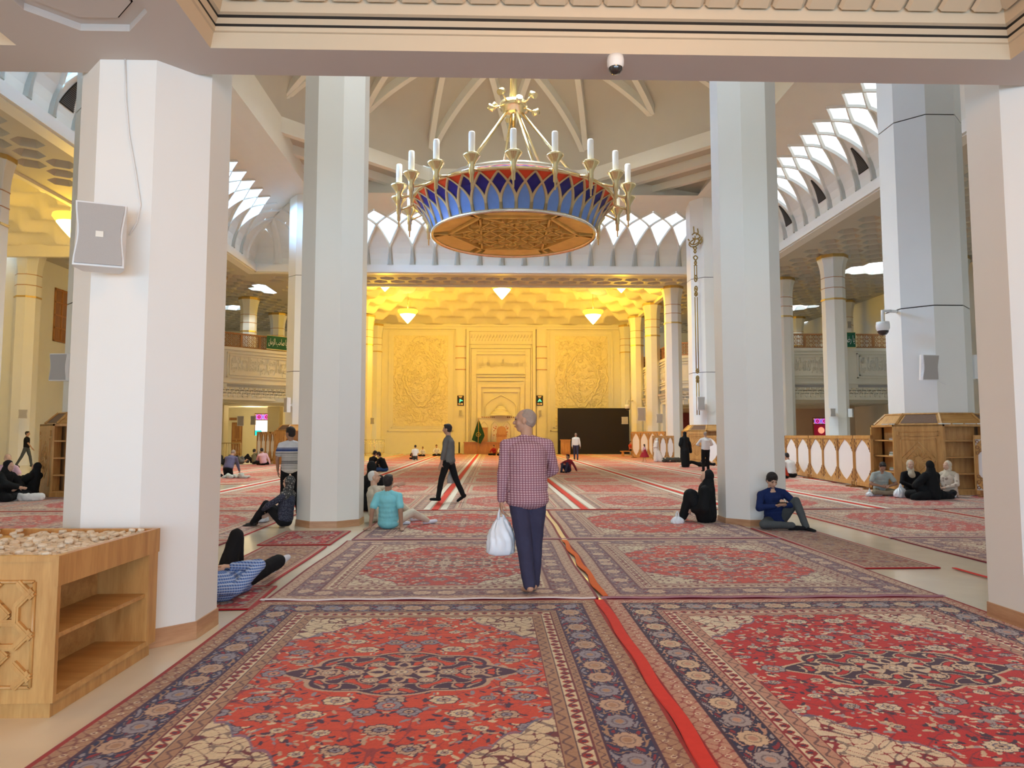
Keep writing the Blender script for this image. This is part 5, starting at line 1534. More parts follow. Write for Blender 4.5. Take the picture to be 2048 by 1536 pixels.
# ================================================================== LOUDSPEAKERS AND CAMERAS
def speaker(label, loc, w, h, d, rz, tilt=0.0, tag_=False, knob=False, bracket=.12):
    """wall loudspeaker, local -Y is its front"""
    t = thing('wall_loudspeaker', label, 'loudspeaker', loc, rz)
    rm = Matrix.Rotation(tilt, 4, 'X')
    b = MB(); n = 9; rows = []
    for i in range(n):
        z = -h / 2 + h * i / (n - 1); f = 1 - .13 * math.sin(PI * i / (n - 1)) ** 2
        hw, hd = w / 2, d / 2
        poly = [(-hw * f, -hd), (hw * f, -hd), (hw, -hd * .3), (hw * .72, hd), (-hw * .72, hd), (-hw, -hd * .3)]
        rows += [(p[0], p[1], z) for p in poly]
    m_ = 6; fs = [(i * m_ + k, i * m_ + (k + 1) % m_, (i + 1) * m_ + (k + 1) % m_, (i + 1) * m_ + k) for i in range(n - 1) for k in range(m_)] + [tuple(range(m_))[::-1], tuple((n - 1) * m_ + k for k in range(m_))]
    b.add(rows, fs); b.xform(rm); cab_ = b.build('cabinet', M['white_plastic'], t)
    b = MB(); rows = []
    for i in range(n):
        z = (-h / 2 + h * i / (n - 1)) * .94; f = 1 - .13 * math.sin(PI * i / (n - 1)) ** 2
        for (sx, yy) in ((-1, .002), (-1, -.012), (1, -.012), (1, .002)): rows.append((sx * w / 2 * f * .92, -d / 2 + yy, z))
    b.add(rows, [(i * 4 + k, i * 4 + (k + 1) % 4, (i + 1) * 4 + (k + 1) % 4, (i + 1) * 4 + k) for i in range(n - 1) for k in range(4)] + [(3, 2, 1, 0), tuple((n - 1) * 4 + k for k in range(4))]); b.xform(rm); b.build('grille', M['grille'], cab_)
    if bracket:
        b = MB(); b.box(-.03, .03, d / 2 - .02, d / 2 + bracket, -.05, .05); b.box(-.05, .05, d / 2 + bracket - .01, d / 2 + bracket + .01, -.09, .09); b.build('wall_bracket', M['white_plastic'], t)
    if tag_:
        b = MB(); b.box(-w * .075, w * .075, -d / 2 - .018, -d / 2 - .012, -h * .035, h * .055); b.build('badge', M['paper'], cab_)
    return t
def cable(label, pts, r=.008, m='white_plastic'):
    b = MB(); b.tube(pts, r, 6); o = b.build('cable', M[m]); tag(o, label, 'cable'); return o
p = aty(203, 476, 4.98)
speaker('large white loudspeaker with grey front high on the nearest left pillar', (p.x, 4.98, p.z), .31, .455, .15, .36, -.08, True, bracket=.06)
cable('pale cable sagging down the nearest left pillar to its loudspeaker', [aty(250, 113, 5.19), aty(252, 200, 5.19), aty(258, 270, 5.19), aty(272, 350, 5.19), aty(281, 410, 5.19), aty(274, 445, 5.19), aty(258, 470, 5.17)], .006)
for (lb, px, py, Y, w, h, rz, tl) in (
        ('pale loudspeaker on the left face of the great bluish pillar', 1856, 735, 18.3, .46, .66, .12, .08),
        ('pale loudspeaker on the right flank of the great bluish pillar', 1944, 735, 19.4, .44, .66, 1.1, .0),
        ('small white loudspeaker on the far pillar with gold calligraphy', 1401, 807, 38.1, .42, .72, .1, 0),
        ('small white loudspeaker on the right face of that far pillar, half hidden', 1438, 808, 38.9, .34, .72, 1.2, 0),
        ('small white loudspeaker on the far left great pillar above the striped man', 575, 810, 38.2, .42, .78, -.9, 0),
        ('grey-white loudspeaker in front of the left wall, beside the nearest left pillar', 122, 735, 18.2, .46, .68, -.1, .0),
        ('small loudspeaker on the left wall above the walking man in black', 46, 828, 36.9, .40, .46, .5, 0),
        ('tilted white loudspeaker on the right niche columns', 1283, 828, 50.5, .55, .95, -.25, .15),
        ('small cream loudspeaker between the right niche columns', 1319, 837, 48.5, .42, .62, -.2, 0),
        ('small cream loudspeaker at the top right corner of the black panel', 1250, 841, 55.4, .5, .55, -.4, 0),
        ('small loudspeaker on the left half pier of the back wall', 921, 826, 61.55, .24, .5, 0, 0),
        ('small loudspeaker on the right half pier of the back wall', 1080, 826, 61.55, .24, .5, 0, 0),
        ('small loudspeaker on the lower left niche column', 745, 842, 56.3, .3, .5, 0, 0),
        ('small grey loudspeaker on the ringed column in front of the right gallery, left one', 1664, 825, 36.7, .28, .42, 0, 0),
        ('small white loudspeaker on the ringed column in front of the right gallery, right one', 1701, 826, 36.9, .30, .44, .9, 0),
        ('pale loudspeaker on the left square post under the left gallery', 481, 842, 48.8, .42, .66, .3, 0),
        ('grey loudspeaker on the shaded side of the post beside the stained glass window', 507, 841, 48.6, .34, .6, 0, 0),
        ('small loudspeaker high on the right gallery column beyond the ringed one', 1697, 650, 49.2, .3, .5, 0, 0)):
    p = aty(px, py, Y); speaker(lb, (p.x, Y, p.z), w, h, .22, rz, tl)
a_, c_ = aty(1872, 760, 18.45), aty(1925, 775, 18.9)
cable('thin cable looping across the great bluish pillar between its loudspeakers', [a_, aty(1890, 768, 18.43), aty(1910, 777, 18.6), c_], .008)
cable('thin cable looping below the loudspeakers of the far calligraphy pillar', [aty(1408, 815, 38.25), aty(1414, 822, 38.25), aty(1424, 824, 38.25), aty(1436, 820, 38.4)], .012)
cable('thin cable looping between the two loudspeakers of the right ringed column', [aty(1670, 830, 36.8), aty(1678, 836, 36.8), aty(1688, 838, 36.8), aty(1696, 832, 36.85)], .012)
M['smoke'] = mat('smoked_dome', (.03, .025, .025), .12, spec=.8)
def dome_cam(label, loc, r=.07, hang='down', stem=.0, arm=None):
    t = thing('security_camera', label, 'security camera', loc)
    b = MB(); b.lathe([(.001, r * 1.0), (r * .95, r * 1.0), (r * 1.02, r * .5), (r * 1.0, -.05 * r), (r * .86, -.3 * r)], 20)
    if stem: b.tube([(0, 0, r), (0, 0, r + stem), (stem * .9, stem * .3, r + stem * 1.05)], r * .25, 8)
    if arm: b.tube([(stem * .9, stem * .3, r + stem * 1.05), arm], r * .25, 8)
    b.build('housing', M['white_plastic'], t)
    b = MB(); b.lathe([(r * .84, -.25 * r), (r * .80, -.65 * r), (r * .5, -1.02 * r), (.001, -1.15 * r)], 20); b.build('dome_window', M['smoke'], t)
    b = MB(); b.lathe([(r * .86, -.30 * r), (r * .88, -.34 * r), (r * .80, -.42 * r)], 20); b.build('trim_ring', M['white_plastic'], t)
    return t
p = onz(1231, 132, ZS - .07)
dome_cam('white dome camera under the entrance beam at the top of the photo', (p.x, p.y, ZS - .062), .062)
p = aty(1772, 655, 18.6); dome_cam('white dome camera on a stalk at the left side of the great bluish pillar', (p.x, 18.75, p.z), .17, stem=.30, arm=(11.2 - p.x, .55, .55))
p = aty(1255, 815, 55.5); dome_cam('small dome camera above the right end of the black panel', (p.x, 55.5, p.z), .22, stem=.3, arm=(11.2 - p.x, 1.4, .6))

# ================================================================== SMALLER FITTINGS
# green banner on the left gallery
M['banner'] = mat('green_banner_cloth', (.012, .11, .055), .7, var=.1)
M['banner_y'] = mat('yellow_banner_hem', (.72, .62, .30), .7)
M['white_ink'] = mat('white_lettering', (.85, .85, .80), .6)
def banner(label, a, b_, z0, z1, text, w=None):
    m, L = frame_mat(a, b_)
    t = thing('green_banner', label, 'banner', (0, 0, 0)); t.matrix_world = m
    b = MB(); b.box(0, L, -.005, .005, z0, z1); b.build('cloth', M['banner'], t)
    b = MB(); b.box(-.01, L + .01, -.008, .008, z0 - .06, z0); b.box(-.03, 0, -.008, .008, z0 - .06, z1); b.box(0, L, -.008, .008, z1, z1 + .03); b.build('hem', M['banner_y'], t)
    tx = text_mesh('lettering', shape_ar(text), .5, .004, M['white_ink'], t, width=L * .86, height=(z1 - z0) * .62)
    tx.matrix_basis = Matrix(((-1, 0, 0, L / 2), (0, 0, 1, .012), (0, 1, 0, (z0 + z1) / 2), (0, 0, 0, 1)))
    return t
# galL segment 2 runs (-12.9,47) -> (-16.3,43.5); outward side faces the hall
ga, gb = Vector((-12.9, 47.0)), Vector((-16.3, 43.5)); dd_ = (gb - ga).normalized(); out_ = Vector((-dd_.y, dd_.x))
s0 = ga + dd_ * .6 + out_ * .14; s1 = ga + dd_ * 2.1 + out_ * .14
_nrm_check = 1
banner('green banner with white lettering hung on the left gallery railing', s0, s1, 7.02, 7.85, 'یا صاحب الزمان')
p = aty(1696, 672, 43.2)
banner('small green poster on the right gallery railing behind the ringed column', (p.x + .45, 43.2), (p.x - .2, 43.2), 6.95, 7.85, 'یا رضا')
# picture boards on the side railings of the niche hall
def board(lb, x, y, z, w, h):
    t = thing('picture_board', lb, 'picture', (x, y, z), 0)
    b = MB(); b.box(-.03, .03, -w / 2, w / 2, 0, h); b.build('frame', M['oak_dark'], t)
    b = MB(); sx = -.035 if x > 0 else .035; b.box(min(sx, 0), max(sx, 0), -w / 2 + .06, w / 2 - .06, .06, h - .06); b.build('picture', M['fine'], t); return t
board('framed picture leaning on the right niche railing, nearer one', 11.95, 52.6, 6.95, .8, 1.0)
board('framed picture leaning on the right niche railing, farther one', 11.95, 58.6, 6.95, .8, 1.0)
board('framed picture leaning on the left niche railing', -10.45, 58.6, 6.95, .8, 1.0)
# rear doors and stained windows
def glass_pattern(name, c):
    return mat(name, c, .3, emit=c, estr=1.0)
M['pane_bright'] = mat('bright_window_glass', (.9, .97, 1.0), .2, emit=(.86, .97, 1.0), estr=1.3)
M['pane_cyan'] = mat('cyan_window_glass', (.02, .75, .75), .2, emit=(.0, .75, .72), estr=1.0)
M['pane_pink'] = mat('pink_window_glass', (.85, .10, .65), .2, emit=(.85, .10, .60), estr=.9)
M['pane_violet'] = mat('violet_window_glass', (.30, .22, .85), .2, emit=(.28, .20, .85), estr=.8)
M['pane_orange'] = mat('orange_window_glass', (1, .45, .3), .2, emit=(1, .40, .25), estr=.9)
M['pane_red'] = mat('red_window_glass', (.22, .012, .03), .2, emit=(.30, .008, .03), estr=.5)
def stained_window(n, cx, y, z0, w, hh, bright=True, cyan=True):
    b = MB(); b.box(-w / 2 - .06, w / 2 + .06, -.08, .0, z0 + hh, z0 + hh + .55); b.box(-w / 2 - .06, -w / 2, -.08, 0, z0, z0 + hh); b.box(w / 2, w / 2 + .06, -.08, 0, z0, z0 + hh)
    f = struct(b, 'window_%d' % n, M['oak_dark'], loc=(cx, y, 0))
    b = MB()
    b.box(-w / 2, w / 2, -.05, -.03, z0, z0 + hh, 0)
    if cyan: b.box(-w / 2, -w / 2 + w * .42, -.06, -.045, z0, z0 + hh * .33, 1)
    b.build('clear_pane', [M['pane_bright'] if bright else M['pane_red'], M['pane_cyan']], f)
    b = MB(); zc = z0 + hh + .27
    b.box(-w / 2 + .03, w / 2 - .03, -.09, -.08, zc - .20, zc + .20, 0)
    for k in range(2):
        xc = (-.25 + .5 * k) * w
        for (r_, mi, yy) in ((.20, 1, -.094), (.12, 3, -.098), (.05, 1, -.102)):
            b.add([(xc + r_ * math.cos(q * PI / 6), yy, zc + r_ * math.sin(q * PI / 6)) for q in range(12)], [tuple(range(12))], mi)
    for k in range(5):
        xc = (-.5 + k / 4) * w * .96
        for s_ in (-1, 1): b.add([(xc - .07, -.093, zc + s_ * .20), (xc + .07, -.093, zc + s_ * .20), (xc, -.093, zc + s_ * .10)], [(0, 1, 2)], 2)
    b.build('stained_pane', [M['pane_violet'], M['pane_pink'], M['pane_orange'], M['pane_red']], f)
    return f
pw = aty(525, 860, 55.9); stained_window(5, pw.x, 56.0, 1.55, 1.15, 1.15)
p = aty(1642, 838, 55.9); f_ = stained_window(6, p.x, 56.0, 1.3, 1.15, 1.1, False, False)
b = MB(); b.ell((0, -.09, 1.95), (.26, .02, .26), 0, 12); b.build('rosette_pane', M['pane_orange'], f_)
p = aty(1768, 838, 55.9); stained_window(7, p.x, 56.0, 1.3, 1.15, 1.1, False, False)
p = aty(473, 880, 55.9)
b = MB(); b.box(-.40, .40, -.06, 0, 0, 2.55); f_ = struct(b, 'door_1', M['oak_dark'], loc=(p.x, 56.0, 0))
b = MB()
for (x0, x1, z0, z1) in ((-.32, .32, .2, 1.1), (-.32, .32, 1.2, 2.4)):
    for k in range(3): o_ = .05 * k; b.box(x0 + o_, x1 - o_, -.075, -.06, z0 + o_, z0 + o_ + .025); b.box(x0 + o_, x1 - o_, -.075, -.06, z1 - o_ - .025, z1 - o_); b.box(x0 + o_, x0 + o_ + .025, -.075, -.06, z0, z1); b.box(x1 - o_ - .025, x1 - o_, -.075, -.06, z0, z1)
b.build('door_carving', M['oak'], f_)
b = MB(); b.box(-.02, .02, -.10, -.06, 1.1, 1.25); b.build('door_handle', M['brass'], f_)
p = aty(1725, 850, 55.9)
b = MB(); b.box(-.9, .9, -.05, 0, 0, 2.6); f_ = struct(b, 'door_2', mat('rear_brown_door', (.45, .26, .15), .5), loc=(p.x, 56.0, 0))
b = MB(); b.box(-.03, .03, -.09, -.05, 1.1, 1.3); b.build('door_handle', M['brass'], f_)
for (px, py, Y, lb) in ((1739, 831, 55.7, 'round brown clock on the rear wall under the right gallery'),):
    p = aty(px, py, Y); t = thing('wall_clock', lb, 'clock', (p.x, Y, p.z))
    b = MB(); b.tube([(.27 * math.cos(q * PI / 10), -.02, .27 * math.sin(q * PI / 10)) for q in range(21)], .045, 6); b.build('rim', M['oak_dark'], t)
    b = MB(); b.add([(.27 * math.cos(q * PI / 10), .0, .27 * math.sin(q * PI / 10)) for q in range(20)], [tuple(range(20))]); b.build('dial', M['beige_wall'], t)
    b = MB(); b.tube([(0, -.02, 0), (.10, -.02, .12)], .012, 4); b.build('clock_hand', M['black'], t)
    b = MB(); b.tube([(0, -.02, 0), (-.05, -.02, .18)], .010, 4); b.build('clock_hand', M['black'], t)
p = aty(466, 838, 55.9); b = MB(); b.cbox((0, 0, 0), (.55, .05, .2)); o = b.build('wall_sign', M['oak_dark'], loc=(p.x, 55.93, p.z)); tag(o, 'small dark oval sign on the wall above the carved door', 'sign')
# black lattice window of the left wall
p = aty(130, 634, 37.5); q = atx(130, 634, -24.45)
b = MB(); b.box(-.03, .05, -1.0, 1.0, -1.5, 1.5); f_ = struct(b, 'window_8', M['oak_dark'], loc=(-24.5, q.y, q.z))
b = MB()
for k in range(5): b.box(.05, .08, -1.0, 1.0, -1.5 + k * .72, -1.42 + k * .72); 
for k in range(4): b.box(.05, .08, -1.0 + k * .64, -.94 + k * .64, -1.5, 1.5)
b.build('window_lattice', M['oak_red'], f_)
# dark red hanging behind the right niche columns
p = aty(1324, 850, 55.0)
M['darkred'] = mat('dark_red_wall_cloth', (.16, .03, .03), .8, var=.5, scale=5)
t = thing('wall_hanging', 'tall dark red cloth hanging behind the right niche columns', 'cloth', (14.6, 55.85, 0))
b = MB(); rows = []
for i in range(17):
    x = -1.1 + 2.2 * i / 16; yy = .05 * math.sin(i * 1.5); rows += [(x, yy, .9), (x, yy, 3.3)]
b.add(rows, [(2 * i, 2 * i + 2, 2 * i + 3, 2 * i + 1) for i in range(16)], 0, True); b.build('cloth', M['darkred'], t)
b = MB(); b.tube([(-1.2, 0, 3.32), (1.2, 0, 3.32)], .03, 6); b.build('rod', M['oak_dark'], t)
# crowd barriers
def barrier(lb, a, b_, h=1.05, n=9):
    m, L = frame_mat(a, b_); t = thing('crowd_barrier', lb, 'barrier', (0, 0, 0)); t.matrix_world = m
    b = MB(); b.tube([(0, 0, .15), (0, 0, h), (L, 0, h), (L, 0, .15), (0, 0, .15)], .03, 6); b.build('outer_tube', M['brass'], t)
    for i in range(1, n): b = MB(); b.tube([(L * i / n, 0, .15), (L * i / n, 0, h)], .014, 5); b.build('bar', M['brass'], t)
    for x in (.15, L - .15): b = MB(); b.tube([(x, -.28, .02), (x, 0, .16), (x, .28, .02)], .025, 5); b.build('foot', M['brass'], t)
p1, p2 = aty(438, 890, 46), aty(482, 890, 46)
barrier('metal crowd barrier in front of the carved door on the left', (p2.x, 46), (p1.x, 46), 1.05)
p1, p2 = aty(726, 895, 56.2), aty(748, 895, 56.2); barrier('metal crowd barrier at the left foot of the niche wall, left one', (p2.x, 56.2), (p1.x, 56.2), 1.2, 7)
p1, p2 = aty(750, 895, 57.5), aty(768, 895, 57.5); barrier('metal crowd barrier at the left foot of the niche wall, right one', (p2.x, 57.5), (p1.x, 57.5), 1.2, 7)
# wooden bench of the boy in red
p = aty(1265, 908, 52.5)
t = thing('low_bench', 'low wooden bench under the boy in the red shirt', 'bench', (p.x + .1, 52.4, 0), .2)
b = MB(); b.box(-1.0, 1.0, -.25, .25, .36, .42); b.build('seat', M['oak'], t)
for x in (-.9, .86): b = MB(); b.box(x, x + .05, -.2, .2, 0, .36); b.build('leg', M['oak'], t)
# microphone stand left of the platform
p = aty(921, 905, 60); t = thing('microphone_stand', 'thin dark stand left of the wooden platform', 'stand', (p.x - .1, 59.8, 0))
b = MB(); b.tube([(0, 0, 0), (0, 0, 1.0)], .06, 6); b.build('pole', M['black'], t); b = MB(); b.lathe([(.26, 0), (.24, .06), (.001, .08)], 16); b.build('base', M['oak_dark'], t)
# ================================================================== GREAT CHANDELIER
M['blue_light'] = mat('pale_blue_glass', (.13, .24, .56), .35, var=.12, scale=6, emit=(.10, .20, .50), estr=.12)
M['blue_dark'] = mat('cobalt_glass', (.012, .012, .20), .25, var=.2, scale=6)
M['red_glass'] = mat('vermilion_glass', (.75, .07, .02), .3, var=.15, scale=6)
M['amber'] = mat('amber_coffer', (.90, .60, .20), .4, .15, var=.25, scale=2.2)
M['amber_d'] = mat('amber_coffer_dark', (.66, .38, .11), .45, .15, var=.25, scale=2.2)
M['brass_flat'] = mat('satin_brass', (.62, .50, .29), .42, .45, var=.08, scale=9)
M['candle'] = mat('white_candle_tube', (.88, .88, .86), .35, var=.01, emit=(1, 1, .98), estr=.12)
CHX, CHY, CHZ = .86, 29.3, 9.86
CH = thing('great_chandelier', 'huge round brass chandelier with blue arched glass and white candles', 'chandelier', (CHX, CHY, CHZ))
R0, R1, HB = 3.36, 4.16, 1.24
prof_r = lambda t: R0 + (R1 - R0) * (1 - (1 - t) ** 1.0) * (.35 + .65 * t) 
prof_z = lambda t: HB * t
def bowl(mb, a0, a1, t0, t1, lift=0.0, n=2, mi=0):
    vs = []
    for i in range(n + 1):
        t = t0 + (t1 - t0) * i / n
        for a in (a0(t), a1(t)): vs.append(((prof_r(t) + lift) * math.cos(a), (prof_r(t) + lift) * math.sin(a), prof_z(t)))
    mb.add(vs, [(2 * i, 2 * i + 1, 2 * i + 3, 2 * i + 2) for i in range(n)], mi)
NA = 38
g1, g2, g3 = MB(), MB(), MB()
half = PI / NA
roff = lambda t: half - (half * 2.0) * max(0, (t - .25) / .71) ** 1.7     # where a rib stands beside its arch centre
for k in range(NA):
    a = 2 * PI * k / NA; c = a + half
    ts = .25 + .71 * .5 ** (1 / 1.7)
    bowl(g1, lambda t: a - max(0, roff(t)), lambda t: a + max(0, roff(t)), 0, ts, 0, 14)
    bowl(g2, lambda t: c - (half - roff(t)), lambda t: c + (half - roff(t)), .25, ts, -.005, 10)
    bowl(g2, lambda t: c - (half + roff(t)), lambda t: c + (half + roff(t)), ts, .96, -.005, 6)
    bowl(g3, lambda t: a + roff(t), lambda t: a - roff(t), ts, .96, -.01, 6)
    bowl(g3, lambda t: a - half, lambda t: a + half, .96, 1.0, -.01, 1)
g1.build('pale_blue_glass', M['blue_light'], CH); g2.build('cobalt_glass', M['blue_dark'], CH); g3.build('vermilion_glass', M['red_glass'], CH)
for k in range(NA):
    a = 2 * PI * k / NA; rb2 = MB()
    for sg in (-1, 1):
        rows = []
        for i in range(15):
            t = i / 14 * .96
            # each rib springs from an arch side, curves over and crosses to the next
            off = roff(t)
            w = .070 - .018 * t
            for (dw, l_) in ((-w, .0), (-w * .7, .05), (w * .7, .05), (w, .0)):
                aa = a + sg * off + dw / prof_r(t)
                rows.append(((prof_r(t) + l_) * math.cos(aa), (prof_r(t) + l_) * math.sin(aa), prof_z(t)))
        rb2.add(rows, [(i * 4 + q, i * 4 + q + 1, i * 4 + q + 5, i * 4 + q + 4) for i in range(14) for q in range(3)])
    rb2.build('arch_rib', M['brass_flat'], CH)
b = MB(); b.lathe([(R0 - .05, -.06), (R0 + .05, -.13), (R0 + .06, .0), (R0 + .0, .06)], 76); b.build('lower_rim', M['silver'], CH)
b = MB(); b.lathe([(R1 - .12, HB - .03), (R1 + .04, HB - .03), (R1 + .06, HB + .07), (R1 - .10, HB + .10)], 76); b.build('upper_rim', M['brass'], CH)
b = MB(); b.lathe([(3.0, HB + .50), (3.06, HB + .50), (3.08, HB + .74), (2.98, HB + .74)], 60); b.build('inner_hoop', M['silver'], CH)
# coffered amber underside: star lattice
b = MB(); b.lathe([(.001, .22), (R0 - .04, .22)], 60, sm=False); b.build('underside_ground', M['amber_d'], CH)
b = MB(); b.lathe([(R0 * .99, -.05), (R0 * .985, .22)], 76); b.build('underside_skirt', M['amber'], CH)
b = MB()
def bar(p, q, w=.055):
    p, q = Vector(p), Vector(q); d = (q - p).normalized(); n_ = Vector((-d.y, d.x)) * w
    vs = [(p + n_), (q + n_), (q - n_), (p - n_)]
    b.add([(v.x, v.y, -.04) for v in vs] + [(v.x, v.y, .2) for v in vs], [(3, 2, 1, 0), (0, 1, 5, 4), (1, 2, 6, 5), (2, 3, 7, 6), (3, 0, 4, 7)])
hexR = R0 * .80
hp = [(hexR * math.cos(PI / 3 * k), hexR * math.sin(PI / 3 * k)) for k in range(6)]
for k in range(6): bar(hp[k], hp[(k + 1) % 6]); bar(hp[k], (hp[k][0] * 1.24, hp[k][1] * 1.24))
for k in range(6):
    A, B = Vector(hp[k]), Vector(hp[(k + 2) % 6]); bar(A, B, .04)
step = .56
for ang in (0, PI / 3, 2 * PI / 3):
    d = Vector((math.cos(ang), math.sin(ang))); nn = Vector((-d.y, d.x))
    for i in range(-4, 5):
        off = i * step; ext = math.sqrt(max(0, (hexR * .80) ** 2 - off ** 2)) * .95
        if ext > .2: bar(nn * off - d * ext, nn * off + d * ext, .022)
# solid outer facets
oc = [((R0 - .06) * math.cos(2 * PI * k / 48), (R0 - .06) * math.sin(2 * PI * k / 48)) for k in range(48)]
for k in range(6):
    a0, a1 = PI / 3 * k + .10, PI / 3 * (k + 1) - .10
    n_ = 8; rows = []
    for i in range(n_ + 1):
        a = a0 + (a1 - a0) * i / n_
        ri = hexR * math.cos(PI / 6) / math.cos(a - PI / 3 * k - PI / 6) + .07
        rows += [(ri * math.cos(a), ri * math.sin(a), .05), ((R0 - .04) * math.cos(a), (R0 - .04) * math.sin(a), -.03)]
    b.add(rows, [(2 * i, 2 * i + 1, 2 * i + 3, 2 * i + 2) for i in range(n_)])
b.build('underside_lattice', M['amber'], CH)
# candles on brackets
NC = 20
for k in range(NC):
    a = 2 * PI * k / NC - PI / 2 - .03; r = 4.78; x, y = r * math.cos(a), r * math.sin(a); z0 = HB - .04
    b = MB(); b.lathe([(.001, -1.02), (.03, -1.0), (.035, -.75), (.075, -.72), (.075, -.45), (.10, -.43), (.105, -.12), (.16, .02), (.30, .20), (.33, .26), (.30, .28), (.10, .24)], 16, (x, y, z0 + .12))
    ch_ = b.build('candle_holder', M['brass'], CH)
    b = MB(); b.lathe([(.001, .22), (.115, .22), (.115, 1.06), (.10, 1.10), (.001, 1.10)], 14, (x, y, z0 + .12)); b.build('candle_tube', M['candle'], ch_)
    b = MB(); b.tube([(x, y, z0 - .15), ((R1 + .0) * math.cos(a), (R1 + .0) * math.sin(a), HB + .02), (3.05 * math.cos(a), 3.05 * math.sin(a), HB + .42)], .05, 6); b.build('candle_bracket', M['brass'], CH)
# hub, rods and small spotlights
zh = 15.35 - CHZ
b = MB(); b.lathe([(.10, -.35), (.46, -.33), (.46, -.14), (.56, -.12), (.56, .16), (.2, .2)], 24, (0, 0, zh)); b.build('hub', M['brass'], CH)
b = MB(); b.tube([(-.0, 0, zh - .3), (.0, 0, HB + .3)], .09, 8); b.build('centre_pole', M['brass'], CH)
b = MB(); b.tube([(0, 0, zh + .1), (0, 0, 22.5 - CHZ)], .16, 10); b.build('suspension_rod', M['brass'], CH)
for k in range(6):
    a = PI / 6 + PI / 3 * k + .25; b = MB(); b.tube([(.36 * math.cos(a), .36 * math.sin(a), zh - .3), (3.0 * math.cos(a), 3.0 * math.sin(a), HB + .45)], .06, 6); b.build('stay_rod', M['brass'], CH)
for k in range(8):
    a = PI / 4 * k + .2; rr = .95; x, y = rr * math.cos(a), rr * math.sin(a); z = zh + (.28 if k % 2 else -.15)
    b = MB(); dirv = Vector((math.cos(a), math.sin(a), -.7 if k % 2 else .5)).normalized()
    b.tube([Vector((x, y, z)) - dirv * .12, Vector((x, y, z)) + dirv * .16], .13, 12); b.tube([(x * .5, y * .5, zh), (x, y, z)], .035, 6); b.build('spotlight', M['brass'], CH)
# ================================================================== PEOPLE
M['skin'] = mat('skin', (.50, .29, .19), .55, var=.08, scale=12, spec=.35)
M['skin_light'] = mat('light_skin', (.60, .38, .27), .55, var=.08, scale=12, spec=.35)
M['skin_dark'] = mat('tanned_skin', (.36, .20, .13), .55, var=.08, scale=12, spec=.35)
M['hair_black'] = mat('black_hair', (.018, .013, .012), .6, var=.3, scale=60, bump=.4, bscale=120)
M['hair_grey'] = mat('grey_cropped_hair', (.34, .26, .21), .7, var=.15, scale=40, bump=.3, bscale=120)
M['hair_white'] = mat('white_hair', (.62, .60, .56), .7, var=.1, scale=40)
M['eye'] = mat('dark_eye', (.02, .012, .01), .2)
M['lips'] = mat('lips', (.42, .16, .13), .5)
def cloth(name, c, var=.10, rough=.85): return mat(name, c, rough, var=var, scale=7, bump=.15, bscale=60, spec=.15)
def plaid(name, base, lines, period, width, axes=('x', 'z'), line2=None):
    """woven checks: bands along two axes of the cloth"""
    m, n, l, b = new_mat(name)
    t = n.new('ShaderNodeTexCoord'); s = n.new('ShaderNodeSeparateXYZ'); l.new(t.outputs['Object'], s.inputs[0])
    prev = None
    for i, ax in enumerate(axes):
        mm = n.new('ShaderNodeMath'); mm.operation = 'MULTIPLY'; mm.inputs[1].default_value = 1 / period[i]
        fr = n.new('ShaderNodeMath'); fr.operation = 'FRACT'
        lt = n.new('ShaderNodeMath'); lt.operation = 'LESS_THAN'; lt.inputs[1].default_value = width[i]
        if ax == 'r':      # around the body
            ax_m = n.new('ShaderNodeMath'); ax_m.operation = 'ADD'; l.new(s.outputs['X'], ax_m.inputs[0]); l.new(s.outputs['Y'], ax_m.inputs[1]); l.new(ax_m.outputs[0], mm.inputs[0])
        else: l.new(s.outputs[ax.upper()], mm.inputs[0])
        l.new(mm.outputs[0], fr.inputs[0]); l.new(fr.outputs[0], lt.inputs[0])
        mx = n.new('ShaderNodeMix'); mx.data_type = 'RGBA'
        if prev is None: mx.inputs[6].default_value = rgba(base)
        else: l.new(prev, mx.inputs[6])
        mx.inputs[7].default_value = rgba(lines if i == 0 else (line2 or lines))
        k = n.new('ShaderNodeMath'); k.operation = 'MULTIPLY'; k.inputs[1].default_value = .75; l.new(lt.outputs[0], k.inputs[0]); l.new(k.outputs[0], mx.inputs[0])
        prev = mx.outputs[2]
    l.new(prev, b.inputs['Base Color']); b.inputs['Roughness'].default_value = .85; b.inputs['Specular IOR Level'].default_value = .15
    return m
def banded(name, stops):
    """horizontal bands by height: list of (z, colour) constant steps"""
    m, n, l, b = new_mat(name)
    t = n.new('ShaderNodeTexCoord'); s = n.new('ShaderNodeSeparateXYZ'); l.new(t.outputs['Object'], s.inputs[0])
    mr = n.new('ShaderNodeMath'); mr.operation = 'MULTIPLY'; mr.inputs[1].default_value = .5
    rp = n.new('ShaderNodeValToRGB'); rp.color_ramp.interpolation = 'CONSTANT'
    rp.color_ramp.elements[0].position = stops[0][0] / 2; rp.color_ramp.elements[0].color = rgba(stops[0][1])
    rp.color_ramp.elements[1].position = stops[1][0] / 2; rp.color_ramp.elements[1].color = rgba(stops[1][1])
    for z, c in stops[2:]:
        e = rp.color_ramp.elements.new(z / 2); e.color = rgba(c)
    l.new(s.outputs['Z'], mr.inputs[0]); l.new(mr.outputs[0], rp.inputs[0]); l.new(rp.outputs[0], b.inputs['Base Color']); b.inputs['Roughness'].default_value = .85
    return m
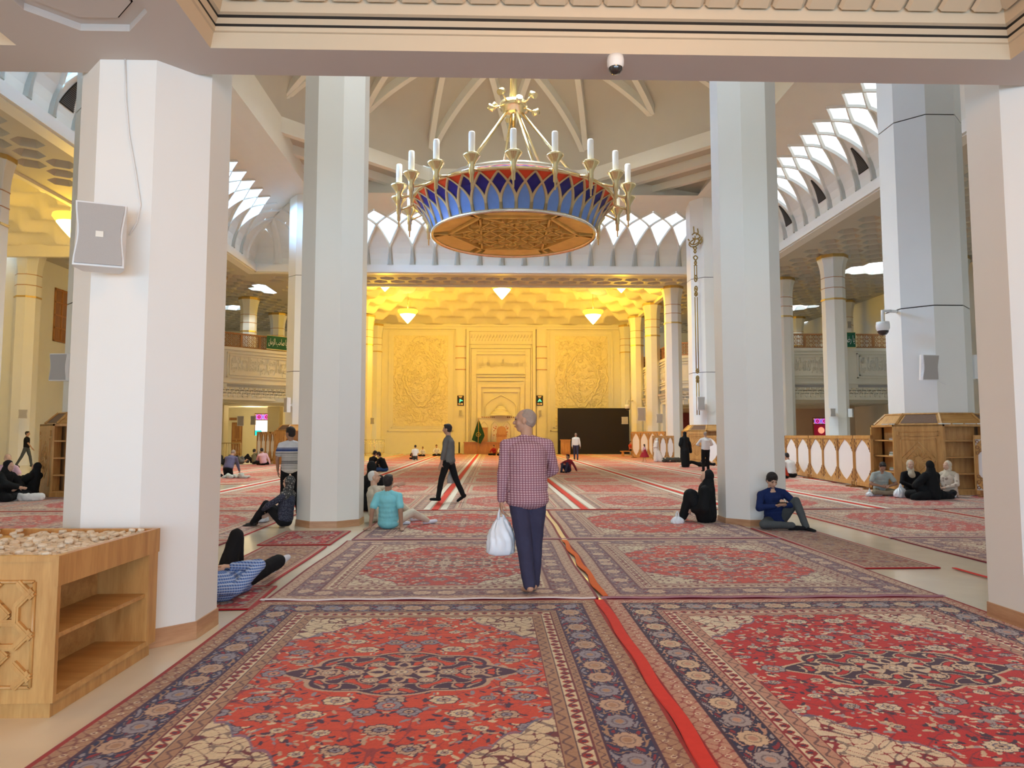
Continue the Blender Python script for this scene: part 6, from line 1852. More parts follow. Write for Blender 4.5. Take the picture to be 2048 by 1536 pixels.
def dotted(name, base, dots, scale=60, th=.32):
    m, n, l, b = new_mat(name)
    t = n.new('ShaderNodeTexCoord'); v = n.new('ShaderNodeTexVoronoi'); v.inputs['Scale'].default_value = scale
    lt = n.new('ShaderNodeMath'); lt.operation = 'LESS_THAN'; lt.inputs[1].default_value = th
    mx = n.new('ShaderNodeMix'); mx.data_type = 'RGBA'; mx.inputs[6].default_value = rgba(base); mx.inputs[7].default_value = rgba(dots)
    l.new(t.outputs['Object'], v.inputs['Vector']); l.new(v.outputs['Distance'], lt.inputs[0]); l.new(lt.outputs[0], mx.inputs[0]); l.new(mx.outputs[2], b.inputs['Base Color'])
    b.inputs['Roughness'].default_value = .85
    return m
C_ = {}
C_['black'] = cloth('black_cloth', (.012, .012, .014)); C_['chador'] = cloth('black_chador_cloth', (.010, .011, .012), .2, .75)
C_['navy_trouser'] = cloth('dark_navy_trousers', (.045, .045, .085), .2); C_['charcoal'] = cloth('charcoal_trousers', (.075, .085, .09), .15)
C_['navy'] = cloth('navy_shirt_cloth', (.012, .024, .095), .2); C_['grey'] = cloth('grey_shirt_cloth', (.14, .14, .135), .15); C_['aqua'] = cloth('light_blue_tshirt_cloth', (.22, .60, .68), .08)
C_['cream'] = cloth('cream_shirt_cloth', (.58, .52, .42)); C_['creamp'] = cloth('cream_trousers', (.62, .56, .45)); C_['white'] = cloth('white_shirt_cloth', (.74, .74, .72), .05); C_['khaki'] = cloth('khaki_trousers', (.26, .22, .15))
C_['pink'] = cloth('pink_shirt_cloth', (.66, .42, .48)); C_['olive'] = cloth('olive_shirt_cloth', (.16, .14, .08)); C_['red'] = cloth('red_shirt_cloth', (.50, .06, .03)); C_['darkred'] = cloth('dark_red_dress_cloth', (.30, .02, .03)); C_['jeans'] = cloth('blue_jeans_cloth', (.04, .09, .24)); C_['purple'] = cloth('dusky_blue_shirt_cloth', (.14, .13, .22))
C_['sock'] = cloth('white_sock', (.66, .68, .76)); C_['shoe'] = mat('black_shoe', (.01, .01, .01), .4); C_['yellow'] = cloth('yellow_sleeve', (.5, .33, .02))
C_['checks'] = plaid('purple_checked_shirt_cloth', (.54, .37, .40), (.20, .065, .10), (.026, .022), (.34, .42), ('x', 'z'))
C_['blueplaid'] = plaid('blue_plaid_shirt_cloth', (.16, .26, .52), (.035, .05, .20), (.026, .024), (.38, .38), ('r', 'z'), (.50, .58, .72))
C_['redplaid'] = plaid('red_plaid_shirt_cloth', (.40, .03, .03), (.05, .02, .05), (.09, .08), (.3, .3), ('r', 'z'))
st_ = [(0, (.62, .62, .60))]
z_ = .86
while z_ < 1.17: st_ += [(z_, (.05, .05, .06)), (z_ + .011, (.62, .62, .60))]; z_ += .0245
st_ = st_[:27] + [(1.195, (.03, .06, .20)), (1.235, (.62, .64, .66)), (1.25, (.03, .06, .20)), (1.262, (.60, .63, .68))]
C_['striped'] = banded('striped_tshirt_cloth', st_)
C_['dots'] = dotted('navy_dotted_coat_cloth', (.018, .022, .045), (.16, .17, .22), 70, .28)
C_['scarf'] = dotted('grey_patterned_scarf_cloth', (.045, .045, .045), (.30, .29, .26), 30, .34)
C_['scarf_cream'] = cloth('cream_headscarf_cloth', (.58, .50, .38)); C_['scarf_brown'] = dotted('brown_patterned_scarf_cloth', (.10, .065, .045), (.50, .42, .32), 18, .40)
C_['shawl'] = dotted('cream_flowered_shawl_cloth', (.60, .50, .40), (.36, .26, .20), 9, .26)
C_['bluegrey'] = banded('grey_blue_tshirt_cloth', [(0, (.34, .38, .36)), (1.9, (.02, .07, .22))])
C_['teal'] = cloth('blue_sleeve_cloth', (.015, .07, .24))
V = Vector
def remesh(mb, name, m, parent, voxel=.01, smooth=3, fold=0.0, fold_scale=(7, 7, 3), seed=0):
    me = mb.mesh(name, m); o = bpy.data.objects.new(name, me); COL.objects.link(o)
    md = o.modifiers.new('r', 'REMESH'); md.mode = 'VOXEL'; md.voxel_size = voxel; md.use_smooth_shade = True
    if smooth: sm = o.modifiers.new('s', 'SMOOTH'); sm.iterations = smooth; sm.factor = .5
    dg = bpy.context.evaluated_depsgraph_get()
    nm = bpy.data.meshes.new_from_object(o.evaluated_get(dg)); nm.name = name
    bpy.data.objects.remove(o); bpy.data.meshes.remove(me)
    nm.materials.clear(); nm.materials.append(m)
    if fold and len(nm.vertices):
        n = len(nm.vertices); co = np.zeros(n * 3); no = np.zeros(n * 3); nm.vertices.foreach_get('co', co); nm.vertex_normals.foreach_get('vector', no)
        co = co.reshape(-1, 3); no = no.reshape(-1, 3); p = co * np.array(fold_scale)
        w = np.sin(p[:, 0] * 2.1 + 1.7 * np.sin(p[:, 2] * 1.9 + seed) + seed) * np.sin(p[:, 1] * 2.3 + 1.5 * np.sin(p[:, 2] * 2.3 + p[:, 0]) + seed * 2)
        w2 = np.sin((p[:, 0] + p[:, 1]) * 4.1 + 2.4 * np.sin(p[:, 2] * 3.1 + seed)) * np.sin(p[:, 2] * 3.4 + 1.9 * np.sin(p[:, 0] * 2.7 - seed))
        r = (1 - np.abs(w)) ** 2 - .4 + .6 * ((1 - np.abs(w2)) ** 2 - .4)
        co += no * (r * fold)[:, None]; nm.vertices.foreach_set('co', co.ravel()); nm.update()
    nm.polygons.foreach_set('use_smooth', [True] * len(nm.polygons))
    o = bpy.data.objects.new(name, nm); COL.objects.link(o)
    if parent is not None: o.parent = parent
    return o
def capsule(mb, a, b_, ra, rb, n=12):
    a, b_ = V(a), V(b_); d = b_ - a; L = d.length
    if L < 1e-5: mb.ell(a, (ra, ra, ra), 0, n); return
    t = d / L; pts = []; rr = []
    for k in range(4): th = PI / 2 * (1 - k / 4); pts.append(a - t * ra * math.sin(th)); rr.append(max(.0008, ra * math.cos(th)))
    pts.append(a); rr.append(ra); pts.append(b_); rr.append(rb)
    for k in range(1, 5): th = PI / 2 * k / 4; pts.append(b_ + t * rb * math.sin(th)); rr.append(max(.0008, rb * math.cos(th)))
    mb.tube(pts, rr, n)
def ik(a, c, l1, l2, pole):
    a, c, pole = V(a), V(c), V(pole); d = c - a; L = d.length
    if L > (l1 + l2) * .998: c = a + d.normalized() * (l1 + l2) * .998; d = c - a; L = d.length
    t = d.normalized(); x = (l1 * l1 - l2 * l2 + L * L) / (2 * L); h = math.sqrt(max(0, l1 * l1 - x * x))
    p = pole - t * pole.dot(t)
    if p.length < 1e-4: p = V((0, 0, 1))
    return a + t * x + p.normalized() * h, c
def basis(f, u):
    u = V(u).normalized(); f = V(f); f = (f - u * f.dot(u)).normalized(); r = f.cross(u).normalized()
    return r, f, u
def hand_prims(mb, w, d, palm_n, s, curl=.6, side=1, spread=.0):
    """w wrist, d hand direction, palm_n direction the palm faces; side +1 right hand"""
    d = V(d).normalized(); pn = V(palm_n); pn = (pn - d * pn.dot(d)).normalized(); lat = d.cross(pn).normalized() * side    # towards the little finger... thumb opposite
    for k in range(4):
        o = (k - 1.5) * .019 * s
        capsule(mb, w + lat * o * .6, w + d * .085 * s + lat * o, .015 * s, .0115 * s, 8)
        L = (.040, .044, .041, .032)[k] * s; p = w + d * .085 * s + lat * o; dd = d.copy()
        for j in range(3):
            ang = curl * (.55 + .25 * j); dd = (dd * math.cos(ang) + pn * math.sin(ang)).normalized()
            q = p + dd * L * (1, .68, .55)[j]; capsule(mb, p, q, (.0098 - .0009 * j) * s, (.0092 - .0010 * j) * s, 8); p = q
    p = w + d * .022 * s - lat * .024 * s; dd = (d * .62 - lat * .72 + pn * .35).normalized()
    q = p + dd * .042 * s; capsule(mb, p, q, .014 * s, .0108 * s, 8); dd2 = (dd * .8 + d * .35 + pn * .45 * curl).normalized(); capsule(mb, q, q + dd2 * .034 * s, .0105 * s, .0085 * s, 8)
def person(label, loc, rotz, pose, wear, s=1.0, voxel=.012, detail=False, skin='skin', hair='hair_black', hair_style='short', build=1.0, name='person', fold=.004, group=None):
    """pose keys: P U F head_f head_u hR hL eR eL aR aL kR kL (targets and bend directions in the person's frame, +Y ahead)"""
    t = thing(name, label, 'person' if name == 'person' else name, loc, rotz, group)
    P = V(pose.get('P', (0, 0, .93))) * s; r, f, u = basis(pose.get('F', (0, 1, 0)), pose.get('U', (0, 0, 1)))
    N = P + u * .50 * s; bend = V(pose.get('bend', (0, 0, 0))) * s; N = N + bend
    shc = P + u * .445 * s + bend * .9; sh = {1: shc + r * .178 * s * build ** .5, -1: shc - r * .178 * s * build ** .5}
    hip = {1: P + r * .088 * s, -1: P - r * .088 * s}
    hr, hf, hu = basis(pose.get('head_f', f), pose.get('head_u', u))
    HC = N + V(pose.get('neck', u)).normalized() * .062 * s + hu * .105 * s + hf * .022 * s
    def tgt(k, d): return V(pose.get(k, d)) * s
    wr, el, an, kn = {}, {}, {}, {}
    for sd, k in ((1, 'R'), (-1, 'L')):
        el[sd], wr[sd] = ik(sh[sd], tgt('h' + k, (sd * .25, .05, .82)), .285 * s, .25 * s, pose.get('e' + k, (sd * .3, -1, 0)))
        kn[sd], an[sd] = ik(hip[sd], tgt('a' + k, (sd * .09, 0, .08)), .43 * s, .42 * s, pose.get('k' + k, (0, 1, 0)))
    det = detail
    sk, top, leg, hr_ = MB(), MB(), MB(), MB()
    rotm = lambda R_, F_, U_: Matrix((R_, F_, U_)).transposed()
    hm = rotm(hr, hf, hu); bm_ = rotm(r, f, u)
    E = lambda mb, c, rad, m3=hm: mb.ell(c, [q * s for q in rad], 0, 20 if det else 14, m3)
    hp = lambda x, y, z: HC + hr * x * s + hf * y * s + hu * z * s
    # ---- head and face
    E(sk, hp(0, -.012, .022), (.074, .094, .088)); E(sk, hp(0, .012, -.030), (.062, .072, .082)); E(sk, hp(0, .040, -.078), (.036, .036, .030))
    capsule(sk, hp(0, .076, .012), hp(0, .104, -.022), .011 * s, .015 * s, 8); E(sk, hp(0, .100, -.026), (.017, .012, .010))
    E(sk, hp(0, .076, .026), (.052, .016, .012)); E(sk, hp(0, .076, -.055), (.024, .016, .014)); E(sk, hp(.046, .048, -.028), (.018, .020, .026)); E(sk, hp(-.046, .048, -.028), (.018, .020, .026))
    if hair_style != 'hood':
        for sd in (1, -1): E(sk, hp(sd * .076, -.012, -.012), (.010, .020, .032))
    capsule(sk, N - u * .02 * s, hp(0, -.02, -.06), .057 * s, .054 * s)
    capsule(sk, P, N - u * .06 * s, .09 * s, .08 * s)
    for sd in (1, -1):
        capsule(sk, sh[sd], el[sd], .044 * s, .039 * s); capsule(sk, el[sd], wr[sd], .040 * s, .026 * s)
        capsule(sk, hip[sd], kn[sd], .068 * s, .048 * s); capsule(sk, kn[sd], an[sd], .048 * s, .033 * s); capsule(sk, shc, sh[sd], .05 * s, .044 * s)
        hd = V(pose.get('hd' + ('R' if sd > 0 else 'L'), (wr[sd] - el[sd]))).normalized(); pn = V(pose.get('pn' + ('R' if sd > 0 else 'L'), (-sd, .2, 0)))
        if abs(pn.normalized().dot(hd)) > .95: pn = V((0, 1, .2))
        if wear.get('hands', True): hand_prims(sk, wr[sd], hd, pn, s, pose.get('curl', .45), sd)
        fd = V(pose.get('f' + ('R' if sd > 0 else 'L'), (0, 1, -.12))).normalized()
        heel = an[sd] - V((0, 0, .035)) * s * (1 if abs(fd.z) < .5 else .3) - fd * .03 * s
        capsule(sk, an[sd], heel, .034 * s, .034 * s); capsule(sk, heel, heel + fd * .19 * s + V((0, 0, -.004)), .034 * s, .024 * s); lt = fd.cross(V((0, 0, 1)));
        capsule(sk, heel + fd * .12 * s, heel + fd * .20 * s + lt * .02 * s, .03 * s, .020 * s); capsule(sk, heel + fd * .12 * s, heel + fd * .19 * s - lt * .02 * s, .03 * s, .019 * s)
    body = remesh(sk, 'body', M[skin], t, min(voxel, .0075) if det else voxel, 2)
    # ---- eyes, brows, lips
    if det or voxel < .012:
        for sd in (1, -1):
            e = MB(); E(e, hp(sd * .030, .0805, .010), (.013, .006, .006)); e.build('eye', M['eye'], body)
            if hair != 'bald': e = MB(); capsule(e, hp(sd * .014, .090, .030), hp(sd * .046, .078, .030), .0045 * s, .0035 * s, 6); e.build('eyebrow', M['hair_black'] if hair == 'hair_black' else M[hair], body)
        e = MB(); E(e, hp(0, .0905, -.056), (.020, .007, .006)); e.build('lips', M['lips'], body)
    # ---- hair
    if hair_style == 'short':
        E(hr_, hp(0, -.024, .034), (.084, .094, .090)); E(hr_, hp(0, -.045, -.010), (.076, .064, .070)); E(hr_, hp(0, .034, .086), (.060, .040, .030))
    elif hair_style == 'full':
        E(hr_, hp(0, -.020, .042), (.088, .098, .094)); E(hr_, hp(0, -.045, -.012), (.082, .066, .075)); E(hr_, hp(0, .036, .092), (.060, .040, .030)); E(hr_, hp(.025, .048, .088), (.036, .030, .022))
    elif hair_style == 'crop':
        E(hr_, hp(0, -.026, .026), (.0765, .0905, .087)); E(hr_, hp(0, -.052, -.012), (.068, .056, .058))
    elif hair_style == 'long':
        E(hr_, hp(0, -.024, .034), (.086, .094, .090)); E(hr_, hp(0, -.060, -.07), (.080, .055, .11))
    if hair_style not in ('hood', 'none'):
        remesh(hr_, 'hair', M[hair], t, .008 if det else min(voxel, .014), 2, .003 if det else 0, (34, 34, 26))
    # ---- upper garment
    w = wear; bl = build
    if 'top' in w:
        capsule(top, sh[1] - u * .02 * s, sh[-1] - u * .02 * s, .058 * s, .058 * s); capsule(top, N - u * .02 * s, sh[1] - u * .005 * s, .062 * s, .050 * s); capsule(top, N - u * .02 * s, sh[-1] - u * .005 * s, .062 * s, .050 * s)
        [E(top, P + u * h_ * s + bend * (h_ / .5), (.172 * bl ** .7 * w1, .128 * bl, .13), bm_) for h_, w1 in ((.36, 1.0), (.28, .985), (.20, .97), (.12, .98), (.05, 1.02))]
        capsule(top, shc + u * .02 * s, N + u * .004 * s, .085 * s, .060 * s)
        if w.get('tail', 0): E(top, P - u * w['tail'] * s, (.180 * bl ** .7, .138 * bl, .10), bm_); E(top, P - u * (w['tail'] / 2) * s, (.178 * bl ** .7, .136 * bl, .11), bm_)
        slv = w.get('sleeve', 'long')
        for sd in (1, -1):
            if slv == 'long': capsule(top, sh[sd] - u * .012 * s, el[sd], .060 * s, .054 * s); capsule(top, el[sd], wr[sd] - (wr[sd] - el[sd]).normalized() * .015 * s, .057 * s, .040 * s)
            elif slv == 'rolled': capsule(top, sh[sd] - u * .012 * s, el[sd], .060 * s, .054 * s); capsule(top, el[sd], el[sd].lerp(wr[sd], .55), .057 * s, .048 * s)
            else: capsule(top, sh[sd] - u * .012 * s, sh[sd].lerp(el[sd], .66), .060 * s, .064 * s)
        shirt_ = remesh(top, w.get('top_name', 'shirt'), C_[w['top']], t, .008 if det else voxel, 3, fold, seed=len(label))
        if (det or w.get('collar') ) and w.get('collar', True):
            c = MB(); c.tube([N + u * (.012 + .012 * math.cos(a)) * s + (r * math.cos(a + PI / 2) * .066 + f * math.sin(a + PI / 2) * .064) * s for a in [q * 2 * PI / 16 for q in range(17)]], .012 * s, 6)
            remesh(c, 'collar', C_[w['top']], shirt_, .006, 1)
    if 'legs' in w:
        E(leg, P - u * .02 * s, (.160 * bl ** .7, .118 * bl, .095), bm_)
        lr = w.get('loose', 1.0)
        for sd in (1, -1):
            capsule(leg, hip[sd] - (hip[sd] - kn[sd]).normalized() * .01, kn[sd], .092 * s * lr, .068 * s * lr); 
            capsule(leg, kn[sd], an[sd] + (kn[sd] - an[sd]).normalized() * .0 * s, .067 * s * lr, .052 * s * lr)
        remesh(leg, w.get('legs_name', 'trousers'), C_[w['legs']], t, .009 if det else voxel, 3, fold, (9, 9, 5), seed=len(label) + 3)
    if 'shoes' in w:
        for sd in (1, -1):
            b = MB(); fd = V(pose.get('f' + ('R' if sd > 0 else 'L'), (0, 1, -.12))).normalized(); heel = an[sd] - V((0, 0, .035)) * s * (1 if abs(fd.z) < .5 else .3) - fd * .03 * s; lt = fd.cross(V((0, 0, 1)))
            capsule(b, an[sd] + (kn[sd] - an[sd]).normalized() * .03, heel, .040 * s, .041 * s); capsule(b, heel, heel + fd * .19 * s, .041 * s, .031 * s); capsule(b, heel + fd * .1 * s, heel + fd * .20 * s + lt * .018 * s, .038 * s, .028 * s); capsule(b, heel + fd * .1 * s, heel + fd * .19 * s - lt * .02 * s, .038 * s, .027 * s)
            remesh(b, w.get('shoes_name', 'sock'), C_[w['shoes']], t, .008 if det else voxel, 2)
    if 'veil' in w:      # head scarf or chador hood, face left open
        b = MB()
        E(b, hp(0, -.040, .026), (.094, .090, .108)); E(b, hp(0, -.045, -.07), (.088, .072, .09))
        capsule(b, hp(-.05, .0, -.125), hp(.05, .0, -.125), .042 * s, .042 * s)
        capsule(b, N, shc + f * .05 * s - u * .04 * s, .088 * s, .10 * s)
        if w.get('veil_long'):
            capsule(b, shc + r * .12 * s, shc - r * .12 * s, .09 * s, .09 * s)
        remesh(b, 'headscarf', C_[w['veil']], t, .009 if det else voxel, 3, fold)
    if 'cloak' in w:     # chador falling over shoulders, arms and seat
        b = MB(); g = w.get('cloak_floor', True)
        E(b, hp(0, -.044, .030), (.096, .090, .110)); E(b, hp(0, -.055, -.08), (.096, .080, .10))
        capsule(b, hp(0, -.04, -.06), shc - f * .02 * s, .09 * s, .13 * s)
        capsule(b, sh[1], sh[-1], .092 * s, .092 * s)
        for sd in (1, -1):
            capsule(b, sh[sd], el[sd] + r * sd * .03 * s, .092 * s, .098 * s); capsule(b, el[sd] + r * sd * .02 * s, wr[sd].lerp(el[sd], .25), .095 * s, .070 * s)
            capsule(b, hip[sd], kn[sd], .135 * s, .11 * s); capsule(b, kn[sd], an[sd] + V((0, 0, .02)), .11 * s, .075 * s)
            capsule(b, el[sd], hip[sd], .10 * s, .14 * s)
        capsule(b, shc, P, .15 * s, .18 * s)
        for q in w.get('spread', ()): capsule(b, V(q[0]) * s, V(q[1]) * s, q[2] * s, q[3] * s)
        ob = remesh(b, 'chador', C_[w['cloak']], t, min(voxel, .012), 4, .010, (5, 5, 2), seed=len(label))
        for v in ob.data.vertices: v.co.z = max(v.co.z, .004 - t.location.z + 0.0)
    for o in t.children:
        me = o.data
        if me.users == 1 and pose.get('floor', True):
            n = len(me.vertices); co = np.zeros(n * 3); me.vertices.foreach_get('co', co); co = co.reshape(-1, 3); co[:, 2] = np.maximum(co[:, 2], .006); me.vertices.foreach_set('co', co.ravel()); me.update()
    t['_j'] = 0; del t['_j']
    return t, dict(wr=wr, el=el, an=an, kn=kn, HC=HC, N=N, P=P, s=s)
FLR = .016
def at_px(px, py, z=FLR): p = onz(px, py, 0); return (p.x, p.y, z)
# ---- 1. the old man walking away with a white bag
bpos = (0.315, 6.93, FLR)
old, J = person('old bald man walking away in a purple checked shirt with a white bag', bpos, R(7),
    dict(P=(.02, 0, .935), U=(0, .03, 1), F=(.10, 1, 0), head_f=(-.92, .38, -.02), head_u=(0.03, .10, 1), hL=(-.225, .06, .775), eL=(-.4, -1, 0), hR=(.12, .26, 1.02), eR=(1, -.35, -.1),
         aR=(.085, .03, .085), aL=(.015, -.13, .10), kR=(.1, 1, 0), kL=(.05, 1, 0), fR=(.15, 1, -.1), fL=(-.1, 1, -.25), curl=.9, hdL=(0, .1, -1), pnL=(1, .1, 0), bend=(0, .015, 0)),
    dict(top='checks', sleeve='long', tail=.075, legs='navy_trouser', loose=1.16), 1.02, .009, True, 'skin', 'hair_grey', 'crop', 1.22)
def plastic_bag(label, top, w, h, d, rz, m, seed=0, items=True, name='plastic_bag'):
    """carrier bag hanging from a hand at 'top': two loops, gathered neck, sagging body"""
    t = thing(name, label, 'bag', top, rz)
    rnd = random.Random(seed); b = MB(); nu, nv = 40, 22; rows = []
    for j in range(nv + 1):
        v = j / nv; z = -.07 - (h - .07) * v; k = (math.sin(min(1, v * 1.35) * PI / 2)) ** .8
        ww = w / 2 * (.16 + .84 * k); dd = d / 2 * (.12 + .88 * k) * (1 if v < .9 else 1 - (v - .9) * 2.2)
        for i in range(nu):
            a = 2 * PI * i / nu; ca, sa = math.cos(a), math.sin(a)
            cr = .012 * (1 - v * .4) * math.sin(a * 9 + 2.5 * math.sin(v * 5 + seed)) + .006 * math.sin(a * 17 + v * 21)
            x = (abs(ca) ** .72) * math.copysign(1, ca) * (ww + cr); y = (abs(sa) ** .8) * math.copysign(1, sa) * (dd + cr * .8)
            rows.append((x + .02 * w * math.sin(v * 4 + seed), y, z + .012 * math.cos(a * 2) * v))
    b.add(rows, [(j * nu + i, j * nu + (i + 1) % nu, (j + 1) * nu + (i + 1) % nu, (j + 1) * nu + i) for j in range(nv) for i in range(nu)] + [tuple(nv * nu + i for i in range(nu))], 0, True)
    b.build('bag_body', m, t)
    for sx in (-1, 1):
        b = MB(); b.tube([(sx * w * .10, d * .1, -.10), (sx * .022, d * .03, -.03), (sx * .008, 0, .012), (sx * .022, -d * .03, -.03), (sx * w * .10, -d * .1, -.10)], [.016, .010, .009, .010, .016], 6); b.build('bag_handle', m, t)
    return t
M['bag_white'], n_, l_, bs_ = new_mat('white_translucent_plastic')
bs_.inputs['Base Color'].default_value = (.80, .86, .92, 1); bs_.inputs['Roughness'].default_value = .28; bs_.inputs['Subsurface Weight'].default_value = .2; bs_.inputs['Subsurface Radius'].default_value = (.05, .05, .05)
M['bag_grey'] = mat('grey_carrier_plastic', (.42, .40, .39), .35, var=.3, scale=14)
def to_world(t, p): return Matrix.Translation(t.location) @ Matrix.Rotation(t.rotation_euler.z, 4, 'Z') @ V(p)
w_ = to_world(old, J['wr'][-1] + V((0, .02, -.085)))
plastic_bag('white plastic carrier bag hanging from the old man\'s left hand', w_, .26, .42, .17, R(8), M['bag_white'], 1)
# ---- 2. man in the grey shirt walking left
p = at_px(897, 1006)
g_, J = person('man in a dark grey shirt walking left across the hall with a small bag', (p[0], p[1], FLR), R(78),
    dict(P=(0, 0, .925), U=(0, .03, 1), F=(0, 1, 0), head_f=(.12, 1, -.22), hR=(-.0 + .20, .0, .80), eR=(.2, -1, 0), hL=(-.22, .12, .82), eL=(-.2, -1, 0),
         aR=(.08, -.32, .13), aL=(-.08, .22, .085), kR=(0, 1, 0), kL=(0, 1, 0), fR=(0, .8, -.6), fL=(0, 1, -.02), curl=.8, hdR=(0, 0, -1)),
    dict(top='grey', sleeve='rolled', legs='black', shoes='black', tail=.02), 1.03, .012, False, 'skin', 'hair_black', 'short', 1.05)
w_ = to_world(g_, J['wr'][1] + V((0, 0, -.085))); 
plastic_bag('small grey-white bag in the hand of the man in the grey shirt', w_, .24, .36, .13, R(70), M['bag_grey'], 4)
# ---- 3. standing man in the striped T-shirt
p = aty(581, 900, 13.7)
person('man standing with his back turned in a white and navy striped T-shirt', (p.x, 13.7, FLR), R(14),
    dict(P=(0, 0, .92), F=(0, 1, 0), head_f=(-.75, .65, -.05), hR=(.235, .03, .80), hL=(-.23, .10, .86), eL=(-.6, -1, -.1), aR=(.17, .05, .085), aL=(-.13, -.05, .085), fR=(.3, 1, -.1), fL=(-.2, 1, -.1)),
    dict(top='striped', sleeve='short', legs='black', tail=.02, shoes='black'), .97, .012, False, 'skin_dark', 'hair_black', 'full', 1.02)
# ---- 4. seated woman leaning on the left middle pillar
SIT = .105
person('woman in a grey patterned headscarf sitting against the left middle pillar, navy dotted coat', (-3.42, 12.05, FLR), R(78),
    dict(P=(0, 0, SIT), U=(0, -.10, 1), F=(0, 1, 0), head_f=(.30, 1, .0), hR=(.12, .34, .22), hL=(-.10, .36, .30), eR=(1, -.3, 0), eL=(-1, -.3, 0), aR=(.14, .66, .06), aL=(-.06, .58, .06), kR=(0, .3, 1), kL=(0, .1, 1), fR=(.1, 1, -.2), fL=(-.1, 1, -.2)),
    dict(top='dots', sleeve='long', legs='black', shoes='shoe', veil='scarf', veil_long=True, shoes_name='shoe', loose=1.05), .93, .010, True, 'skin_light', 'hair_black', 'hood', 1.05)
plastic_bag('white plastic bag on the floor behind the seated woman\'s feet', (-3.98, 12.62, .25), .24, .22, .14, .4, M['bag_white'], 9)
# ---- 5. man in the light blue T-shirt, seen from behind, leaning on his arms
p = at_px(776, 1060)
person('man in a light blue T-shirt sitting with his back turned, propped on arms', (p[0], p[1] + .05, FLR), R(-6),
    dict(P=(0, 0, SIT), U=(0, -.10, 1), F=(0, 1, 0), head_f=(.15, 1, -.25), hR=(.25, -.16, .04), hL=(-.26, -.16, .04), eR=(.4, -1, .0), eL=(-.4, -1, .0), hdR=(.35, -.95, -.05), hdL=(-.35, -.95, -.05), pnR=(0, 0, -1), pnL=(0, 0, -1), aR=(.50, .68, .06), aL=(.05, .52, .06), kR=(.2, .1, 1), kL=(-.6, 0, .6), fR=(.8, .6, .1), fL=(.9, .4, 0), curl=.15),
    dict(top='aqua', sleeve='short', legs='creamp', tail=.01, shoes='sock', collar=False), .98, .010, True, 'skin_dark', 'hair_black', 'short', 1.0)
# ---- 6. man in cream leaning against the pillar
person('bald man in a cream shirt sitting by the left middle pillar, arm out', (-2.02, 12.75, FLR), R(-62),
    dict(P=(0, 0, SIT), U=(0, -.12, 1), F=(0, 1, 0), head_f=(.3, 1, .05), hL=(-.30, .46, .60), eL=(-.3, .2, -.3), hR=(.25, .05, .10), hdL=(0, .8, .1), aR=(.34, .55, .07), aL=(-.10, .34, .08), kR=(.5, 0, 1), kL=(-.1, .2, 1), fR=(0, 1, 0), fL=(0, 1, 0)),
    dict(top='cream', sleeve='rolled', legs='creamp', shoes='sock'), 1.0, .011, False, 'skin_light', 'hair_white', 'crop', 1.12)
person('person in a black chador sitting right behind the left middle pillar', (-2.42, 14.6, FLR), R(40),
    dict(P=(0, 0, SIT), U=(0, .05, 1), F=(0, 1, 0), hR=(.2, .3, .25), hL=(-.2, .3, .25), aR=(.2, .45, .08), aL=(-.2, .45, .08), kR=(.2, 0, 1), kL=(-.2, 0, 1)), dict(cloak='chador'), 1.08, .014, False, 'skin_light', 'hair_black', 'hood')
# ---- 8. man lying on his back behind the nearest left pillar
person('man in a blue plaid shirt lying behind the nearest left pillar', (-2.47, 6.60, FLR), 0,
    dict(P=(0, .42, .11), U=(0, -1, .03), F=(0, 0.03, 1), head_f=(0, 0, 1), head_u=(0, -1, 0), hR=(.07, .17, .28), eR=(1, -.45, -.30), hL=(-.16, .10, .25), eL=(-1, 0, .1), hdR=(-1, .1, .05), pnR=(0, 0, -1), aL=(-.02, .62, .08), kL=(.0, .1, 1), aR=(.17, 1.14, .11), kR=(1, .0, .6), fL=(0, 1, -.1), fR=(.55, .65, .5), curl=.3),
    dict(top='blueplaid', sleeve='long', legs='black', tail=.03, shoes='sock'), 1.02, .010, True, 'skin_light', 'hair_black', 'short', 1.08)
# ---- 9. man in navy against the right middle pillar with a telephone
nv_, J = person('young man in a navy shirt sitting against a pillar with his phone', (4.62, 11.72, FLR), R(176),
    dict(P=(0, 0, SIT), U=(.10, -.10, 1), F=(0, 1, 0), head_f=(-.12, 1, -.55), head_u=(0, .5, 1), hR=(.07, .27, .36), hL=(-.07, .28, .37), eR=(1, -.2, -.3), eL=(-1, -.2, -.3), hdR=(-.5, .8, .3), hdL=(.5, .8, .3), pnR=(-.3, -.3, 1), pnL=(.3, -.3, 1), aL=(-.34, .40, .06), kL=(-.25, .3, 1), aR=(-.12, .42, .08), kR=(1, .35, .0), fL=(-.4, 1, -.1), fR=(-1, .2, 0), curl=.8, bend=(0, .06, 0)),
    dict(top='navy', sleeve='long', legs='charcoal', shoes='black', tail=.02), 1.02, .010, True, 'skin_light', 'hair_black', 'full', 1.0)
w_ = to_world(nv_, (J['wr'][1] + J['wr'][-1]) / 2 + V((0, .085, .045)))
t = thing('mobile_phone', 'dark mobile phone in the hands of the man in navy', 'phone', w_, R(176)); b = MB(); b.cbox((0, 0, 0), (.15, .075, .009), 0, Matrix.Rotation(.5, 3, 'X')); b.build('phone_body', M['black_panel'], t)
b = MB(); b.cbox((0, -.002, .006), (.135, .066, .002), 0, Matrix.Rotation(.5, 3, 'X')); b.build('phone_screen', M['smoke'], t)
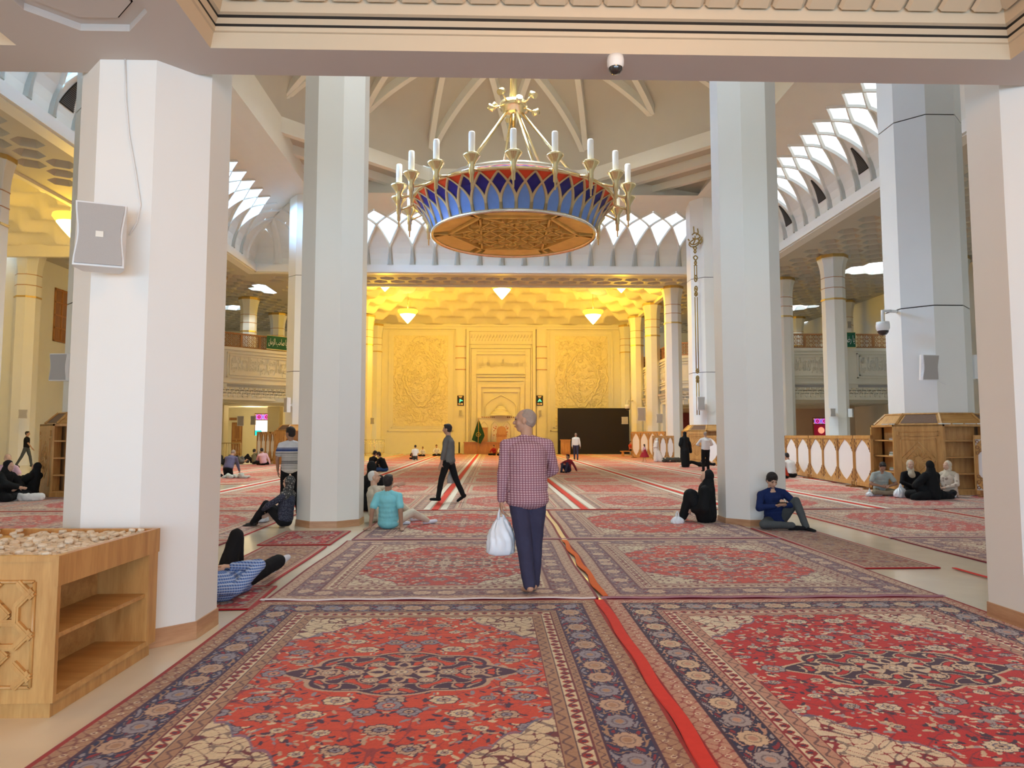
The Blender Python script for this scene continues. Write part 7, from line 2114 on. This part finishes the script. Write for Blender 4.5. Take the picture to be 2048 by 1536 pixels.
# ---- 10. black chador left of the right middle pillar
person('person in a black chador leaning left of the right middle pillar', (3.70, 12.45, FLR), R(62),
    dict(P=(0, 0, SIT), U=(0, -.05, 1), F=(0, 1, 0), head_f=(0, 1, -.5), hR=(.14, .22, .2), hL=(-.14, .22, .2), aR=(.10, .42, .06), aL=(-.10, .38, .06), kR=(0, -.1, 1), kL=(0, -.1, 1)), dict(cloak='chador'), 1.0, .013, False, 'skin_light', 'hair_black', 'hood')
plastic_bag('small pale bag at the feet of the person in black by the right middle pillar', (3.16, 12.3, .2), .22, .19, .14, .2, M['bag_white'], 12)
# ---- 11. group by the kiosk
def floorpos(px, Y): p = aty(px, 872, Y); return (p.x, Y, FLR)
CROSS = dict(P=(0, 0, SIT), U=(0, .06, 1), F=(0, 1, 0), hR=(.08, .30, .24), hL=(-.08, .30, .24), eR=(1, -.2, -.2), eL=(-1, -.2, -.2), aR=(-.12, .26, .07), aL=(.14, .32, .07), kR=(1, .45, .05), kL=(-1, .45, .05), fR=(-1, .2, 0), fL=(1, .2, 0), head_f=(0, 1, -.4), curl=.6)
def pose(base, **k): d = dict(base); d.update(k); return d
person('man in a grey and blue T-shirt sitting cross-legged and reading by the wooden screens', floorpos(1757, 18.0), R(172), pose(CROSS, head_f=(0, 1, -.8), head_u=(0, .8, 1), bend=(0, .08, -.02)), dict(top='bluegrey', sleeve='short', legs='khaki', shoes='sock'), 1.0, .012, False, 'skin_dark', 'hair_black', 'short', 1.1)
person('woman in a cream headscarf and dark coat beside the reading man', floorpos(1817, 18.05), R(172), pose(CROSS, head_f=(.1, 1, .0)), dict(top='black', legs='black', veil='scarf_cream', shoes='black'), .98, .012, False, 'skin_light', 'hair_black', 'hood')
person('woman in a black chador sitting back turned before the right kiosk', floorpos(1860, 16.7), R(20), pose(CROSS, head_f=(.35, 1, 0)), dict(cloak='chador', spread=(((-.2, .0, .1), (-.56, .05, .06), .14, .07), ((.2, 0, .1), (.56, -.05, .05), .13, .07))), 1.0, .012, False, 'skin_light', 'hair_black', 'hood')
p_ = floorpos(1860, 16.9)
person('woman in a cream flowered shawl at the right end of the kiosk group', floorpos(1894, 17.5), R(120), pose(CROSS, head_f=(.25, 1, .0)), dict(top='shawl', legs='black', veil='scarf_cream', veil_long=True, shoes='sock', tail=.05), .98, .012, False, 'skin_light', 'hair_black', 'hood', 1.25)
q = floorpos(1797, 17.3); plastic_bag('crumpled clear-white bag on the carpet in front of the woman in the dark coat', (q[0], q[1], .33), .34, .31, .22, .3, M['bag_white'], 21)
q = floorpos(1735, 17.7); plastic_bag('small white bag beside the knee of the reading man', (q[0], q[1], .20), .30, .18, .16, .9, M['bag_white'], 22)
# ---- 12.. people farther back
person('man in white crouching before the screens, cut by the right middle pillar', floorpos(1583, 25.6), R(20), pose(CROSS, U=(0, .4, 1)), dict(top='white', legs='black', shoes='black'), 1.05, .02, False)
person('child in red crouching beside the man in white behind the right middle pillar', floorpos(1571, 25.0), R(60), pose(CROSS, U=(0, .3, 1)), dict(top='red', legs='black', shoes='black'), .7, .02, False)
ST = dict(P=(0, 0, .93), F=(0, 1, 0), hR=(.24, .05, .82), hL=(-.24, .05, .82), aR=(.11, .02, .085), aL=(-.11, .0, .085))
p = at_px(1412, 944); person('man in a white shirt standing back turned before the right screens', (p[0], p[1], FLR), R(4), pose(ST, head_f=(.1, 1, -.5), hR=(.16, .28, 1.1), hL=(-.16, .30, 1.1), eR=(1, -.2, -.6), eL=(-1, -.2, -.6)), dict(top='white', sleeve='rolled', legs='black', shoes='black', loose=1.15), .98, .018, False, 'skin_light', 'hair_grey', 'crop', 1.15)
p = at_px(1370, 935); person('woman in a black chador walking away past the far kiosk', (p[0], p[1], FLR), R(20), pose(ST, hR=(.12, .25, 1.05), hL=(-.12, .25, 1.05)), dict(cloak='chador', spread=(((0, 0, .8), (0, -.05, .12), .22, .20), ((.2, 0, 1.15), (.36, .02, .75), .14, .08))), .98, .02, False, 'skin_light', 'hair_black', 'hood')
p = at_px(1314, 924); C_['white_chador'] = cloth('white_chador_cloth', (.70, .69, .66), .05)
person('girl wrapped in a white chador standing in front of the right niche screens', (p[0], p[1], FLR), R(70), pose(ST, hR=(.1, .22, 1.05), hL=(-.1, .22, 1.05)), dict(cloak='white_chador', spread=(((0, 0, .8), (0, -.28, .12), .20, .22), ((0, 0, .8), (0, .05, .12), .20, .20))), .80, .02, False, 'skin_light', 'hair_black', 'hood')
p = at_px(1289, 925); person('small girl in a dark red dress running beside the white chador', (p[0], p[1], FLR), R(50), pose(ST, hR=(.22, .2, 1.0), aR=(.08, .2, .1), aL=(-.08, -.25, .14)), dict(top='pink', sleeve='short', hands=True), .60, .018, False, 'skin_light', 'hair_black', 'long')
dr = [o for o in bpy.data.objects if o.name.startswith('person') and abs(o.location.x - p[0]) < .01][0]
b = MB(); b.lathe([(.10, .72), (.13, .60), (.24, .36), (.27, .28)], 18); b.build('skirt', C_['darkred'], dr)
p = aty(1262, 900, 52.2); person('boy in a red shirt sitting on the low bench', (p.x, 52.35, .35), R(215), pose(ST, P=(0, 0, .14), hR=(.12, .3, .25), hL=(-.1, .3, .25), aR=(.1, .40, -.22), aL=(-.1, .42, -.20), kR=(0, .6, 1), kL=(0, .6, 1), floor=False), dict(top='red', sleeve='short', legs='black', shoes='black'), .85, .02, False)
p = at_px(1152, 921); person('man in a white shirt walking away in front of the black panel', (p[0], p[1], FLR), R(-8), pose(ST, aR=(.1, -.22, .12), aL=(-.1, .2, .085), hR=(.27, .1, .85), fR=(0, .8, -.5)), dict(top='white', legs='navy_trouser', shoes='black'), .98, .018, False, 'skin', 'hair_grey', 'crop', 1.05)
p = at_px(1137, 946); person('boy in a red plaid shirt sitting behind the old man, leaning back on one arm', (p[0], p[1] + .2, FLR), R(150), pose(CROSS, U=(.12, -.30, 1), hL=(-.36, -.25, .05), hR=(.1, .3, .4), eL=(-.5, -1, 0), aR=(.1, .55, .07), aL=(-.1, .5, .07), kR=(.2, .1, 1), kL=(0, .1, 1), head_f=(.4, 1, 0)), dict(top='redplaid', legs='navy_trouser', shoes='black'), .85, .016, False, 'skin', 'hair_black', 'full')
p = at_px(741, 942); person('youth in black sitting, left one of the pair by the left middle pillar', (p[0], p[1], FLR), R(-40), pose(CROSS, U=(0, .35, 1), head_f=(0, 1, -.8)), dict(top='black', legs='navy_trouser', shoes='black'), 1.0, .016, False, 'skin', 'hair_black', 'full')
p = at_px(770, 944); person('youth in black bending over, right one of the seated pair', (p[0], p[1], FLR), R(65), pose(CROSS, U=(0, .5, 1), head_f=(0, 1, -.8)), dict(top='black', legs='jeans', shoes='black'), 1.0, .016, False, 'skin', 'hair_black', 'full', 1.1)
KN = dict(P=(0, 0, .28), U=(0, .25, 1), F=(0, 1, 0), hR=(.15, .3, .35), hL=(-.15, .3, .35), aR=(.1, -.25, .06), aL=(-.1, -.25, .06), kR=(0, 1, -.2), kL=(0, 1, -.2), fR=(0, -1, -.1), fL=(0, -1, -.1))
p = at_px(830, 921); person('child in a white shirt kneeling with back turned on the left of the hall centre', (p[0], p[1], FLR), R(0), pose(KN), dict(top='white', legs='charcoal', sleeve='short', shoes='sock'), .9, .018, False, 'skin', 'hair_black', 'short')
for (px, Y, rz, tp, lb, s_) in ((828, 46.5, 180, 'black', 'child in black facing the kneeling child in white', .75), (846, 53.0, 170, 'white', 'child in a white shirt sitting near the foot of the niche wall', .8), (873, 54.0, 190, 'white', 'person in white bending down right of the small group by the niche wall', .95),
                            (988, 55.5, 150, 'darkred', 'person in dark red sitting left in the row before the wooden platform', .9), (1003, 55.0, 175, 'white', 'person in a white shirt sitting in the middle of the row before the wooden platform', .95), (1021, 55.8, 200, 'black', 'person in black sitting right in the row before the wooden platform', .85)):
    person(lb, floorpos(px, Y), R(rz), pose(CROSS, head_f=(0, 1, -.5)), dict(top=tp, legs='black', shoes='black'), s_, .022, False)
# left side of the hall
p = at_px(455, 954); person('grey-haired man in dusky blue kneeling bowed, left of the hall', (p[0], p[1], FLR), R(-10), pose(KN, U=(0, .55, 1), head_f=(0, 1, -.9), head_u=(0, .9, 1), hR=(.2, .5, .1), hL=(-.2, .5, .1)), dict(top='purple', legs='black', shoes='black'), 1.02, .016, False, 'skin', 'hair_grey', 'crop', 1.15)
q = floorpos(478, 25.8)
b = MB(); 
for k in range(7): capsule(b, (-.5 + .13 * k, .1 * math.sin(k * 2), .03 + .05 * (k % 2)), (-.42 + .13 * k, .12 * math.cos(k * 3), .05), .06 + .03 * (k % 3), .05)
o = remesh(b, 'folded_cloth', cloth('pale_green_cloth', (.48, .52, .48)), None, .02, 2, .015); o.location = (q[0], q[1], .012); tag(o, 'pale crumpled cloth on the carpet beside the bowed grey-haired man', 'cloth')
LY = dict(P=(0, 0, .12), U=(0, -1, .05), F=(0, 0, 1), head_f=(0, 0, 1), head_u=(0, -1, 0), hR=(.1, -.1, .25), hL=(-.1, -.1, .25), aR=(.1, .75, .08), aL=(-.1, .45, .08), kR=(0, 0, 1), kL=(0, 0, 1))
person('person in grey lying on the floor with knees up in front of the metal barrier', floorpos(472, 38.5), R(80), pose(LY, aR=(.1, .45, .08)), dict(top='grey', legs='charcoal', shoes='sock'), 1.0, .022, False)
person('person in black lying on the floor right of the metal barrier', floorpos(486, 39.6), R(-75), pose(LY), dict(top='black', legs='black', shoes='black'), 1.0, .022, False)
person('person in black lying on the left, beside the bowed grey-haired man\'s head', floorpos(450, 37.0), R(30), pose(LY), dict(top='black', legs='black', shoes='black'), 1.0, .022, False, 'skin', 'hair_white')
p = at_px(527, 931); person('person in a pink shirt sitting with back turned left of the striped man', (p[0], p[1], FLR), R(25), pose(CROSS, U=(-.15, .05, 1), head_f=(0, 1, -.4), hR=(.3, -.1, .08)), dict(top='pink', legs='black', shoes='black'), 1.0, .018, False, 'skin', 'hair_black', 'short', 1.1)
p = at_px(509, 929); person('person in an olive shirt leaning over beside the one in pink', (p[0], p[1], FLR), R(-30), pose(CROSS, U=(-.35, .25, 1), head_f=(0, 1, -.6)), dict(top='olive', legs='black', shoes='black'), .95, .018, False, 'skin', 'hair_black', 'full')
p = at_px(51, 936); person('man in a black vest with yellow sleeves walking right along the left wall', (p[0], p[1], FLR), R(-78), pose(ST, hR=(.2, .35, .85), hL=(-.22, -.15, .82), aR=(.08, -.36, .14), aL=(-.08, .22, .085), fR=(0, .7, -.7), kR=(0, 1, -.2)), dict(top='black', sleeve='short', legs='charcoal', shoes='black'), 1.0, .018, False)
mn = floorpos(18, 20.5); person('grey-haired man sitting behind the woman in black at the left edge', mn, R(-150), pose(CROSS, hR=(.3, .1, .2)), dict(top='pink', sleeve='short', legs='jeans', shoes='sock'), 1.12, .016, False, 'skin_light', 'hair_grey', 'crop', 1.0)
person('woman in a black chador sitting sideways at the left edge of the photo', floorpos(6, 17.0), R(-95), pose(CROSS, U=(0, .25, 1), head_f=(0, 1, -.4), hR=(.1, .5, .3)), dict(cloak='chador'), 1.05, .014, False, 'skin_light', 'hair_black', 'hood')
person('person in black with knees up leaning on the left kiosk', floorpos(66, 17.9), R(85), pose(CROSS, U=(0, -.2, 1), aR=(.1, .45, .07), aL=(-.1, .42, .07), kR=(0, .2, 1), kL=(0, .2, 1)), dict(cloak='chador'), .95, .016, False, 'skin', 'hair_black', 'hood')
q = floorpos(52, 17.0)
b = MB()
for k in range(5): capsule(b, (-.34 + .15 * k, 0, .07), (-.22 + .15 * k, .04 * math.sin(k * 2), .08), .10, .09)
o = remesh(b, 'cloth_bundle', C_['white'], None, .018, 2, .015); o.location = (q[0], q[1], .012); tag(o, 'white cloth bundle on the carpet in front of the left kiosk', 'bundle')
p = at_px(1398, 936); person('person in black lying on the floor beside the standing man in white', (p[0] + .3, p[1] + .9, FLR), R(95), pose(LY, aR=(.1, .8, .08), aL=(-.1, .8, .08)), dict(top='black', legs='black', shoes='sock', veil='black'), 1.0, .02, False, 'skin_light', 'hair_black', 'hood')
p = at_px(1346, 925); b = MB()
for k in range(5): capsule(b, (-.5 + .22 * k, 0, .12), (-.35 + .22 * k, .05 * math.sin(k * 2), .16), .15, .12)
o = remesh(b, 'bag_heap', dotted('camouflage_bag_cloth', (.05, .05, .04), (.45, .42, .36), 5, .3), None, .025, 2, .02); o.location = (p[0], p[1], .012); tag(o, 'heap of dark and pale bags at the foot of the front right niche column', 'bags')
